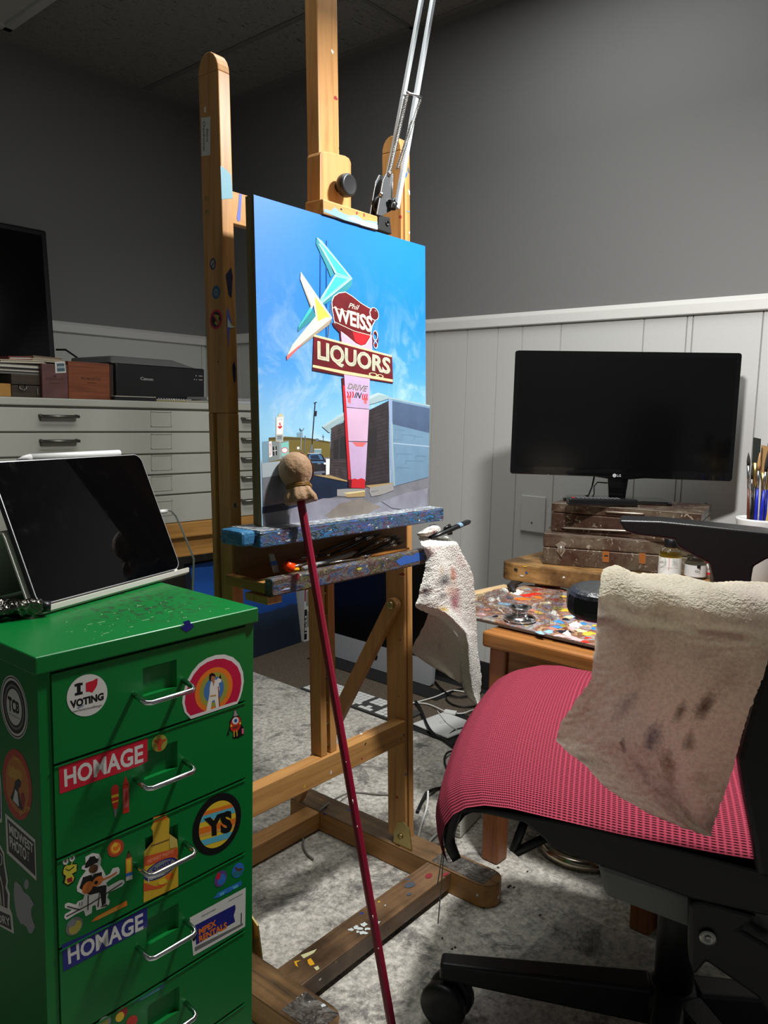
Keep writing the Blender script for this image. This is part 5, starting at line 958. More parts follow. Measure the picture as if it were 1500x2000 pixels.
M_ = A_+(B_-A_)*.4; M2 = A_+(B_-A_)*.62; b = MB(tp); b.prism([M_-EA.x*.0053-EA.y*.0006, M_+EA.x*.0053-EA.y*.0006, M2+EA.x*.005-EA.y*.0006, M2-EA.x*.005-EA.y*.0006], EA.y*.0042); b.build('tape', t)
# ================================================================== RAG AND BLACK HOLDER
def stains(name, base, spots, rough=.95, dirt=.25, thin=.3, sz=1.3):
    m = mat(name, base, rough, spec=.05, sheen=.15); N, L, b_ = nodes(m); uvn = N.new('ShaderNodeUVMap'); uvn.uv_map = 'UVMap'; tc = N.new('ShaderNodeTexCoord')
    nz = noise(N, L, uvn.outputs[0], 9, 5, .7); out = None
    nf_ = noise(N, L, tc.outputs['Object'], 260, 3, .7); rf = ramp(N, [(.3, tuple(int(c*(1-dirt)) for c in base)), (.6, base)]); L.new(nf_.outputs[0], rf.inputs[0]); out = rf.outputs[0]
    wv = N.new('ShaderNodeVectorMath'); wv.operation = 'MULTIPLY_ADD'; wv.inputs[1].default_value = (.09, .09, 0); L.new(nz.outputs[1], wv.inputs[0]); L.new(uvn.outputs[0], wv.inputs[2])
    for (u, v, rx, ry, c, a) in spots:
        mp = N.new('ShaderNodeMapping'); mp.vector_type = 'TEXTURE'; mp.inputs['Location'].default_value = (u+.045, v+.045, 0); mp.inputs['Scale'].default_value = (rx*sz, ry*sz, 1); L.new(wv.outputs[0], mp.inputs['Vector'])
        ln = N.new('ShaderNodeVectorMath'); ln.operation = 'LENGTH'; L.new(mp.outputs[0], ln.inputs[0])
        ad = N.new('ShaderNodeMath'); ad.operation = 'MULTIPLY_ADD'; L.new(nf_.outputs[0], ad.inputs[0]); ad.inputs[1].default_value = .45; L.new(ln.outputs[1], ad.inputs[2])
        k = int(255*a); r = ramp(N, [(.30, (k, k, k)), (1.0, (0, 0, 0))]); L.new(ad.outputs[0], r.inputs[0])
        out = mix(N, L, r.outputs[0], out, c)
    L.new(out, b_.inputs['Base Color'])
    n2 = noise(N, L, tc.outputs['Object'], 330, 2); bp = N.new('ShaderNodeBump'); bp.inputs['Strength'].default_value = .8; bp.inputs['Distance'].default_value = .004; L.new(n2.outputs[0], bp.inputs['Height']); L.new(bp.outputs[0], b_.inputs['Normal'])
    if thin:   # woven cloth lets some of the lamp through
        tl = N.new('ShaderNodeBsdfTranslucent'); L.new(out, tl.inputs[0]); ms = N.new('ShaderNodeMixShader'); ms.inputs[0].default_value = thin; L.new(b_.outputs[0], ms.inputs[1]); L.new(tl.outputs[0], ms.inputs[2]); L.new(ms.outputs[0], N['Material Output'].inputs[0])
    return m
def cloth(rows, at, nu=36, nv=70, fold=None, edge=0.0):
    """rows: (left point, right point) down the cloth, filled between by a fine grid"""
    G = []
    for i in range(nu):
        u = i/(nu-1); col = []
        for j in range(nv):
            s_ = j/(nv-1)*(len(rows)-1); k = min(int(s_), len(rows)-2); w = s_-k
            a = [rows[k][0][q]*(1-w)+rows[k+1][0][q]*w for q in (0, 1)]; c_ = [rows[k][1][q]*(1-w)+rows[k+1][1][q]*w for q in (0, 1)]
            e = random.uniform(-edge, edge) if i in (0, nu-1) else 0
            col.append(at(a[0]+(c_[0]-a[0])*u+e, a[1]+(c_[1]-a[1])*u+e, u, 1-j/(nv-1)))
        G.append(col[::-1])
    return G
rag_rows = [((818, 1050), (872, 1048)), ((823, 1063), (892, 1058)), ((834, 1088), (900, 1075)), ((831, 1104), (910, 1093)), ((829, 1117), (918, 1107)), ((825, 1133), (923, 1123)), ((820, 1150), (926, 1140)), ((819, 1162), (928, 1156)), ((812, 1180), (928, 1175)), ((812, 1187), (929, 1190)), ((836, 1198), (930, 1205)), ((858, 1206), (931, 1225)), ((893, 1238), (932, 1239)), ((899, 1256), (933, 1264)), ((898, 1300), (938, 1299)), ((898, 1320), (941, 1331)), ((906, 1351), (938, 1354)), ((920, 1370), (937, 1373)), ((934, 1380), (942, 1377))]
t = thing('rag', 'paint stained white terry rag hanging from the right end of the easel tray', 'rag', epx(870, 1380, -.01))
sp_ = [(.45, .70, .16, .045, (40, 32, 40), .8), (.62, .74, .07, .06, (190, 100, 60), .8), (.38, .78, .06, .05, (206, 170, 110), .6), (.12, .62, .10, .08, (96, 78, 88), .7), (.66, .56, .10, .10, (160, 60, 84), .8), (.58, .63, .12, .05, (196, 130, 84), .6), (.42, .60, .08, .03, (40, 38, 40), .7), (.45, .50, .09, .03, (220, 180, 40), .8), (.72, .40, .22, .12, (130, 90, 104), .55), (.5, .18, .5, .10, (130, 128, 128), .6), (.3, .93, .3, .03, (220, 170, 160), .5), (.85, .83, .1, .05, (220, 170, 170), .5), (.3, .55, .14, .05, (130, 110, 90), .5)]
m_rag = stains('rag_terry', (242, 240, 230), [(u, v, rx*1.25, ry*1.25, c, min(1, a*1.2)) for u, v, rx, ry, c, a in sp_], dirt=.12, thin=.05)
def rat(X, Y, u, v): return epx(X, Y, -.012 + .010*math.sin(u*7+v*4)*(.4+.6*(1-v)) + .02*(v > .93)*(v-.93)*14 - .012*math.sin(math.pi*u))
b = MB(m_rag); b.grid(cloth(rag_rows, rat, 40, 100, edge=1.0)); b.build('front_fold', t, disp=(.0038, .004))
flap = [((838, 1196), (872, 1210)), ((828, 1221), (888, 1236)), ((815, 1246), (900, 1252)), ((804, 1268), (903, 1270)), ((808, 1278), (902, 1287)), ((840, 1300), (901, 1304)), ((868, 1315), (900, 1320)), ((876, 1321), (900, 1335))]
def fat(X, Y, u, v): return epx(X, Y, .026 + .006*math.sin(u*6+1)*(1-v) - .012*v)
b = MB(stains('rag_shaded_fold', (214, 206, 190), [(.55, .62, .06, .10, (120, 100, 84), .6)], dirt=.1)); b.grid(cloth(flap, fat, 20, 30, edge=.6)); b.build('back_fold', t)  # same cloth as the front fold, its shade put into a darker base
knot = [((843, 1026), (852, 1026)), ((832, 1033), (858, 1030)), ((820, 1040), (859, 1036)), ((815, 1043), (857, 1040)), ((818, 1047), (848, 1045)), ((826, 1049), (838, 1047))]
def kat(X, Y, u, v): return epx(X, Y, .008 - .024*math.sin(math.pi*u)*math.sin(math.pi*min(1, max(0, v))))
b = MB(m_rag); b.grid(cloth(knot, kat, 24, 24)); b.build('bunched_top', t, solid=.003, disp=(.004, .005))
t = thing('brush_holder', 'black paint marked tool handle poking out through the rag at the tray end', 'tool', epx(880, 1035, .0))
a_, c_ = epx(838, 1052, -.004), epx(917, 1018, -.024); dv = c_-a_
b = MB(mat('tool_black', (24, 26, 28), .3, var=.5, vs=60)); b.tube([a_, a_+dv*.3, a_+dv*.45, a_+dv*.62, a_+dv*.95, c_], [.0055, .0055, .0075, .0065, .0068, .004], 12, flat=.7); b.build('handle', t)
b = MB(m_black); b.tube([a_+dv*.36+Vector((0, 0, .006)), a_+dv*.5+Vector((0, 0, .0075))], [.0028, .004], 8); b.tube([a_+dv*.46-Vector((0, 0, .006)), a_+dv*.54-Vector((0, 0, .0075))], [.003, .004], 8); b.build('clip_jaw', t)
b = MB(mat('dry_paint_steel', (110, 140, 160), .5)); b.tube([a_+dv*.70, a_+dv*.78], .0071, 10, flat=.72); b.build('paint_band', t)
# ================================================================== SPRING ARM LAMP
m_al = mat('lamp_aluminium', (206, 212, 216), .35, .35); m_pl = mat('lamp_plate_grey', (96, 98, 100), .4, .6)
t_l = thing('desk_lamp', 'silver spring arm lamp clamped to the easel above the painting', 'lamp', epx(757, 440, .03), 2.5)
LY = .036
b = MB(m_blackmat); f0 = [epx(x, y, LY) for x, y in ((739, 449), (741, 420), (762, 424), (766, 458))]; b.prism(f0, EA.y*.022); cl = b.build('clamp', t_l, bevel=.002)
b = MB(m_black); b.lathe([(.0048, 0), (.0048, .0015), (.003, .0015), (.003, .0006), (.0005, .0006)], epx(756, 436, LY), -EA.y, 14); b.build('clamp_screw', cl)
b = MB(m_black); b.tube([epx(735, 418, LY+.012), epx(732, 405, LY+.012), epx(735, 392, LY+.012), epx(741, 385, LY+.012)], .0055, 8); b.build('hinge_cable', t_l)
pl_ = [epx(x, y, LY-.001) for x, y in ((736, 419), (743, 380), (748, 352), (755, 338), (769, 342), (767, 395), (774, 406), (760, 414), (746, 422))]
MB(m_pl).prism(pl_, EA.y*.003).build('bracket_plate', t_l, bevel=.0006); MB(m_pl).prism([p+EA.y*.016 for p in pl_], EA.y*.003).build('bracket_plate', t_l, bevel=.0006)
b = MB(m_fer)
for X, Y in ((744.5, 380), (760, 340)): b.ball(epx(X, Y, LY-.002), .0042, 10, 8)
b.tube([epx(767, 339, LY-.002), epx(766, 365, LY-.002), epx(765, 391, LY-.002)], .001, 6); b.build('rivet', t_l)
kn = epx(763, 399, LY-.003); b = MB(m_black)
P = []
for k in range(10):
    r_ = .0115 if k % 2 == 0 else .0065; a = math.radians(36*k+10); P.append(kn+EA.x*r_*math.cos(a)+Vector((0, 0, r_*math.sin(a))))
b.prism(P, -EA.y*.008); b.build('star_knob', t_l, bevel=.001); MB(m_fer).lathe([(.0025, 0), (.0025, .0095), (.001, .010)], kn, -EA.y, 10).build('knob_bolt', t_l)
def sq_arm(name, p, q, w, m_, parent, d_=None):
    p, q = Vector(p), Vector(q); ax_ = (q-p).normalized(); s1 = ax_.cross(EA.y).normalized()*w/2; s2 = ax_.cross(s1).normalized()*(d_ or w)/2
    return MB(m_).hexa([p-s1-s2, p+s1-s2, p+s1+s2, p-s1+s2, q-s1-s2, q+s1-s2, q+s1+s2, q-s1+s2]).build(name, parent, bevel=.0006)
def ext(a, c_, k): return a+(c_-a)*k
A0, A1 = epx(774.5, 407, LY-.006), epx(845.5, 0, LY-.006); B0, B1 = epx(753, 372, LY+.008), epx(823, 0, LY+.008)
kx = 1.34
sq_arm('lower_arm', A0, ext(A0, A1, kx), .0078, m_al, t_l); sq_arm('lower_arm', B0, ext(B0, B1, kx*.99), .0070, m_al, t_l)
def spring(p, q, r, n_t, parent):
    p, q = Vector(p), Vector(q); ax_ = (q-p).normalized(); u = ax_.orthogonal().normalized(); w = ax_.cross(u); n = n_t*10
    MB(m_steel).tube([p+(q-p)*k/n+(u*math.cos(2*math.pi*k/10)+w*math.sin(2*math.pi*k/10))*r for k in range(n+1)], .0008, 5).build('spring', parent)
spring(epx(761, 334, LY-.004), epx(795, 186, LY-.004), .0030, 46, t_l); spring(epx(776, 330, LY-.010), epx(820, 196, LY-.010), .0028, 46, t_l)
b = MB(m_fer); b.tube([epx(795, 180, LY-.004), epx(801, 183, LY-.004), epx(815, 186, LY-.012), epx(823, 191, LY-.012)], .0022, 8); b.build('spring_pin', t_l)
E1 = ext(A0, A1, kx); E2 = ext(B0, B1, kx*.99)
HD = LAMP_POS.copy(); axL = (LAMP_AIM-LAMP_POS).normalized()
cap_ = HD-axL*.085
J = (E1+E2)/2
MB(m_pl).lathe([(.014, -.012), (.016, -.008), (.016, .008), (.014, .012)], J+EA.y*.004, EA.y, 16).build('elbow_joint', t_l)
for o_ in (-.009, .009): sq_arm('upper_arm', J+Vector((0, 0, o_+.012)), cap_+Vector((0, 0, .02+o_)), .0075, m_al, t_l)
m_shade = mat('lamp_shade_grey', (150, 152, 154), .4, .5)
b = MB(m_shade); b.lathe([(.074, -.0015), (.070, -.014), (.058, -.042), (.038, -.066), (.026, -.078), (.020, -.092), (.012, -.098), (.001, -.099)], HD, axL, 36, cap=False); b.build('lamp_shade', t_l, solid=.0015)
b = MB(mat('bulb_glass', (255, 250, 240), .4, emit=6.0)); b.ball(HD-axL*.040, .024, 14, 10); b.build('bulb', t_l)
MB(m_pl).tube([cap_-axL*.004, cap_+Vector((0, 0, .022))], .008, 10).build('head_joint', t_l)
# ================================================================== TABORET, SMALL TABLE
wtab = wood('work_table_wood', (184, 140, 84), (150, 108, 58), 'y', .45, splat=.2, dirt=.15); wleg = wood('table_leg_red', (142, 84, 48), (104, 58, 32), 'z', .4); wap = wood('table_apron_wood', (158, 104, 52), (120, 74, 34), 'y', .42)
ZS = .565
t = thing('work_table', 'thick topped wooden work table with paint flecked edge under the television', 'table', (1.92, .5, 0))
P = [(1.68, 1.055), (1.684, 1.082), (1.70, 1.095), (1.825, 1.100), (2.155, 1.100), (2.155, -.15), (1.90, -.15), (1.722, .854)]
MB(wtab).prism([(x, y, .520) for x, y in P[::-1]], (0, 0, .045)).build('table_top', t, bevel=.003)
d = Decal((1.70, .955, .54), (-.979, -.205, 0), zoom=(900, 1060, 5), base=.0006)
fw, fb, fn_, fy = mat('fleck_white', (222, 220, 212), .5), mat('fleck_blue', (50, 80, 140), .5), mat('fleck_black', (36, 30, 30), .5), mat('fleck_yellow', (214, 186, 60), .5)
d.poly(fn_, [(516, 252), (534, 246), (556, 256), (552, 280), (530, 272)]); d.poly(fb, [(630, 284), (640, 276), (658, 300), (636, 306)]); d.poly(fn_, [(430, 246), (448, 248), (444, 262)]); d.poly(fw, [(576, 314), (618, 318), (612, 330), (584, 328)]); d.poly(fw, [(996, 330), (1014, 326), (1020, 350), (1008, 342), (998, 352)]); d.poly(fy, [(606, 226), (650, 226), (646, 236), (612, 236)]); d.build('paint_flecks', t)['kind'] = 'stuff'
for x, y in ((2.09, 1.0), (2.09, -.08), (1.92, -.08), (1.78, 1.0)): MB(wleg).box((x, y, 0), (x+.05, y+.05, .5195)).build('leg', t, bevel=.003)
t = thing('side_table', 'low honey coloured wooden side table carrying the messy palette', 'table', (1.48, .69, 0))
MB(wap).box((1.303, .49, .466), (1.662, .884, .4995)).build('table_top', t, bevel=.006, seg=3)
for x in (1.315, 1.61):
    for y in (.505, .832): MB(wleg).box((x, y, RUG+.0005), (x+.040, y+.040, .4655)).build('leg', t, bevel=.004)
b = MB(wap); b.box((1.322, .5455, .385), (1.338, .8315, .4655)); b.build('apron', t, bevel=.001); MB(wap).box((1.3555, .836, .385), (1.6095, .852, .4655)).build('apron', t); MB(wap).box((1.3555, .512, .385), (1.6095, .528, .4655)).build('apron', t)
# pale board and palette
ZPAL = .5005
MB(wood('pale_ply', (214, 184, 138), (190, 156, 110), 'x', .5)).prism([(1.40, .905, ZPAL), (1.72, .905, ZPAL), (1.70, 1.085, ZPAL), (1.50, 1.10, ZPAL), (1.42, 1.05, ZPAL)], (0, 0, .0045)).build('wood_board', None, label='bare pale wood board poking out beyond the far left of the palette', cat='board')
t = thing('palette', 'wooden paint palette crowded with bright oil paint dabs on the side table', 'palette', (1.5, .8, ZPAL+.005))
PA0, PA1 = ZPAL+.005, ZPAL+.0105
pq = [(1.338, .575), (1.73, .575), (1.715, 1.02), (1.60, 1.055), (1.345, .985)]
MB(painty('palette_stain', [(80, 44, 36), (130, 66, 50), (196, 160, 120), (100, 58, 46), (170, 120, 96), (120, 150, 180), (206, 186, 130), (150, 70, 52), (110, 60, 50)], 13, rough=.3, bump=.3, spk=False)).prism([(x, y, PA0) for x, y in pq], (0, 0, PA1-PA0)).build('palette_board', t, bevel=.001)
MB(mat('palette_front_edge', (96, 84, 74), .5)).box((1.3365, .60, PA0+.0004), (1.3378, .95, PA1-.0004)).build('edge_strip', t)
random.seed(21)
DABC = [((226, 40, 24), 'scarlet'), ((238, 120, 30), 'orange'), ((232, 190, 60), 'yellow'), ((236, 226, 170), 'naples'), ((236, 234, 226), 'white'), ((60, 140, 206), 'cerulean'), ((24, 50, 130), 'ultramarine'), ((150, 190, 220), 'pale_blue'), ((20, 22, 40), 'indigo'), ((200, 130, 110), 'flesh'), ((150, 60, 50), 'brick'), ((150, 150, 60), 'olive'), ((226, 180, 180), 'pink'), ((120, 110, 130), 'mauve')]
dm = [mat('oil_'+n, c, .25, bump=.5, bs=240) for c, n in DABC]
def dab(x, y, rx, ry, h, m_, rot, sd=0, parent=None):
    n, R = 14, 4; b = MB(m_); b.smooth = True; rr = random.Random(sd); ph = [rr.uniform(0, 6.28) for _ in range(3)]; rings = []
    for k in range(R):
        s_ = 1-k/R; row = []
        for j in range(n):
            a = 2*math.pi*j/n; w = 1+.25*math.sin(2*a+ph[0])+.18*math.sin(3*a+ph[1])+.12*math.sin(5*a+ph[2]); X, Y = rx*w*s_*math.cos(a), ry*w*s_*math.sin(a)
            row.append(Vector((x+X*math.cos(rot)-Y*math.sin(rot), y+X*math.sin(rot)+Y*math.cos(rot), PA1+.0003+h*(1-s_**2)*(1+.5*math.sin(3*a+ph[1]+2*k)))))
        rings.append(b.pts(row))
    for a, c_ in zip(rings, rings[1:]):
        for j in range(n): b.face([a[j], a[(j+1) % n], c_[(j+1) % n], c_[j]])
    b.face(rings[-1]); return b.build('paint_dab', parent)
def zpx(X, Y): p = Zp(X, Y, PA1); return p.x, p.y
DL = [(1010, 1158, 22, 9, 4), (985, 1155, 14, 8, 4), (1030, 1163, 24, 7, 0), (1045, 1160, 20, 6, 0), (1020, 1170, 22, 6, 1), (1050, 1167, 18, 5, 1), (995, 1167, 13, 6, 6), (1012, 1186, 34, 10, 5), (985, 1180, 20, 6, 7), (1040, 1192, 14, 6, 9), (1052, 1197, 12, 5, 2), (1062, 1208, 12, 5, 9), (1082, 1199, 14, 8, 4), (1090, 1188, 18, 8, 11), (1105, 1192, 16, 7, 2), (1110, 1206, 16, 6, 3), (1105, 1210, 10, 6, 8), (1092, 1215, 16, 6, 5), (1118, 1204, 16, 6, 7), (1128, 1208, 14, 5, 8), (1140, 1218, 14, 5, 5), (1085, 1225, 20, 7, 5), (1100, 1222, 9, 5, 11), (1072, 1234, 18, 6, 7), (1055, 1236, 16, 6, 7), (1078, 1228, 14, 6, 9), (1098, 1234, 20, 5, 8), (1110, 1233, 12, 5, 8), (1124, 1222, 20, 9, 4), (1118, 1228, 14, 7, 12), (1134, 1232, 18, 7, 3), (1150, 1238, 22, 7, 2), (1148, 1246, 10, 4, 0), (1142, 1254, 12, 4, 0), (1120, 1246, 18, 6, 12), (1094, 1242, 18, 6, 12), (1130, 1250, 16, 5, 12), (1108, 1240, 14, 5, 4), (1160, 1228, 10, 5, 5), (1162, 1222, 8, 4, 2), (1070, 1186, 16, 5, 13), (1090, 1180, 16, 5, 13), (960, 1172, 14, 6, 4), (950, 1190, 16, 6, 9), (940, 1200, 14, 5, 12), (1066, 1178, 14, 5, 3), (1084, 1172, 18, 5, 10), (1070, 1147, 24, 7, 10), (1095, 1152, 18, 6, 9), (1050, 1152, 16, 5, 10), (1100, 1165, 12, 4, 2), (1118, 1185, 12, 5, 11), (1130, 1196, 12, 5, 6), (1075, 1206, 10, 4, 13), (1138, 1206, 10, 4, 0), (1152, 1206, 10, 5, 3), (968, 1204, 9, 5, 8), (1150, 1192, 12, 5, 9)]
for k, (X, Y, w, h, ci) in enumerate(DL):
    x, y = zpx(X, Y); s_ = (Vector((x, y, 0))-Vector((CAM.x, CAM.y, 0))).length/F_PX
    dab(x, y, w*s_*.62, h*s_*1.7, random.uniform(.0008, .003) if ci != 4 else .006, dm[ci], -.85+random.uniform(-.4, .4), k, t)
x, y = zpx(975, 1152); b = MB(mat('rag_black', (30, 26, 26), .6)); b.tube([(x-.01, y-.05, PA1+.006), (x+.02, y-.02, PA1+.010), (x+.06, y-.005, PA1+.009), (x+.10, y, PA1+.005)], [.004, .010, .011, .004], 10, flat=.6); b.build('palette_scraper', None, label='dark paint caked scraper lying across the far left edge of the palette', cat='scraper')
p = Zp(1015, 1212, PA1+.0008); t = thing('palette_cup', 'small chrome dipper cup with spread rim standing on the palette', 'cup', p)
b = MB(m_chrome); b.lathe([(.030, 0), (.034, .003), (.033, .008), (.026, .012), (.017, .014), (.015, .020), (.020, .026), (.0235, .028), (.0235, .030), (.019, .029), (.014, .024)], p, (0, 0, 1), 32); b.build('cup_body', t)
# crumpled cellophane
m = bpy.data.materials.new('cellophane'); m.use_nodes = True; N = m.node_tree.nodes; L = m.node_tree.links; N.remove(N['Principled BSDF'])
tr = N.new('ShaderNodeBsdfTransparent'); tr.inputs[0].default_value = (.93, .93, .93, 1); gl = N.new('ShaderNodeBsdfGlossy'); gl.inputs['Roughness'].default_value = .08; mx = N.new('ShaderNodeMixShader'); lw = N.new('ShaderNodeLayerWeight'); lw.inputs[0].default_value = .18; L.new(lw.outputs[1], mx.inputs[0]); L.new(tr.outputs[0], mx.inputs[1]); L.new(gl.outputs[0], mx.inputs[2]); L.new(mx.outputs[0], N['Material Output'].inputs[0])
m_cel = m
def crumple(rows, z0, h, n=26, sd=1):
    rr = random.Random(sd); G = []
    for i in range(n):
        col = []
        for j in range(n):
            u, v = i/(n-1), j/(n-1); s_ = v*(len(rows)-1); k = min(int(s_), len(rows)-2); w = s_-k
            a = [rows[k][0][q]*(1-w)+rows[k+1][0][q]*w for q in (0, 1)]; c_ = [rows[k][1][q]*(1-w)+rows[k+1][1][q]*w for q in (0, 1)]
            p = Zp(a[0]+(c_[0]-a[0])*u, a[1]+(c_[1]-a[1])*u, z0); e = min(u, 1-u, v, 1-v)
            p.z += .001+h*min(1, e*5)*(.45+.55*rr.random()) + .004*rr.random(); p.x += rr.uniform(-.003, .003); p.y += rr.uniform(-.003, .003); col.append(p)
        G.append(col)
    return G
b = MB(m_cel); b.grid(crumple([((925, 1165), (985, 1152)), ((922, 1190), (1010, 1180)), ((930, 1205), (1030, 1205)), ((985, 1222), (1045, 1230))], PA1, .022, 24, 3), False); b.build('cellophane_wrap', None, label='crumpled clear plastic wrap on the left half of the palette', cat='plastic wrap', kind=None)
b = MB(m_cel); b.grid(crumple([((1045, 1190), (1098, 1150)), ((1050, 1205), (1100, 1180)), ((1060, 1228), (1085, 1212))], PA1, .020, 16, 5), False); b.build('cellophane_wrap', None, label='smaller wisp of clear plastic film in the middle of the palette', cat='plastic wrap')
# ================================================================== BOXES, TELEVISION, REMOTE
def rusty(name, c1, c2):
    if name in MATS: return MATS[name]
    m = mat(name, c1, .38, .35); N, L, b_ = nodes(m); tc = N.new('ShaderNodeTexCoord')
    n1 = noise(N, L, tc.outputs['Object'], 11, 6, .65); r1 = ramp(N, [(.36, c2), (.5, c1), (.66, (120, 110, 92))]); L.new(n1.outputs[0], r1.inputs[0])
    n2 = noise(N, L, mapping(N, L, tc.outputs['Object'], (1, 1, 1), (4, 2, 7)), 60, 5, .7, 1.5); r2 = ramp(N, [(.595, (0, 0, 0)), (.65, (225, 225, 225))]); L.new(n2.outputs[0], r2.inputs[0])
    L.new(mix(N, L, r2.outputs[0], r1.outputs[0], (186, 178, 158)), b_.inputs['Base Color']); return m
m_r1 = rusty('worn_metal_brown', (78, 56, 44), (54, 34, 28)); m_r2 = rusty('worn_metal_grey_brown', (92, 76, 62), (74, 44, 34)); m_edge = mat('bare_metal_edge', (170, 160, 146), .35, .7)
BX = Frame((1.73, 1.0, 0), -66.0); W2, D2 = .40, .19
t = thing('metal_paint_box', 'lower of two scuffed brown metal boxes under the television, with front latch', 'metal box', BX(W2/2, D2/2, ZS), -66.0)
MB(m_r2).box((0, 0, ZS+.0006), (W2, D2, .6085), BX).build('base', t, bevel=.002); b = MB(m_r2); b.box((-.001, -.001, .6095), (W2+.001, D2, .6445), BX); b.build('lid', t, bevel=.004)
MB(m_edge).box((.001, -.0018, .6425), (W2-.001, .001, .6445), BX).build('lid_edge', t)
bn = -BX.y
d = Decal(BX(0, -.0012, .6), bn, zoom=(1000, 940, 3.75)); orr = mat('rust_orange', (150, 84, 24), .6); d.poly(orr, [(664, 510), (712, 514), (710, 594), (664, 590)]); d.poly(orr, [(932, 524), (978, 528), (976, 606), (930, 602)]); d.poly(mat('rust_hole', (40, 26, 20), .8), [(676, 540), (704, 540), (704, 552), (676, 552)]); d.ring(m_edge, (824, 452), (36, 4), (0, 22), .08, 30); d.ring(m_edge, (685, 552), (34, 3), (0, 48), .06, 4, 45, 405); d.ring(m_edge, (954, 565), (34, 3), (0, 48), .06, 4, 45, 405); d.build('hasp_mark', t, label='orange rusted hasp patches')
lp = [on_plane(1000+x/3.75, 940+y/3.75, BX(0, -.001, .6), bn) for x, y in ((360, 438), (400, 462), (385, 482), (392, 510), (362, 556), (330, 510), (334, 482), (318, 466))]
b = MB(m_edge); b.prism(lp, bn*.0025); c_ = sum(lp, Vector())/8; b.ball(c_+bn*.004+Vector((0, 0, -.003)), (.0055, .0055, .009), 12, 8); b.build('latch', t, bevel=.0005)
BT = Frame((1.768, 1.003, 0), -76.0); W1, D1 = .352, .235; ZB0, ZB1 = .6452, .7185
t = thing('metal_cash_box', 'upper of two scuffed brown metal boxes, directly beneath the television stand', 'metal box', BT(W1/2, D1/2, ZB0), -76.0)
MB(m_r1).box((0, 0, ZB0), (W1, D1, .6935), BT).build('base', t, bevel=.003); MB(m_r1).box((-.001, -.001, .6945), (W1+.001, D1, ZB1), BT).build('lid', t, bevel=.003)
MB(m_edge).box((0, -.0017, ZB1-.003), (W1, -.0005, ZB1-.0008), BT).build('lid_edge', t)
tn = -BT.y; P0t = BT(0, -.001, .68)
for q in (((180, 0), (0, 0)),): pass
def ridge(a, c_): 
    A_, B_ = (on_plane(1000+x/3.75, 940+y/3.75, P0t, tn) for x, y in (a, c_)); b = MB(m_edge); b.tube([A_+tn*.0003, A_+(B_-A_)*.06+tn*.003, B_-(B_-A_)*.06+tn*.003, B_+tn*.0003], [.0008, .003, .003, .0008], 8, flat=.8); return b
ridge((680, 222), (975, 240)).build('pressed_rib', t); ridge((360, 340), (900, 366)).build('pressed_rib', t)
TV = Frame((1.92, .90, 0), -57.0); hw_, z0, z1 = .277, .782, 1.1005
t = thing('television', 'small black flat screen television standing on two old metal boxes', 'television', TV(0, .02, ZB1+.0006), -57.0)
m_gl = mat('gloss_black', (7, 7, 8), .12, coat=.5)
def rr2(x0, x1, v0, v1, r, n=5): return rrect(x0, x1, v0, v1, r, n)
BZ = rr2(-hw_, hw_, z0, z1, .007)
b = MB(m_gl); b.prism([TV(x, 0, z) for x, z in BZ], TV.y*.016); b.build('bezel', t, bevel=.0015)
b = MB(m_blackmat); b.hexa([TV(-hw_+.01, .0162, z0+.01), TV(hw_-.01, .0162, z0+.01), TV(hw_-.05, .05, z0+.04), TV(-hw_+.05, .05, z0+.04), TV(-hw_+.01, .0162, z1-.01), TV(hw_-.01, .0162, z1-.01), TV(hw_-.05, .05, z1-.06), TV(-hw_+.05, .05, z1-.06)]); b.build('back_shell', t, bevel=.004)
MB(mat('tv_screen', (5, 5, 6), .16, spec=.6)).box((-hw_+.011, -.0006, z0+.021), (hw_-.011, -.0001, z1-.013), TV).build('screen', t)
b = MB(m_gl); b.prism([TV(-.07, .0005, z0+.001), TV(-.03, .0005, z0-.004), TV(.03, .0005, z0-.004), TV(.07, .0005, z0+.001)], TV.y*.012); b.build('chin', t, bevel=.0006)
d = Decal(TV(0, 0, z0), -TV.y, zoom=(960, 640, 2.7778)); lg_ = mat('logo_white', (190, 190, 190), .4); d.ell(lg_, (667, 802), (10, 0), (0, 10), 20); d.text(lg_, 'LG', (681, 795.5), (702, 796), (702, 809), (681, 808.5), .01); d.line(m_gl, [(667, 797), (667, 806), (672, 806)], 1.6); d.build('logo', t, label='small white maker logo under the screen')
b = MB(m_gl); b.hexa([TV(-.021, .008, ZB1+.009), TV(.021, .008, ZB1+.009), TV(.021, .024, ZB1+.009), TV(-.021, .024, ZB1+.009), TV(-.026, .010, z0-.001), TV(.026, .010, z0-.001), TV(.026, .024, z0-.001), TV(-.026, .024, z0-.001)]); b.build('neck', t, bevel=.002)
b = MB(m_gl); b.prism([TV(x, y, ZB1+.0008) for x, y in ((-.135, -.035), (.115, -.055), (.128, -.045), (.12, .055), (.10, .065), (-.10, .065), (-.125, .05), (-.14, -.02))], (0, 0, .0085)); b.build('stand_foot', t, bevel=.003)
b = MB(m_blackmat); b.tube([TV(-.055, .03, z0+.02), TV(-.062, .03, .755), TV(-.070, .032, .73), TV(-.085, .05, .7232), TV(-.12, .07, .7225)], .0022, 8); b.tube([TV(-.025, .02, .765), TV(-.05, .022, .766), TV(-.058, .025, .755), TV(-.056, .03, .735), TV(-.06, .035, .7235)], .0016, 8); b.build('power_cord', t)
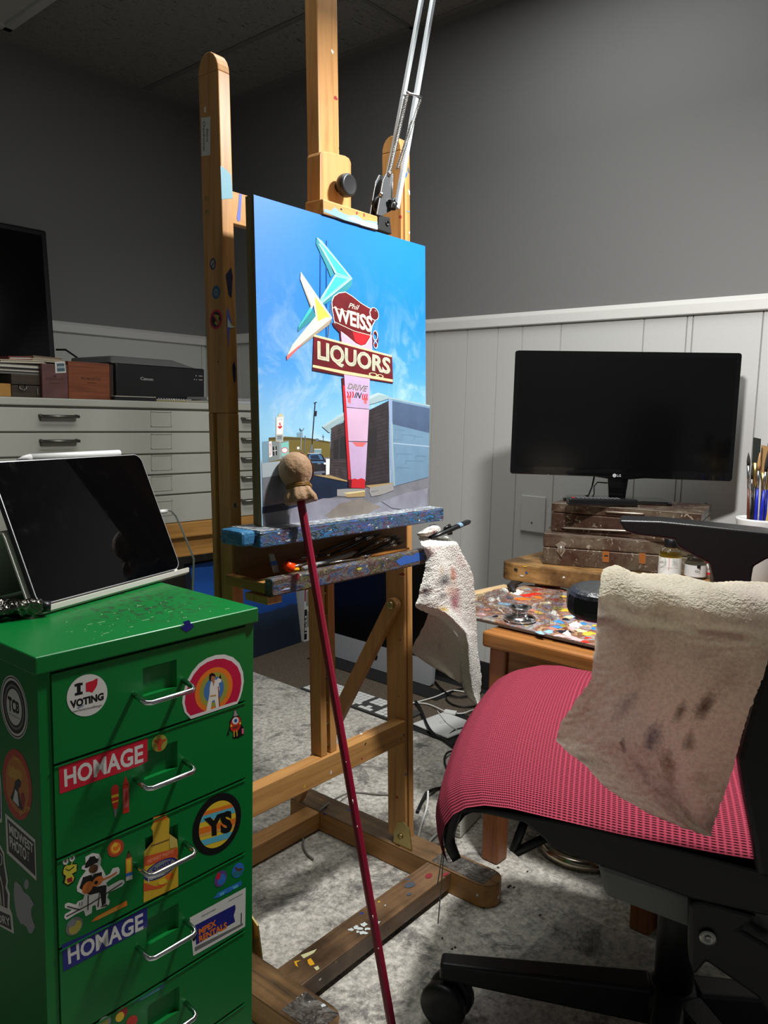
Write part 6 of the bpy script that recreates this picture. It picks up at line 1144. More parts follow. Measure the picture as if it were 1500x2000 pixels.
# remote lying in front of the stand foot
ra, rb = Zp(1112, 980, ZB1+.01), Zp(1247, 983, ZB1+.01); ru = (rb-ra); RL = ru.length; RF = Frame((ra.x, ra.y, 0), math.degrees(math.atan2(ru.y, ru.x)))
t = thing('remote_control', 'black remote control with rows of buttons lying in front of the television', 'remote control', RF(RL/2, .02, ZB1+.001), math.degrees(RF.a))
MB(mat('remote_black', (20, 20, 22), .3)).box((0, 0, ZB1+.0008), (RL, .036, ZB1+.0185), RF).build('body', t, bevel=.004, seg=3)
b = MB(mat('button_grey', (96, 98, 100), .5))
for i in range(11):
    for j in range(3): b.box((.022+.0098*i, .006+.009*j, ZB1+.0185), (.028+.0098*i, .011+.009*j, ZB1+.0198), RF)
b.build('button_pad', t); MB(mat('button_red', (190, 30, 40), .5)).box((.010, .014, ZB1+.0185), (.017, .020, ZB1+.0198), RF).build('power_button', t)
# blank outlet plate on the wall
pa, pb_ = Xp(1020, 966, XB-.003), Xp(1064, 1042, XB-.003)
t = thing('wall_plate', 'blank painted outlet cover plate on the white panelling left of the metal boxes', 'wall plate', (XB-.003, (pa.y+pb_.y)/2, pb_.z))
MB(m_panel).box((XB-.010, pb_.y, pb_.z), (XB-.0026, pa.y, pa.z)).build('plate', t, bevel=.003)
b = MB(m_pull); b.lathe([(.003, 0), (.003, .0012), (.0005, .0014)], (XB-.010, (pa.y+pb_.y)/2, pb_.z+.03), (-1, 0, 0), 10); b.build('screw', t)
p = Xp(1378, 997, 2.11); t = thing('power_adapter', 'small black power plug standing behind the right end of the metal boxes', 'plug', (p.x, p.y, ZS+.001))
MB(m_black).box((p.x-.008, p.y-.007, ZS+.001), (p.x+.008, p.y+.007, p.z+.012)).build('plug_body', t, bevel=.002); MB(m_black).tube([(p.x, p.y, p.z+.010), (p.x, p.y, p.z+.020)], .003, 8).build('strain_relief', t)
# ================================================================== BOTTLES AND BRUSH POT
def glass_bottle(c, r, h, label, cat, name, cap_m, liquid, lab, cap=True, lab_h=(.1, .62), cap_h=.018, neck=.5):
    t = thing(name, label, cat, c); m_g = mat('clear_glass', (245, 248, 246), .03, trans=1.0, ior=1.3)
    hb = h*.70; b = MB(m_g); b.lathe([(r*.93, 0), (r, r*.08), (r, hb), (r*.9, hb+h*.06), (r*neck, hb+h*.13), (r*neck, h)], c, (0, 0, 1), 32); b.build('glass', t)
    if liquid: MB(liquid).lathe([(r*.90, .002), (r*.94, r*.1), (r*.94, hb*.90)], c, (0, 0, 1), 32).build('liquid', t)
    MB(lab).lathe([(r*1.012, h*lab_h[0]), (r*1.012, h*lab_h[1])], c, (0, 0, 1), 40, cap=False).build('paper_label', t)
    if cap:
        b = MB(cap_m); b.lathe([(r*neck*1.22, h-cap_h*.75), (r*neck*1.25, h-cap_h*.7), (r*neck*1.25, h+cap_h*.2), (r*neck*1.1, h+cap_h*.3), (.001, h+cap_h*.3)], c, (0, 0, 1), 32); b.build('cap', t)
    return t
m_lab = mat('label_white', (224, 224, 218), .6)
c = Zp(1306, 1136, ZS+.001); tb = glass_bottle(c, .0248, .094, 'clear bottle of yellow painting medium with black cap and white label', 'bottle', 'medium_bottle', m_black, mat('liquid_amber', (206, 168, 30), .1, trans=.6), m_lab)
vd = (CAM-c); vd.z = 0; vd.normalize(); d = Decal(c+vd*.0256, vd, zoom=(1150, 820, 4.2857)); d.ring(k_, (614, 1190), (34, 0), (0, 43), .05, 40); d.text(k_, 'GAMBLIN', (586, 1180), (642, 1184), (642, 1204), (586, 1200)); d.line(rd, [(674, 1150), (668, 1258)], 3); 
for k in range(6): d.line(gy_, [(700, 1168+9*k), (744, 1170+9*k)], 2.2, same=k > 0)
d.line(k_, [(582, 1236), (740, 1244)], 1.6); d.build('label_print', tb)
c = Zp(1357, 1128, ZS+.001); tb = glass_bottle(c, .024, .052, 'squat clear glass jar with a white label beside the painting medium bottle', 'jar', 'glass_jar', None, mat('liquid_clear', (200, 196, 180), .05, trans=.9), mat('label_pale', (206, 206, 206), .6), cap=False, neck=.84)
vd = (CAM-c); vd.z = 0; vd.normalize(); d = Decal(c+vd*.0250, vd, zoom=(1150, 820, 4.2857)); d.poly(k_, [(906, 1216), (938, 1216), (936, 1244), (906, 1240)]); d.text(k_, 'Oil', (890, 1256), (930, 1262), (930, 1280), (890, 1276)); d.build('label_print', tb)
c = Zp(1385, 1128, ZS+.001); t = thing('paint_tube', 'white paint tube with red bands standing just right of the glass jar', 'paint tube', c)
MB(m_lab).lathe([(.0105, 0), (.0105, .036), (.009, .041)], c, (0, 0, 1), 20).build('tube_body', t); MB(mat('band_red', (206, 30, 34), .4)).lathe([(.0107, .008), (.0107, .013)], c, (0, 0, 1), 20, cap=False).build('red_band', t); MB(mat('band_red', (206, 30, 34), .4)).lathe([(.0106, .034), (.0108, .043), (.004, .046), (.001, .046)], c, (0, 0, 1), 20).build('cap', t)
vd = (CAM-c); vd.z = 0; vd.normalize(); d = Decal(c+vd*.0110, vd, zoom=(1150, 820, 4.2857)); d.text(k_, 'GAM', (988, 1236), (1026, 1240), (1026, 1258), (988, 1254)); d.build('label_print', t)
c = Zp(1480, 1138, ZS+.001); t = thing('metal_cup', 'small polished metal cup behind the far chair arm at the right edge', 'cup', c)
MB(m_chrome).lathe([(.014, 0), (.020, .004), (.0215, .03), (.0225, .043), (.0205, .042), (.019, .03)], c, (0, 0, 1), 28).build('cup_body', t)
c = Zp(1515, 1100, ZS+.06); c.z = ZS+.001; 
c = Zp(1489, 1013, .715); c.z = ZS+.001; t = thing('brush_pot', 'white ceramic pot full of paintbrushes at the right edge of the photo', 'pot', c)
b = MB(mat('ceramic_white', (224, 224, 222), .3)); b.lathe([(.046, 0), (.050, .004), (.0535, .140), (.0555, .146), (.0555, .150), (.0515, .150), (.049, .140), (.046, .010), (.001, .010)], c, (0, 0, 1), 40); b.build('pot_body', t)
PF = Frame((c.x, c.y, 0), math.degrees(math.atan2(RIGHT.y, RIGHT.x)))
def pot_brush(X0, Y0, X1, Y1, dep, mh, mfer, mb_, label, r, fr_=(.62, .80), flat=False):
    a = PF.px(X0, Y0, dep); e = PF.px(X1, Y1, dep*1.6); foot_ = Vector((c.x+(a.x-c.x)*.45, c.y+(a.y-c.y)*.45, ZS+.014)); dv = e-foot_
    t = thing('paintbrush', label, 'paintbrush', foot_, 0, 'brushes in the white pot')
    f0, f1 = fr_
    MB(mh).tube([foot_+dv*(f0*k/4) for k in range(5)], [r*.45, r*.7, r, r*1.05, r*.75], 10).build('handle', t)
    MB(mfer).tube([foot_+dv*(f0+(f1-f0)*k/2) for k in range(3)], [r*.8, r, r*(1.9 if flat else 1.1)], 10, flat=1).build('ferrule', t)
    if flat:
        s_ = PF.x*(r*2.1); up_ = dv.normalized(); b = MB(mb_); A_ = foot_+dv*f1; b.prism([A_-s_*.9-PF.y*.002, A_+s_*.9-PF.y*.002, e+s_-PF.y*.002+up_*.0, e-s_*.8-PF.y*.002+up_*.003], PF.y*.004); b.build('bristles', t)
    else: MB(mb_).tube([foot_+dv*(f1+(1-f1)*k/3) for k in range(4)], [r*1.05, r*1.2, r*.8, r*.15], 10).build('bristles', t)
m_ferg = mat('ferrule_gold', (210, 180, 110), .3, 1.0); m_hb = mat('handle_blue', (30, 40, 170), .3); m_hbr = mat('handle_brown', (86, 44, 26), .35); m_hy = mat('handle_gold', (206, 168, 84), .4); m_bkb = mat('bristle_black_green', (36, 40, 34), .8)
pot_brush(1462, 1004, 1478, 857, .0, m_brb, m_ferg, m_bkb, 'wide flat brush with dark bristles, tallest in the white pot', .0042, (.66, .83), True)
pot_brush(1449, 1003, 1462, 884, -.012, m_hbr, m_fer, m_brd, 'brush with a red brown handle, leftmost in the white pot', .0034, (.72, .9))
pot_brush(1466, 1006, 1484, 884, -.022, m_hb, m_fer, m_bri, 'blue handled brush standing just right of the red brown one', .0036, (.72, .86))
pot_brush(1478, 1006, 1500, 880, -.026, m_hb, m_fer, m_brd, 'blue handled brush near the middle of the white pot', .0036, (.70, .84))
pot_brush(1484, 1010, 1520, 900, -.030, m_hy, m_ferg, m_bri, 'brush with a pale gold handle crossing in front in the white pot', .0030, (.74, .88))
pot_brush(1492, 1008, 1494, 872, .012, m_brb, m_ferg, m_bri, 'black handled brush with golden bristles in the white pot', .0044, (.66, .80), True)
pot_brush(1497, 1010, 1506, 868, .02, m_hb, m_ferg, m_bkb, 'blue handled brush with bushy dark tip at the frame edge', .004, (.66, .82), True)
pot_brush(1456, 1003, 1470, 905, .014, m_brb, m_fer, m_brd, 'thin black brush half hidden behind others in the white pot', .003, (.7, .86))
# ================================================================== OFFICE CHAIR
CH = Frame((.717, .528, 0), 23.8)
m_cp = mat('chair_black_plastic', (15, 15, 16), .42, bump=.08, bs=500)
t_c = thing('office_chair', 'black office chair with a red mesh seat on casters, right foreground', 'office chair', CH(.25, -.29, MATF), 23.8)
m = mat('seat_mesh_red', (160, 36, 62), .85, spec=.1); N, L, b_ = nodes(m); uvn = N.new('ShaderNodeUVMap'); uvn.uv_map = 'UVMap'; sp = N.new('ShaderNodeSeparateXYZ'); L.new(uvn.outputs[0], sp.inputs[0])
def wave(out, k):
    a = N.new('ShaderNodeMath'); a.operation = 'MULTIPLY'; a.inputs[1].default_value = k; L.new(out, a.inputs[0]); s_ = N.new('ShaderNodeMath'); s_.operation = 'SINE'; L.new(a.outputs[0], s_.inputs[0]); q = N.new('ShaderNodeMath'); q.operation = 'MULTIPLY_ADD'; q.inputs[1].default_value = .5; q.inputs[2].default_value = .5; L.new(s_.outputs[0], q.inputs[0]); return q.outputs[0]
wu, wv_ = wave(sp.outputs[0], 2*math.pi*140), wave(sp.outputs[1], 2*math.pi*140)
mxm = N.new('ShaderNodeMath'); mxm.operation = 'MAXIMUM'; L.new(wu, mxm.inputs[0])
s2 = N.new('ShaderNodeMath'); s2.operation = 'MULTIPLY'; s2.inputs[1].default_value = .8; L.new(wv_, s2.inputs[0]); L.new(s2.outputs[0], mxm.inputs[1])
r = ramp(N, [(.3, (78, 20, 32)), (.75, (146, 48, 66)), (1, (176, 78, 96))]); L.new(mxm.outputs[0], r.inputs[0]); L.new(r.outputs[0], b_.inputs['Base Color'])
bp = N.new('ShaderNodeBump'); bp.inputs['Strength'].default_value = .7; bp.inputs['Distance'].default_value = .0025; L.new(mxm.outputs[0], bp.inputs['Height']); L.new(bp.outputs[0], b_.inputs['Normal'])
m_seat = m
SPROF = [(-.50, .482), (-.40, .478), (-.30, .476), (-.20, .478), (-.12, .483), (-.07, .486), (-.035, .484), (-.010, .477), (.006, .466), (.016, .450), (.020, .432), (.018, .416), (.010, .404)]
def seat_pt(u, v, drop=0.0, inset=0.0):
    r_ = inset + u*(.56-2*inset); s_ = v*(len(SPROF)-1); k = min(int(s_), len(SPROF)-2); w = s_-k
    f_, z = (SPROF[k][q]*(1-w)+SPROF[k+1][q]*w for q in (0, 1))
    e = min(u, 1-u)*.56; edge = max(0, 1-e/.045)
    f_ += (.022*(1-(2*u-1)**2)-.004)*max(0, min(1, (f_+.25)/.25)) - (.012 if u < .5 else .05)*max(0, 1-e/(.05 if u < .5 else .12))**2*max(0, min(1, (f_+.10)/.10))
    return CH(r_, f_, z + .017*(1-(2*u-1)**4) - .004*edge**2 - drop)
b = MB(m_seat); G = [[seat_pt(i/48, j/64) for j in range(65)] for i in range(49)]; b.grid(G)
for k_i in list(b.uv): b.uv[k_i] = (b.uv[k_i][0]*.535/.5, b.uv[k_i][1]*.56/.5)
b.build('seat', t_c)
b = MB(m_cp)
P = [CH.xx(x, y, .003) for x, y in ((884, 1586), (892, 1580), (908, 1577), (956, 1580), (1074, 1601), (1160, 1618), (1330, 1660), (1560, 1720), (1560, 1830), (1500, 1791), (1350, 1757), (1164, 1689), (1074, 1657), (1065, 1642), (1024, 1608), (950, 1592), (906, 1587), (896, 1592), (886, 1630), (880, 1646), (869, 1654), (866, 1640), (873, 1605))]
b.prism(P, CH.x*.03); b.build('seat_frame', t_c, bevel=.003)
b = MB(m_cp); b.prism([p+CH.x*.48 for p in P], CH.x*.03); b.build('seat_frame', t_c, bevel=.003)
G = [[seat_pt(i/24, j/24, .024, .05) for j in range(25)] for i in range(25)]; b = MB(m_cp); b.grid(G); b.build('seat_shell', t_c, solid=.012)
b = MB(m_cp); lev = [CH.xx(x, y, .03) for x, y in ((1024, 1606), (1003, 1660), (1009, 1664), (1066, 1636))]; b.tube(lev, .0055, 10); b.build('seat_lever', t_c)
b = MB(mat('chair_grey_pan', (118, 118, 116), .5)); b.prism([CH.xx(x, y, .06) for x, y in ((1167, 1688), (1182, 1752), (1346, 1814), (1420, 1838), (1520, 1850), (1520, 1790), (1350, 1748))], CH.x*.36); b.build('mechanism_pan', t_c, bevel=.006)
b = MB(m_cp); b.prism([CH.xx(x, y, .02) for x, y in ((1346, 1768), (1356, 1760), (1380, 1762), (1480, 1790), (1470, 1800), (1446, 1817), (1520, 1860), (1560, 1900), (1560, 2080), (1480, 1950), (1380, 1880), (1356, 1908), (1346, 1880))], CH.x*.035); br = b.build('tilt_bracket', t_c, bevel=.004)
c = CH.xx(1382, 1830, .019); b = MB(m_steel); b.lathe([(.0085, 0), (.0095, .002), (.0085, .0035), (.003, .0035), (.0025, .002), (.001, .002)], c, -CH.x, 20); b.build('bolt', br)
# gas column, star base, casters
cc_ = CH(.26, -.285, 0)
b = MB(m_chrome); b.lathe([(.014, .0), (.014, .20)], cc_+Vector((0, 0, .20)), (0, 0, 1), 24); b.build('gas_piston', t_c)
b = MB(m_cp); b.lathe([(.026, 0), (.027, .15), (.024, .16), (.015, .162)], cc_+Vector((0, 0, .09)), (0, 0, 1), 28); b.build('gas_column', t_c)
b = MB(m_cp); b.lathe([(.035, 0), (.043, .01), (.043, .045), (.033, .055), (.028, .058)], cc_+Vector((0, 0, .070)), (0, 0, 1), 28); b.build('base_hub', t_c)
tgt = Zp(893, 1868, .118)-cc_; a0 = math.atan2(tgt.y, tgt.x); RL5 = .335
for k in range(5):
    a = (a0, math.radians(22), math.radians(-50), math.radians(-122), math.radians(196))[k]; dx = Vector((math.cos(a), math.sin(a), 0)); sx2 = Vector((-math.sin(a), math.cos(a), 0)); q = lambda l, s_, z: cc_+dx*l+sx2*s_+Vector((0, 0, z))
    b = MB(m_cp); b.hexa([q(.03, -.026, .075), q(RL5, -.017, .086), q(RL5, .017, .086), q(.03, .026, .075), q(.03, -.022, .128), q(RL5, -.015, .112), q(RL5, .015, .112), q(.03, .022, .128)]); lg5 = b.build('base_leg', t_c, bevel=.005, seg=3)
    e = cc_+dx*(RL5-.012); hd_ = a+1.25*(k+1); wx = Vector((math.cos(hd_), math.sin(hd_), 0)); zc = MATF+.0360
    b = MB(m_cp); 
    for s_ in (-1, 1): b.lathe([(.022, -.0105), (.032, -.0095), (.0355, -.005), (.0355, .007), (.032, .0105), (.015, .0125)], e+wx*(.0150*s_)+Vector((0, 0, zc)), wx*s_, 24)
    b.tube([e+Vector((0, 0, zc+.005)), e+Vector((0, 0, .092))], .008, 10); cs = b.build('caster', t_c)
# arms
ZA1 = .7490
def arm_pad(r0, r1, name):
    n = 8; P = []
    f0, f1 = -.128, -.46; rm, hw2 = (r0+r1)/2, (r1-r0)/2
    for k in range(n+1): a = math.pi*k/n; P.append((rm+hw2*math.cos(a), f0-.035+.035*math.sin(a)))
    P += [(r0, f1), (r1, f1)]
    b = MB(mat('arm_pad_black', (24, 26, 29), .38, bump=.15, bs=260)); b.prism([CH(x, f_, ZA1-.026) for x, f_ in P], (0, 0, .031)); return b.build(name, t_c, bevel=.011, seg=4)
arm_pad(-.062, .028, 'arm_pad')
b = MB(m_cp); b.prism([CH.xx(x, y, -.05) for x, y in ((1560, 1200), (1500, 1262), (1456, 1420), (1440, 1482), (1452, 1560), (1470, 1650), (1480, 1715), (1640, 1740), (1640, 1200))], CH.x*.035); b.build('arm_post', t_c, bevel=.006)
pts_ = [(1209, 1018), (1214, 1016), (1290, 1018), (1360, 1025), (1500, 1040), (1660, 1066), (1660, 1086), (1500, 1091), (1472, 1107), (1468, 1130), (1470, 1330), (1396, 1330), (1393, 1130), (1386, 1101), (1360, 1088), (1323, 1067), (1318, 1054), (1243, 1045), (1220, 1037)]
b = MB(m_cp); b.prism([CH.xx(x, y, .585) for x, y in pts_], CH.x*.075); b.build('far_arm', t_c, bevel=.008, seg=3)
# backrest frame standing just outside the photo
b = MB(m_cp); b.prism([CH(.03, -.50, .50), CH(.50, -.50, .50), CH(.52, -.56, .95), CH(.47, -.57, 1.0), CH(.06, -.57, 1.0), CH(.01, -.56, .95)], CH.y*-.03); b.build('backrest', t_c, bevel=.008)
b = MB(m_cp); b.tube([CH(.26, -.33, .40), CH(.26, -.47, .40), CH(.26, -.56, .44), CH(.26, -.56, .60)], .02, 10); b.build('back_stem', t_c)
# towel over the near arm
tw_ = [((1165, 1212), (1530, 1258)), ((1163, 1245), (1515, 1275)), ((1158, 1290), (1500, 1288)), ((1155, 1328), (1487, 1334)), ((1137, 1352), (1478, 1352)), ((1116, 1383), (1462, 1392)), ((1096, 1411), (1450, 1430)), ((1085, 1445), (1441, 1466)), ((1105, 1466), (1433, 1496)), ((1146, 1497), (1423, 1530)), ((1175, 1532), (1414, 1554)), ((1208, 1556), (1406, 1575)), ((1273, 1592), (1396, 1605)), ((1328, 1615), (1391, 1620)), ((1375, 1631), (1388, 1634))]
t = thing('towel', 'cream terry towel with brown and purple paint stains draped over the chair arm', 'towel', CH(-.03, -.30, ZA1))
rt_ = -.077
def hang(X, Y, u, v): return CH.xx(X, Y, rt_ - .007*math.sin(u*5.5+.6)*(1-v)*1.3 - .012*(1-v)*(1-u) + .004*math.sin(9*u+5*v))
Gh = cloth(tw_, hang, 60, 110, edge=1.2)
Gt = []
for i, col in enumerate(Gh):
    top_ = col[-1]; q = top_-CH.o; f_ = q.dot(CH.y); zt3 = top_.z; u = i/59
    ex_ = []
    zr = ZA1+.0135+.010*math.exp(-((u-.08)/.07)**2)
    path = [(rt_, zt3+.001), (rt_-.002, (zt3+zr)/2-.005), (rt_+.002, zr-.010), (rt_+.012, zr), (rt_+.03, zr+.004), (-.02, zr+.003), (.012, zr+.003), (.030, zr-.001), (.042, zr-.014), (.045, zr-.05), (.044, zr-.11), (.045, zr-.16)]
    for k in range(30):
        s_ = (k+.5)/30*(len(path)-1); kk = min(int(s_), len(path)-2); w = s_-kk; r_, z_ = (path[kk][q_]*(1-w)+path[kk+1][q_]*w for q_ in (0, 1)); ex_.append(CH(r_, f_*(1), z_ + .0025*math.sin(11*u+.6*k)*(k > 3)))
    Gt.append(col+ex_)
tsp = [(.30, .52, .05, .05, (120, 104, 110), .6), (.62, .50, .035, .035, (104, 84, 66), .75), (.74, .52, .05, .05, (96, 74, 60), .8), (.72, .40, .035, .03, (100, 80, 66), .7), (.52, .41, .05, .055, (92, 82, 96), .75), (.60, .33, .05, .05, (134, 106, 76), .75), (.58, .27, .04, .035, (150, 116, 50), .6), (.36, .38, .02, .025, (70, 58, 54), .7), (.55, .22, .10, .05, (140, 114, 106), .55), (.40, .28, .03, .06, (130, 112, 116), .5), (.06, .31, .12, .03, (104, 92, 72), .6), (.90, .08, .3, .06, (120, 108, 116), .6), (.80, .28, .06, .03, (122, 98, 64), .5), (.36, .83, .10, .03, (140, 104, 76), .5), (.60, .84, .12, .03, (150, 124, 120), .45), (.85, .86, .12, .05, (176, 150, 170), .5), (.28, .68, .08, .05, (140, 116, 92), .5), (.80, .62, .12, .06, (140, 112, 100), .5), (.62, .70, .10, .04, (150, 130, 130), .4), (.60, .12, .05, .05, (110, 98, 84), .55)]
b = MB(stains('towel_terry', (246, 236, 214), [(u, v, rx, ry, c, min(1, a*1.2)) for u, v, rx, ry, c, a in tsp], dirt=.10, thin=.62, sz=1.7)); b.grid(Gt); b.build('draped_cloth', t, disp=(.004, .0045))
# ================================================================== THINGS ON THE FLOOR
# painted canvas leaning under the flat file
t = thing('canvas', 'dark blue painted canvas leaning on the floor below the flat file', 'canvas', (1.85, 2.30, 0))
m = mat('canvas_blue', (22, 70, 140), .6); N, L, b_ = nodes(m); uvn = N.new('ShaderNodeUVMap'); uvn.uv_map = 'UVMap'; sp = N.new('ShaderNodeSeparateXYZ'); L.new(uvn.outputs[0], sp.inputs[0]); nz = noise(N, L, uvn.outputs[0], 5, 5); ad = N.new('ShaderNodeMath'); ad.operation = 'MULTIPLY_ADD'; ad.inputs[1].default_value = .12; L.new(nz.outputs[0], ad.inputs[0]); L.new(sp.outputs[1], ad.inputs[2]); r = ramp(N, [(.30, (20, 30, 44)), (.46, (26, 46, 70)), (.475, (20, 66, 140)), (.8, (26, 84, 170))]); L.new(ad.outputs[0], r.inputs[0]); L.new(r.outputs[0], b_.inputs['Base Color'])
ca, cb = Vector((1.60, 2.255, .0008)), Vector((2.125, 2.318, .0008)); hh = Vector((-.01, .06, .385))
b = MB(m); b.grid([[ca+(cb-ca)*u+hh*v for v in (0, .5, 1)] for u in (0, .5, 1)], False); b.build('painted_face', t)
b = MB(mat('canvas_edge', (40, 50, 66), .7)); off = Vector((-.01, .022, .002)); b.prism([ca+Vector((0, .001, 0)), cb+Vector((0, .001, 0)), cb+hh+Vector((0, .001, 0)), ca+hh+Vector((0, .001, 0))], off); b.build('stretcher', t)
# canvas cartons beside it
t = thing('canvas_carton', 'white carton end with a red stripe and black 18x24 print, beside the blue canvas', 'carton', (2.150, 2.33, 0)); xa, xb = 2.131, 2.166
MB(mat('carton_white', (190, 188, 184), .7)).box((xa, 2.31, .0008), (xb, 2.72, .43)).build('carton', t, bevel=.001)
d = Decal(Vector((0, 2.31, 0)), (0, -1, 0), zoom=(480, 1120, 5.556)); zz = d.z
def fq(x, z): return (x, z)
dd = MB(mat('carton_red', (140, 26, 34), .6)); dd.box((xa, 2.3094, .215), (xb, 2.3099, .245)); dd.box((xa, 2.3094, .17), (xa+.006, 2.3099, .245)); dd.build('red_stripe', t)
dd = MB(k_); dd.box((xa, 2.3093, .010), (xa+.014, 2.3098, .135)); dd.build('black_panel', t)
V, Fc = glyphs('18x24', .02); b = MB(w_); i_ = b.pts([Vector((xa+.003+.009*(1-v), 2.3090, .035+.075*u)) for u, v in V]); [b.face([i_[k] for k in q]) for q in Fc]; b.build('size_print', t, label='white 18x24 print on black')
d = MB(mat('carton_grey', (130, 128, 124), .7)); d.box((xa+.016, 2.3093, .060), (xb-.002, 2.3098, .125)); d.box((xa+.008, 2.3094, .148), (xb-.001, 2.3099, .21)); d.build('grey_panel', t)
# big desktop computer resting on the floor against the wall
IM = Frame((2.078, 1.609, 0), 90.0)      # local x runs along the wall (+y), local -y faces into the room... depth towards the wall
def im(x, d_, z): return Vector((2.078 + d_ + z*.10, 1.609 + x, z+.004))
t = thing('desktop_computer', 'silver all in one computer with a black screen on the floor behind the easel', 'computer', (2.09, 1.87, .004))
m_ia = mat('computer_silver', (176, 178, 182), .35, .3); IW, IH = .53, .45
def imr(x0, x1, v0, v1, d_, r=.012): return [im(x, d_, z) for x, z in rrect(x0, x1, v0, v1, r, 4)]
b = MB(m_ia); b.prism(imr(0, IW, 0, IH, .004), Vector((.012, 0, 0))); b.build('housing', t, bevel=.001)
b = MB(m_ia); b.prism(imr(0, IW, .0, .088, .0), Vector((.0038, 0, 0))); b.build('chin', t)
b = MB(mat('computer_glass', (6, 6, 7), .2)); b.prism(imr(0, IW, .0885, IH, .0), Vector((.0038, 0, 0))); b.build('screen', t)
ap = Vector((2.0805, 1.609+.265, .047)); b = MB(mat('chin_mark_black', (12, 12, 12), .4)); i_ = [im(.265+x, -.0004, .042+z) for x, z in ((-.010, .010), (-.004, .014), (0, .012), (.006, .014), (.010, .010), (.0075, .003), (.010, -.003), (.005, -.011), (0, -.009), (-.005, -.011), (-.011, -.001))]; b.poly(i_); b.poly([im(.265+x, -.0004, .060+z) for x, z in ((0, -.003), (.004, 0), (.003, .005), (-.001, .002))]); b.build('chin_emblem', t, label='small black fruit shaped emblem')
MB(mat('floor_strip_black', (20, 20, 20), .8)).box((1.99, 1.52, .0005), (2.075, 2.14, .003)).build('floor_strip', None, label='thin black strip on the carpet in front of the silver computer', cat='pad')  # thin dark strip on the carpet along the computer's lower edge
# keyboard
ka, kb, kc_ = Zp(594, 1345, .008), Zp(757, 1411, .008), Zp(657, 1328, .008)
ku = (kb-ka); ku.z = 0; KL = .43; KF = Frame((1.742, 1.905, 0), -89.0)
t = thing('keyboard', 'flat aluminium keyboard with white keys lying on the carpet edge behind the easel', 'keyboard', KF(KL/2, .055, .001), -89.0)
MB(mat('keyboard_alu', (96, 96, 96), .4, .5)).box((0, 0, RUG*.0+.0008), (KL, .115, .009), KF).build('tray', t, bevel=.002)
mk_ = mat('key_white', (226, 226, 224), .5)
for rr_ in range(6):
    b = MB(mk_); y0 = .006+.0178*rr_; 
    if rr_ == 0: xs = [(0, .016), (.018, .016), (.036, .02), (.058, .11), (.17, .02), (.192, .016), (.21, .016), (.250, .016), (.268, .016), (.286, .016), (.320, .034), (.358, .016), (.378, .035)]
    else: xs = [(.018*k, .0158) for k in range(13)] + ([(.250+.018*k, .0158) for k in range(3)] if rr_ not in (2,) else []) + [(.320+.0185*k, .0158) for k in range(4)]
    if rr_ == 1: xs = [(.018*k, .0158) for k in range(12)] + [(.216, .024), (.268, .0158)] + [(.320+.0185*k, .0158) for k in range(4)]
    for x, w in xs: b.box((.008+x, y0, .009), (.008+x+w, y0+.0155, .0108), KF)
    b.build('key_row', t, bevel=.0012)
# graphics tablet on a black board
TBF = Frame((1.745, 1.295, 0), -4.0)
MB(m_blackmat).box((-.015, -.03, .0008+RUG*0), (.20, .15, .006), TBF).build('black_board', None, label='black board on the carpet under the white graphics tablet', cat='board')
t = thing('graphics_tablet', 'small white graphics tablet with a black pen slot on the carpet near the cables', 'graphics tablet', TBF(.08, .07, .0065), -4.0)
MB(mat('tablet_white', (214, 214, 212), .35)).box((.012, .0, .0065), (.155, .140, .0135), TBF).build('slab', t, bevel=.004, seg=3)
b = MB(m_black); b.tube([TBF(.035, .015, .0136), TBF(.07, .022, .0138), TBF(.115, .014, .0138), TBF(.142, .012, .0136)], [.001, .004, .0045, .001], 8, flat=.3); b.build('pen_slot', t)
b = MB(mat('tablet_mark', (120, 120, 122), .5)); b.tube([TBF(.085+.012*math.cos(a), .085+.006*math.sin(a), .0136) for a in [k*.5 for k in range(13)]], .0006, 5); b.build('logo_mark', t)
# adapter, cables
CR = .0022
def cable(name, pts, r, m_, label, cat='cable', group=None):
    Q = []
    for k in range(len(pts)-1):
        p0, p1, p2, p3 = (Vector(pts[max(0, min(len(pts)-1, k+o))]) for o in (-1, 0, 1, 2))
        for s_ in range(6):
            u = s_/6; Q.append(.5*((2*p1)+(p2-p0)*u+(2*p0-5*p1+4*p2-p3)*u*u+(3*p1-p0-3*p2+p3)*u**3))
    Q.append(Vector(pts[-1])); return MB(m_).tube(Q, r, 8).build(name, None, label=label, cat=cat, group=group)
m_wc = mat('cable_white', (226, 226, 222), .45); m_bc = mat('cable_black', (16, 16, 17), .45); m_gc = mat('cable_grey', (120, 118, 112), .5)
zc = lambda X, Y, z=.006: Zp(X, Y, z)
cable('usb_cable', [zc(800, 1374), zc(815, 1371), zc(850, 1361), zc(880, 1349), zc(905, 1351), zc(935, 1360)], CR, m_wc, 'white cable arching over the carpet above the white adapter')
cable('usb_cable', [zc(800, 1372), zc(835, 1375), zc(866, 1388, .011), zc(878, 1392, .014)], CR, m_wc, 'white cable running into the left end of the small white adapter')
cable('usb_cable', [zc(888, 1393, .014), zc(905, 1393, .012), zc(925, 1386), zc(945, 1384), zc(975, 1378)], CR, m_wc, 'white cable leaving the right end of the small white adapter')
a_, c_ = zc(868, 1391, .014), zc(891, 1395, .014); t = thing('usb_adapter', 'small white cable adapter block on the floor between white cables', 'adapter', (a_+c_)/2)
dv = (c_-a_); s_ = Vector((-dv.y, dv.x, 0)).normalized()*.009; MB(m_wc).hexa([a_-s_, c_-s_, c_+s_, a_+s_]+[p+Vector((0, 0, .008)) for p in (a_-s_, c_-s_, c_+s_, a_+s_)]).build('block', t, bevel=.0015)
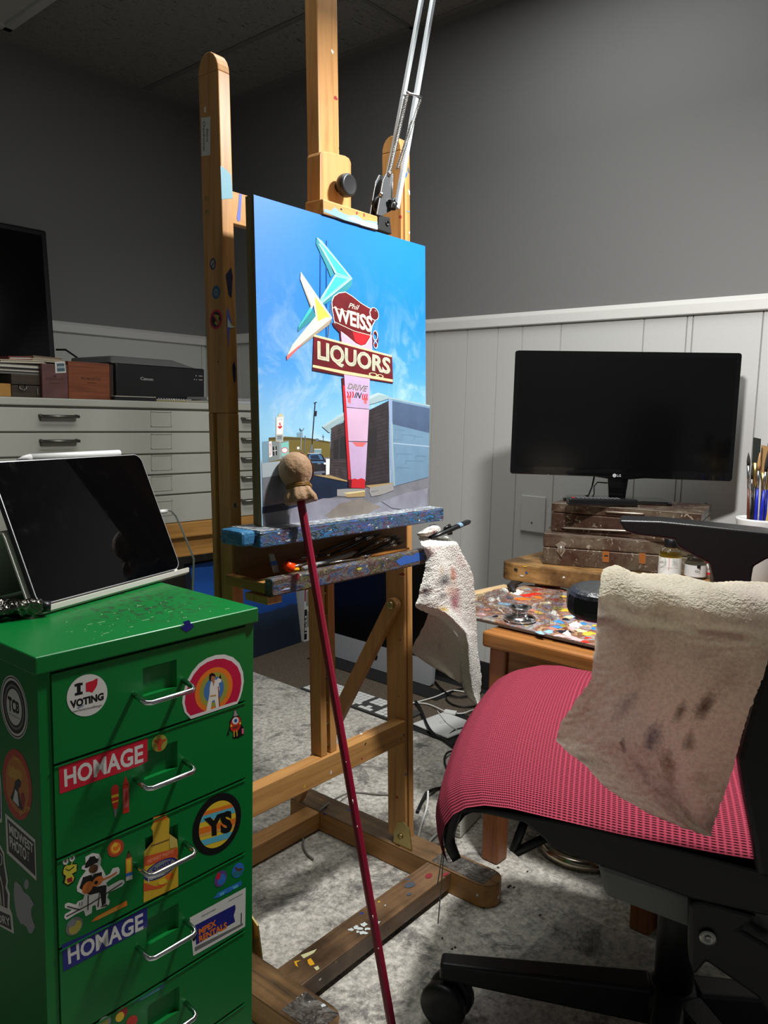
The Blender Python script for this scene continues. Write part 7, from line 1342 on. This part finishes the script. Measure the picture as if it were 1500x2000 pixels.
cable('charging_wire', [zc(854, 1388, .016), zc(872, 1410, .017), zc(890, 1424, .016), zc(905, 1433, .010), zc(930, 1445, .010)], .0013, m_wc, 'thin white wire lying across the white graphics tablet')
cable('power_cable', [zc(812, 1370, .012), zc(822, 1385, .012), zc(834, 1415, .020), zc(846, 1432, .019), zc(864, 1444, .012), zc(890, 1462, .012), zc(930, 1480, .012)], .0042, m_bc, 'thick black cable running over the front corner of the graphics tablet')
cable('power_cable', [zc(850, 1332, .008), zc(862, 1345, .008), zc(880, 1358, .008), zc(910, 1360, .008), zc(940, 1352, .008)], .0034, m_bc, 'black cable below the rag tip at the back of the floor')
cable('power_cable', [zc(905, 1344, .005), zc(878, 1352, .005), zc(872, 1366, .005), zc(890, 1378, .005), zc(920, 1380, .005), zc(950, 1372, .005)], .0028, m_bc, 'black cable looped beside the white adapter')
cable('power_cable', [zc(848, 1320, .004), zc(860, 1316, .004), zc(872, 1314, .004), zc(880, 1330, .004)], .003, m_bc, 'short black cable behind the silver computer corner')
zr = RUG+.004
cable('floor_cable', [zc(815, 1586, zr), zc(822, 1570, zr), zc(832, 1551, zr+.01), zc(840, 1545, zr+.01), zc(856, 1540, zr), zc(900, 1535, zr)], .0042, m_bc, 'black cord curling on the rug right of the easel post')
cable('floor_cable', [zc(836, 1545, .05), zc(834, 1575, .03), zc(822, 1615, zr), zc(815, 1650, zr), zc(815, 1680, zr+.001), zc(820, 1682, zr+.001), zc(830, 1660, zr), zc(842, 1640, zr), zc(858, 1625, zr)], .0025, m_wc, 'white cord hanging in a narrow loop before the easel foot')
cable('floor_cable', [zc(770, 1552, zr), zc(735, 1551, zr), zc(690, 1548, zr), zc(660, 1558, .034), zc(628, 1580, .0585), zc(610, 1600, zr), zc(594, 1630, zr), zc(592, 1652, zr), zc(600, 1668, zr), zc(612, 1678, zr)], .0022, m_gc, 'thin grey cord crossing the easel runner onto the rug')
cable('floor_cable', [zc(872, 1500, zr), zc(868, 1485, zr+.004), zc(872, 1472, zr+.008), zc(884, 1467, zr+.004), zc(905, 1470, zr)], .0028, m_bc, 'small loop of black cord beside the red chair seat edge')
# white adapter box under the table, step bin
WB = Frame((1.343, .965, 0), 12.0); t = thing('power_strip', 'white plastic power box on the rug behind the left table leg', 'power box', WB(.05, .02, RUG), 12.0)
b = MB(mat('plastic_ivory', (206, 206, 196), .4)); b.hexa([WB(0, -.018, RUG+.001), WB(.12, -.018, RUG+.001), WB(.12, .03, RUG+.001), WB(0, .03, RUG+.001), WB(.004, -.014, .062), WB(.116, -.014, .062), WB(.116, .026, .062), WB(.004, .026, .062)]); b.build('body', t, bevel=.004, seg=3)
b = MB(mat('plastic_ivory_ridge', (184, 184, 174), .4))
for k in range(3): b.box((-.0008, -.017, .018+.012*k), (.0005, .028, .021+.012*k), WB)
b.build('ridge', t)
c = Vector((1.500, .735, RUG+.0005)); t = thing('waste_bin', 'round white bin with a polished steel base ring under the side table', 'bin', c)
MB(mat('bin_white', (196, 196, 190), .35)).lathe([(.084, .026), (.088, .03), (.095, .30), (.097, .30), (.097, .31), (.001, .31)], c, (0, 0, 1), 40).build('bin_body', t)
b = MB(mat('steel_ring', (170, 160, 142), .18, 1.0)); b.lathe([(.088, 0), (.098, .004), (.101, .013), (.097, .023), (.087, .0258)], c, (0, 0, 1), 48); b.build('base_ring', t)
# thin wires dangling from the front lip of the seat
b = MB(m_gc); p1 = CH.xx(868, 1652, .02); b.tube([p1, p1+Vector((.002, .004, -.05)), p1+Vector((.006, .010, -.11))], .0008, 6); b.tube([p1+CH.x*-.006, p1+Vector((-.006, .004, -.05))], .0008, 6); b.build('loose_wire', t_c)
# scattered crumbs on the rug
random.seed(4)
mcr = mat('crumb_brown', (70, 50, 36), .8); mcb = mat('crumb_black', (22, 22, 24), .6)
for k, (X, Y) in enumerate(((864, 1832), (883, 1853), (889, 1850), (996, 1730), (1004, 1733), (1030, 1702), (945, 1773), (973, 1694), (993, 1732), (1055, 1787))):
    p = Zp(X, Y, RUG+.0012); MB(mcr if k % 2 else mcb).ball(p, (random.uniform(.002, .004), random.uniform(.0015, .003), .0012), 7, 5).build('crumb', None, label='tiny dark crumb lying on the pale rug between easel foot and chair', cat='crumb', group='crumbs on the rug')
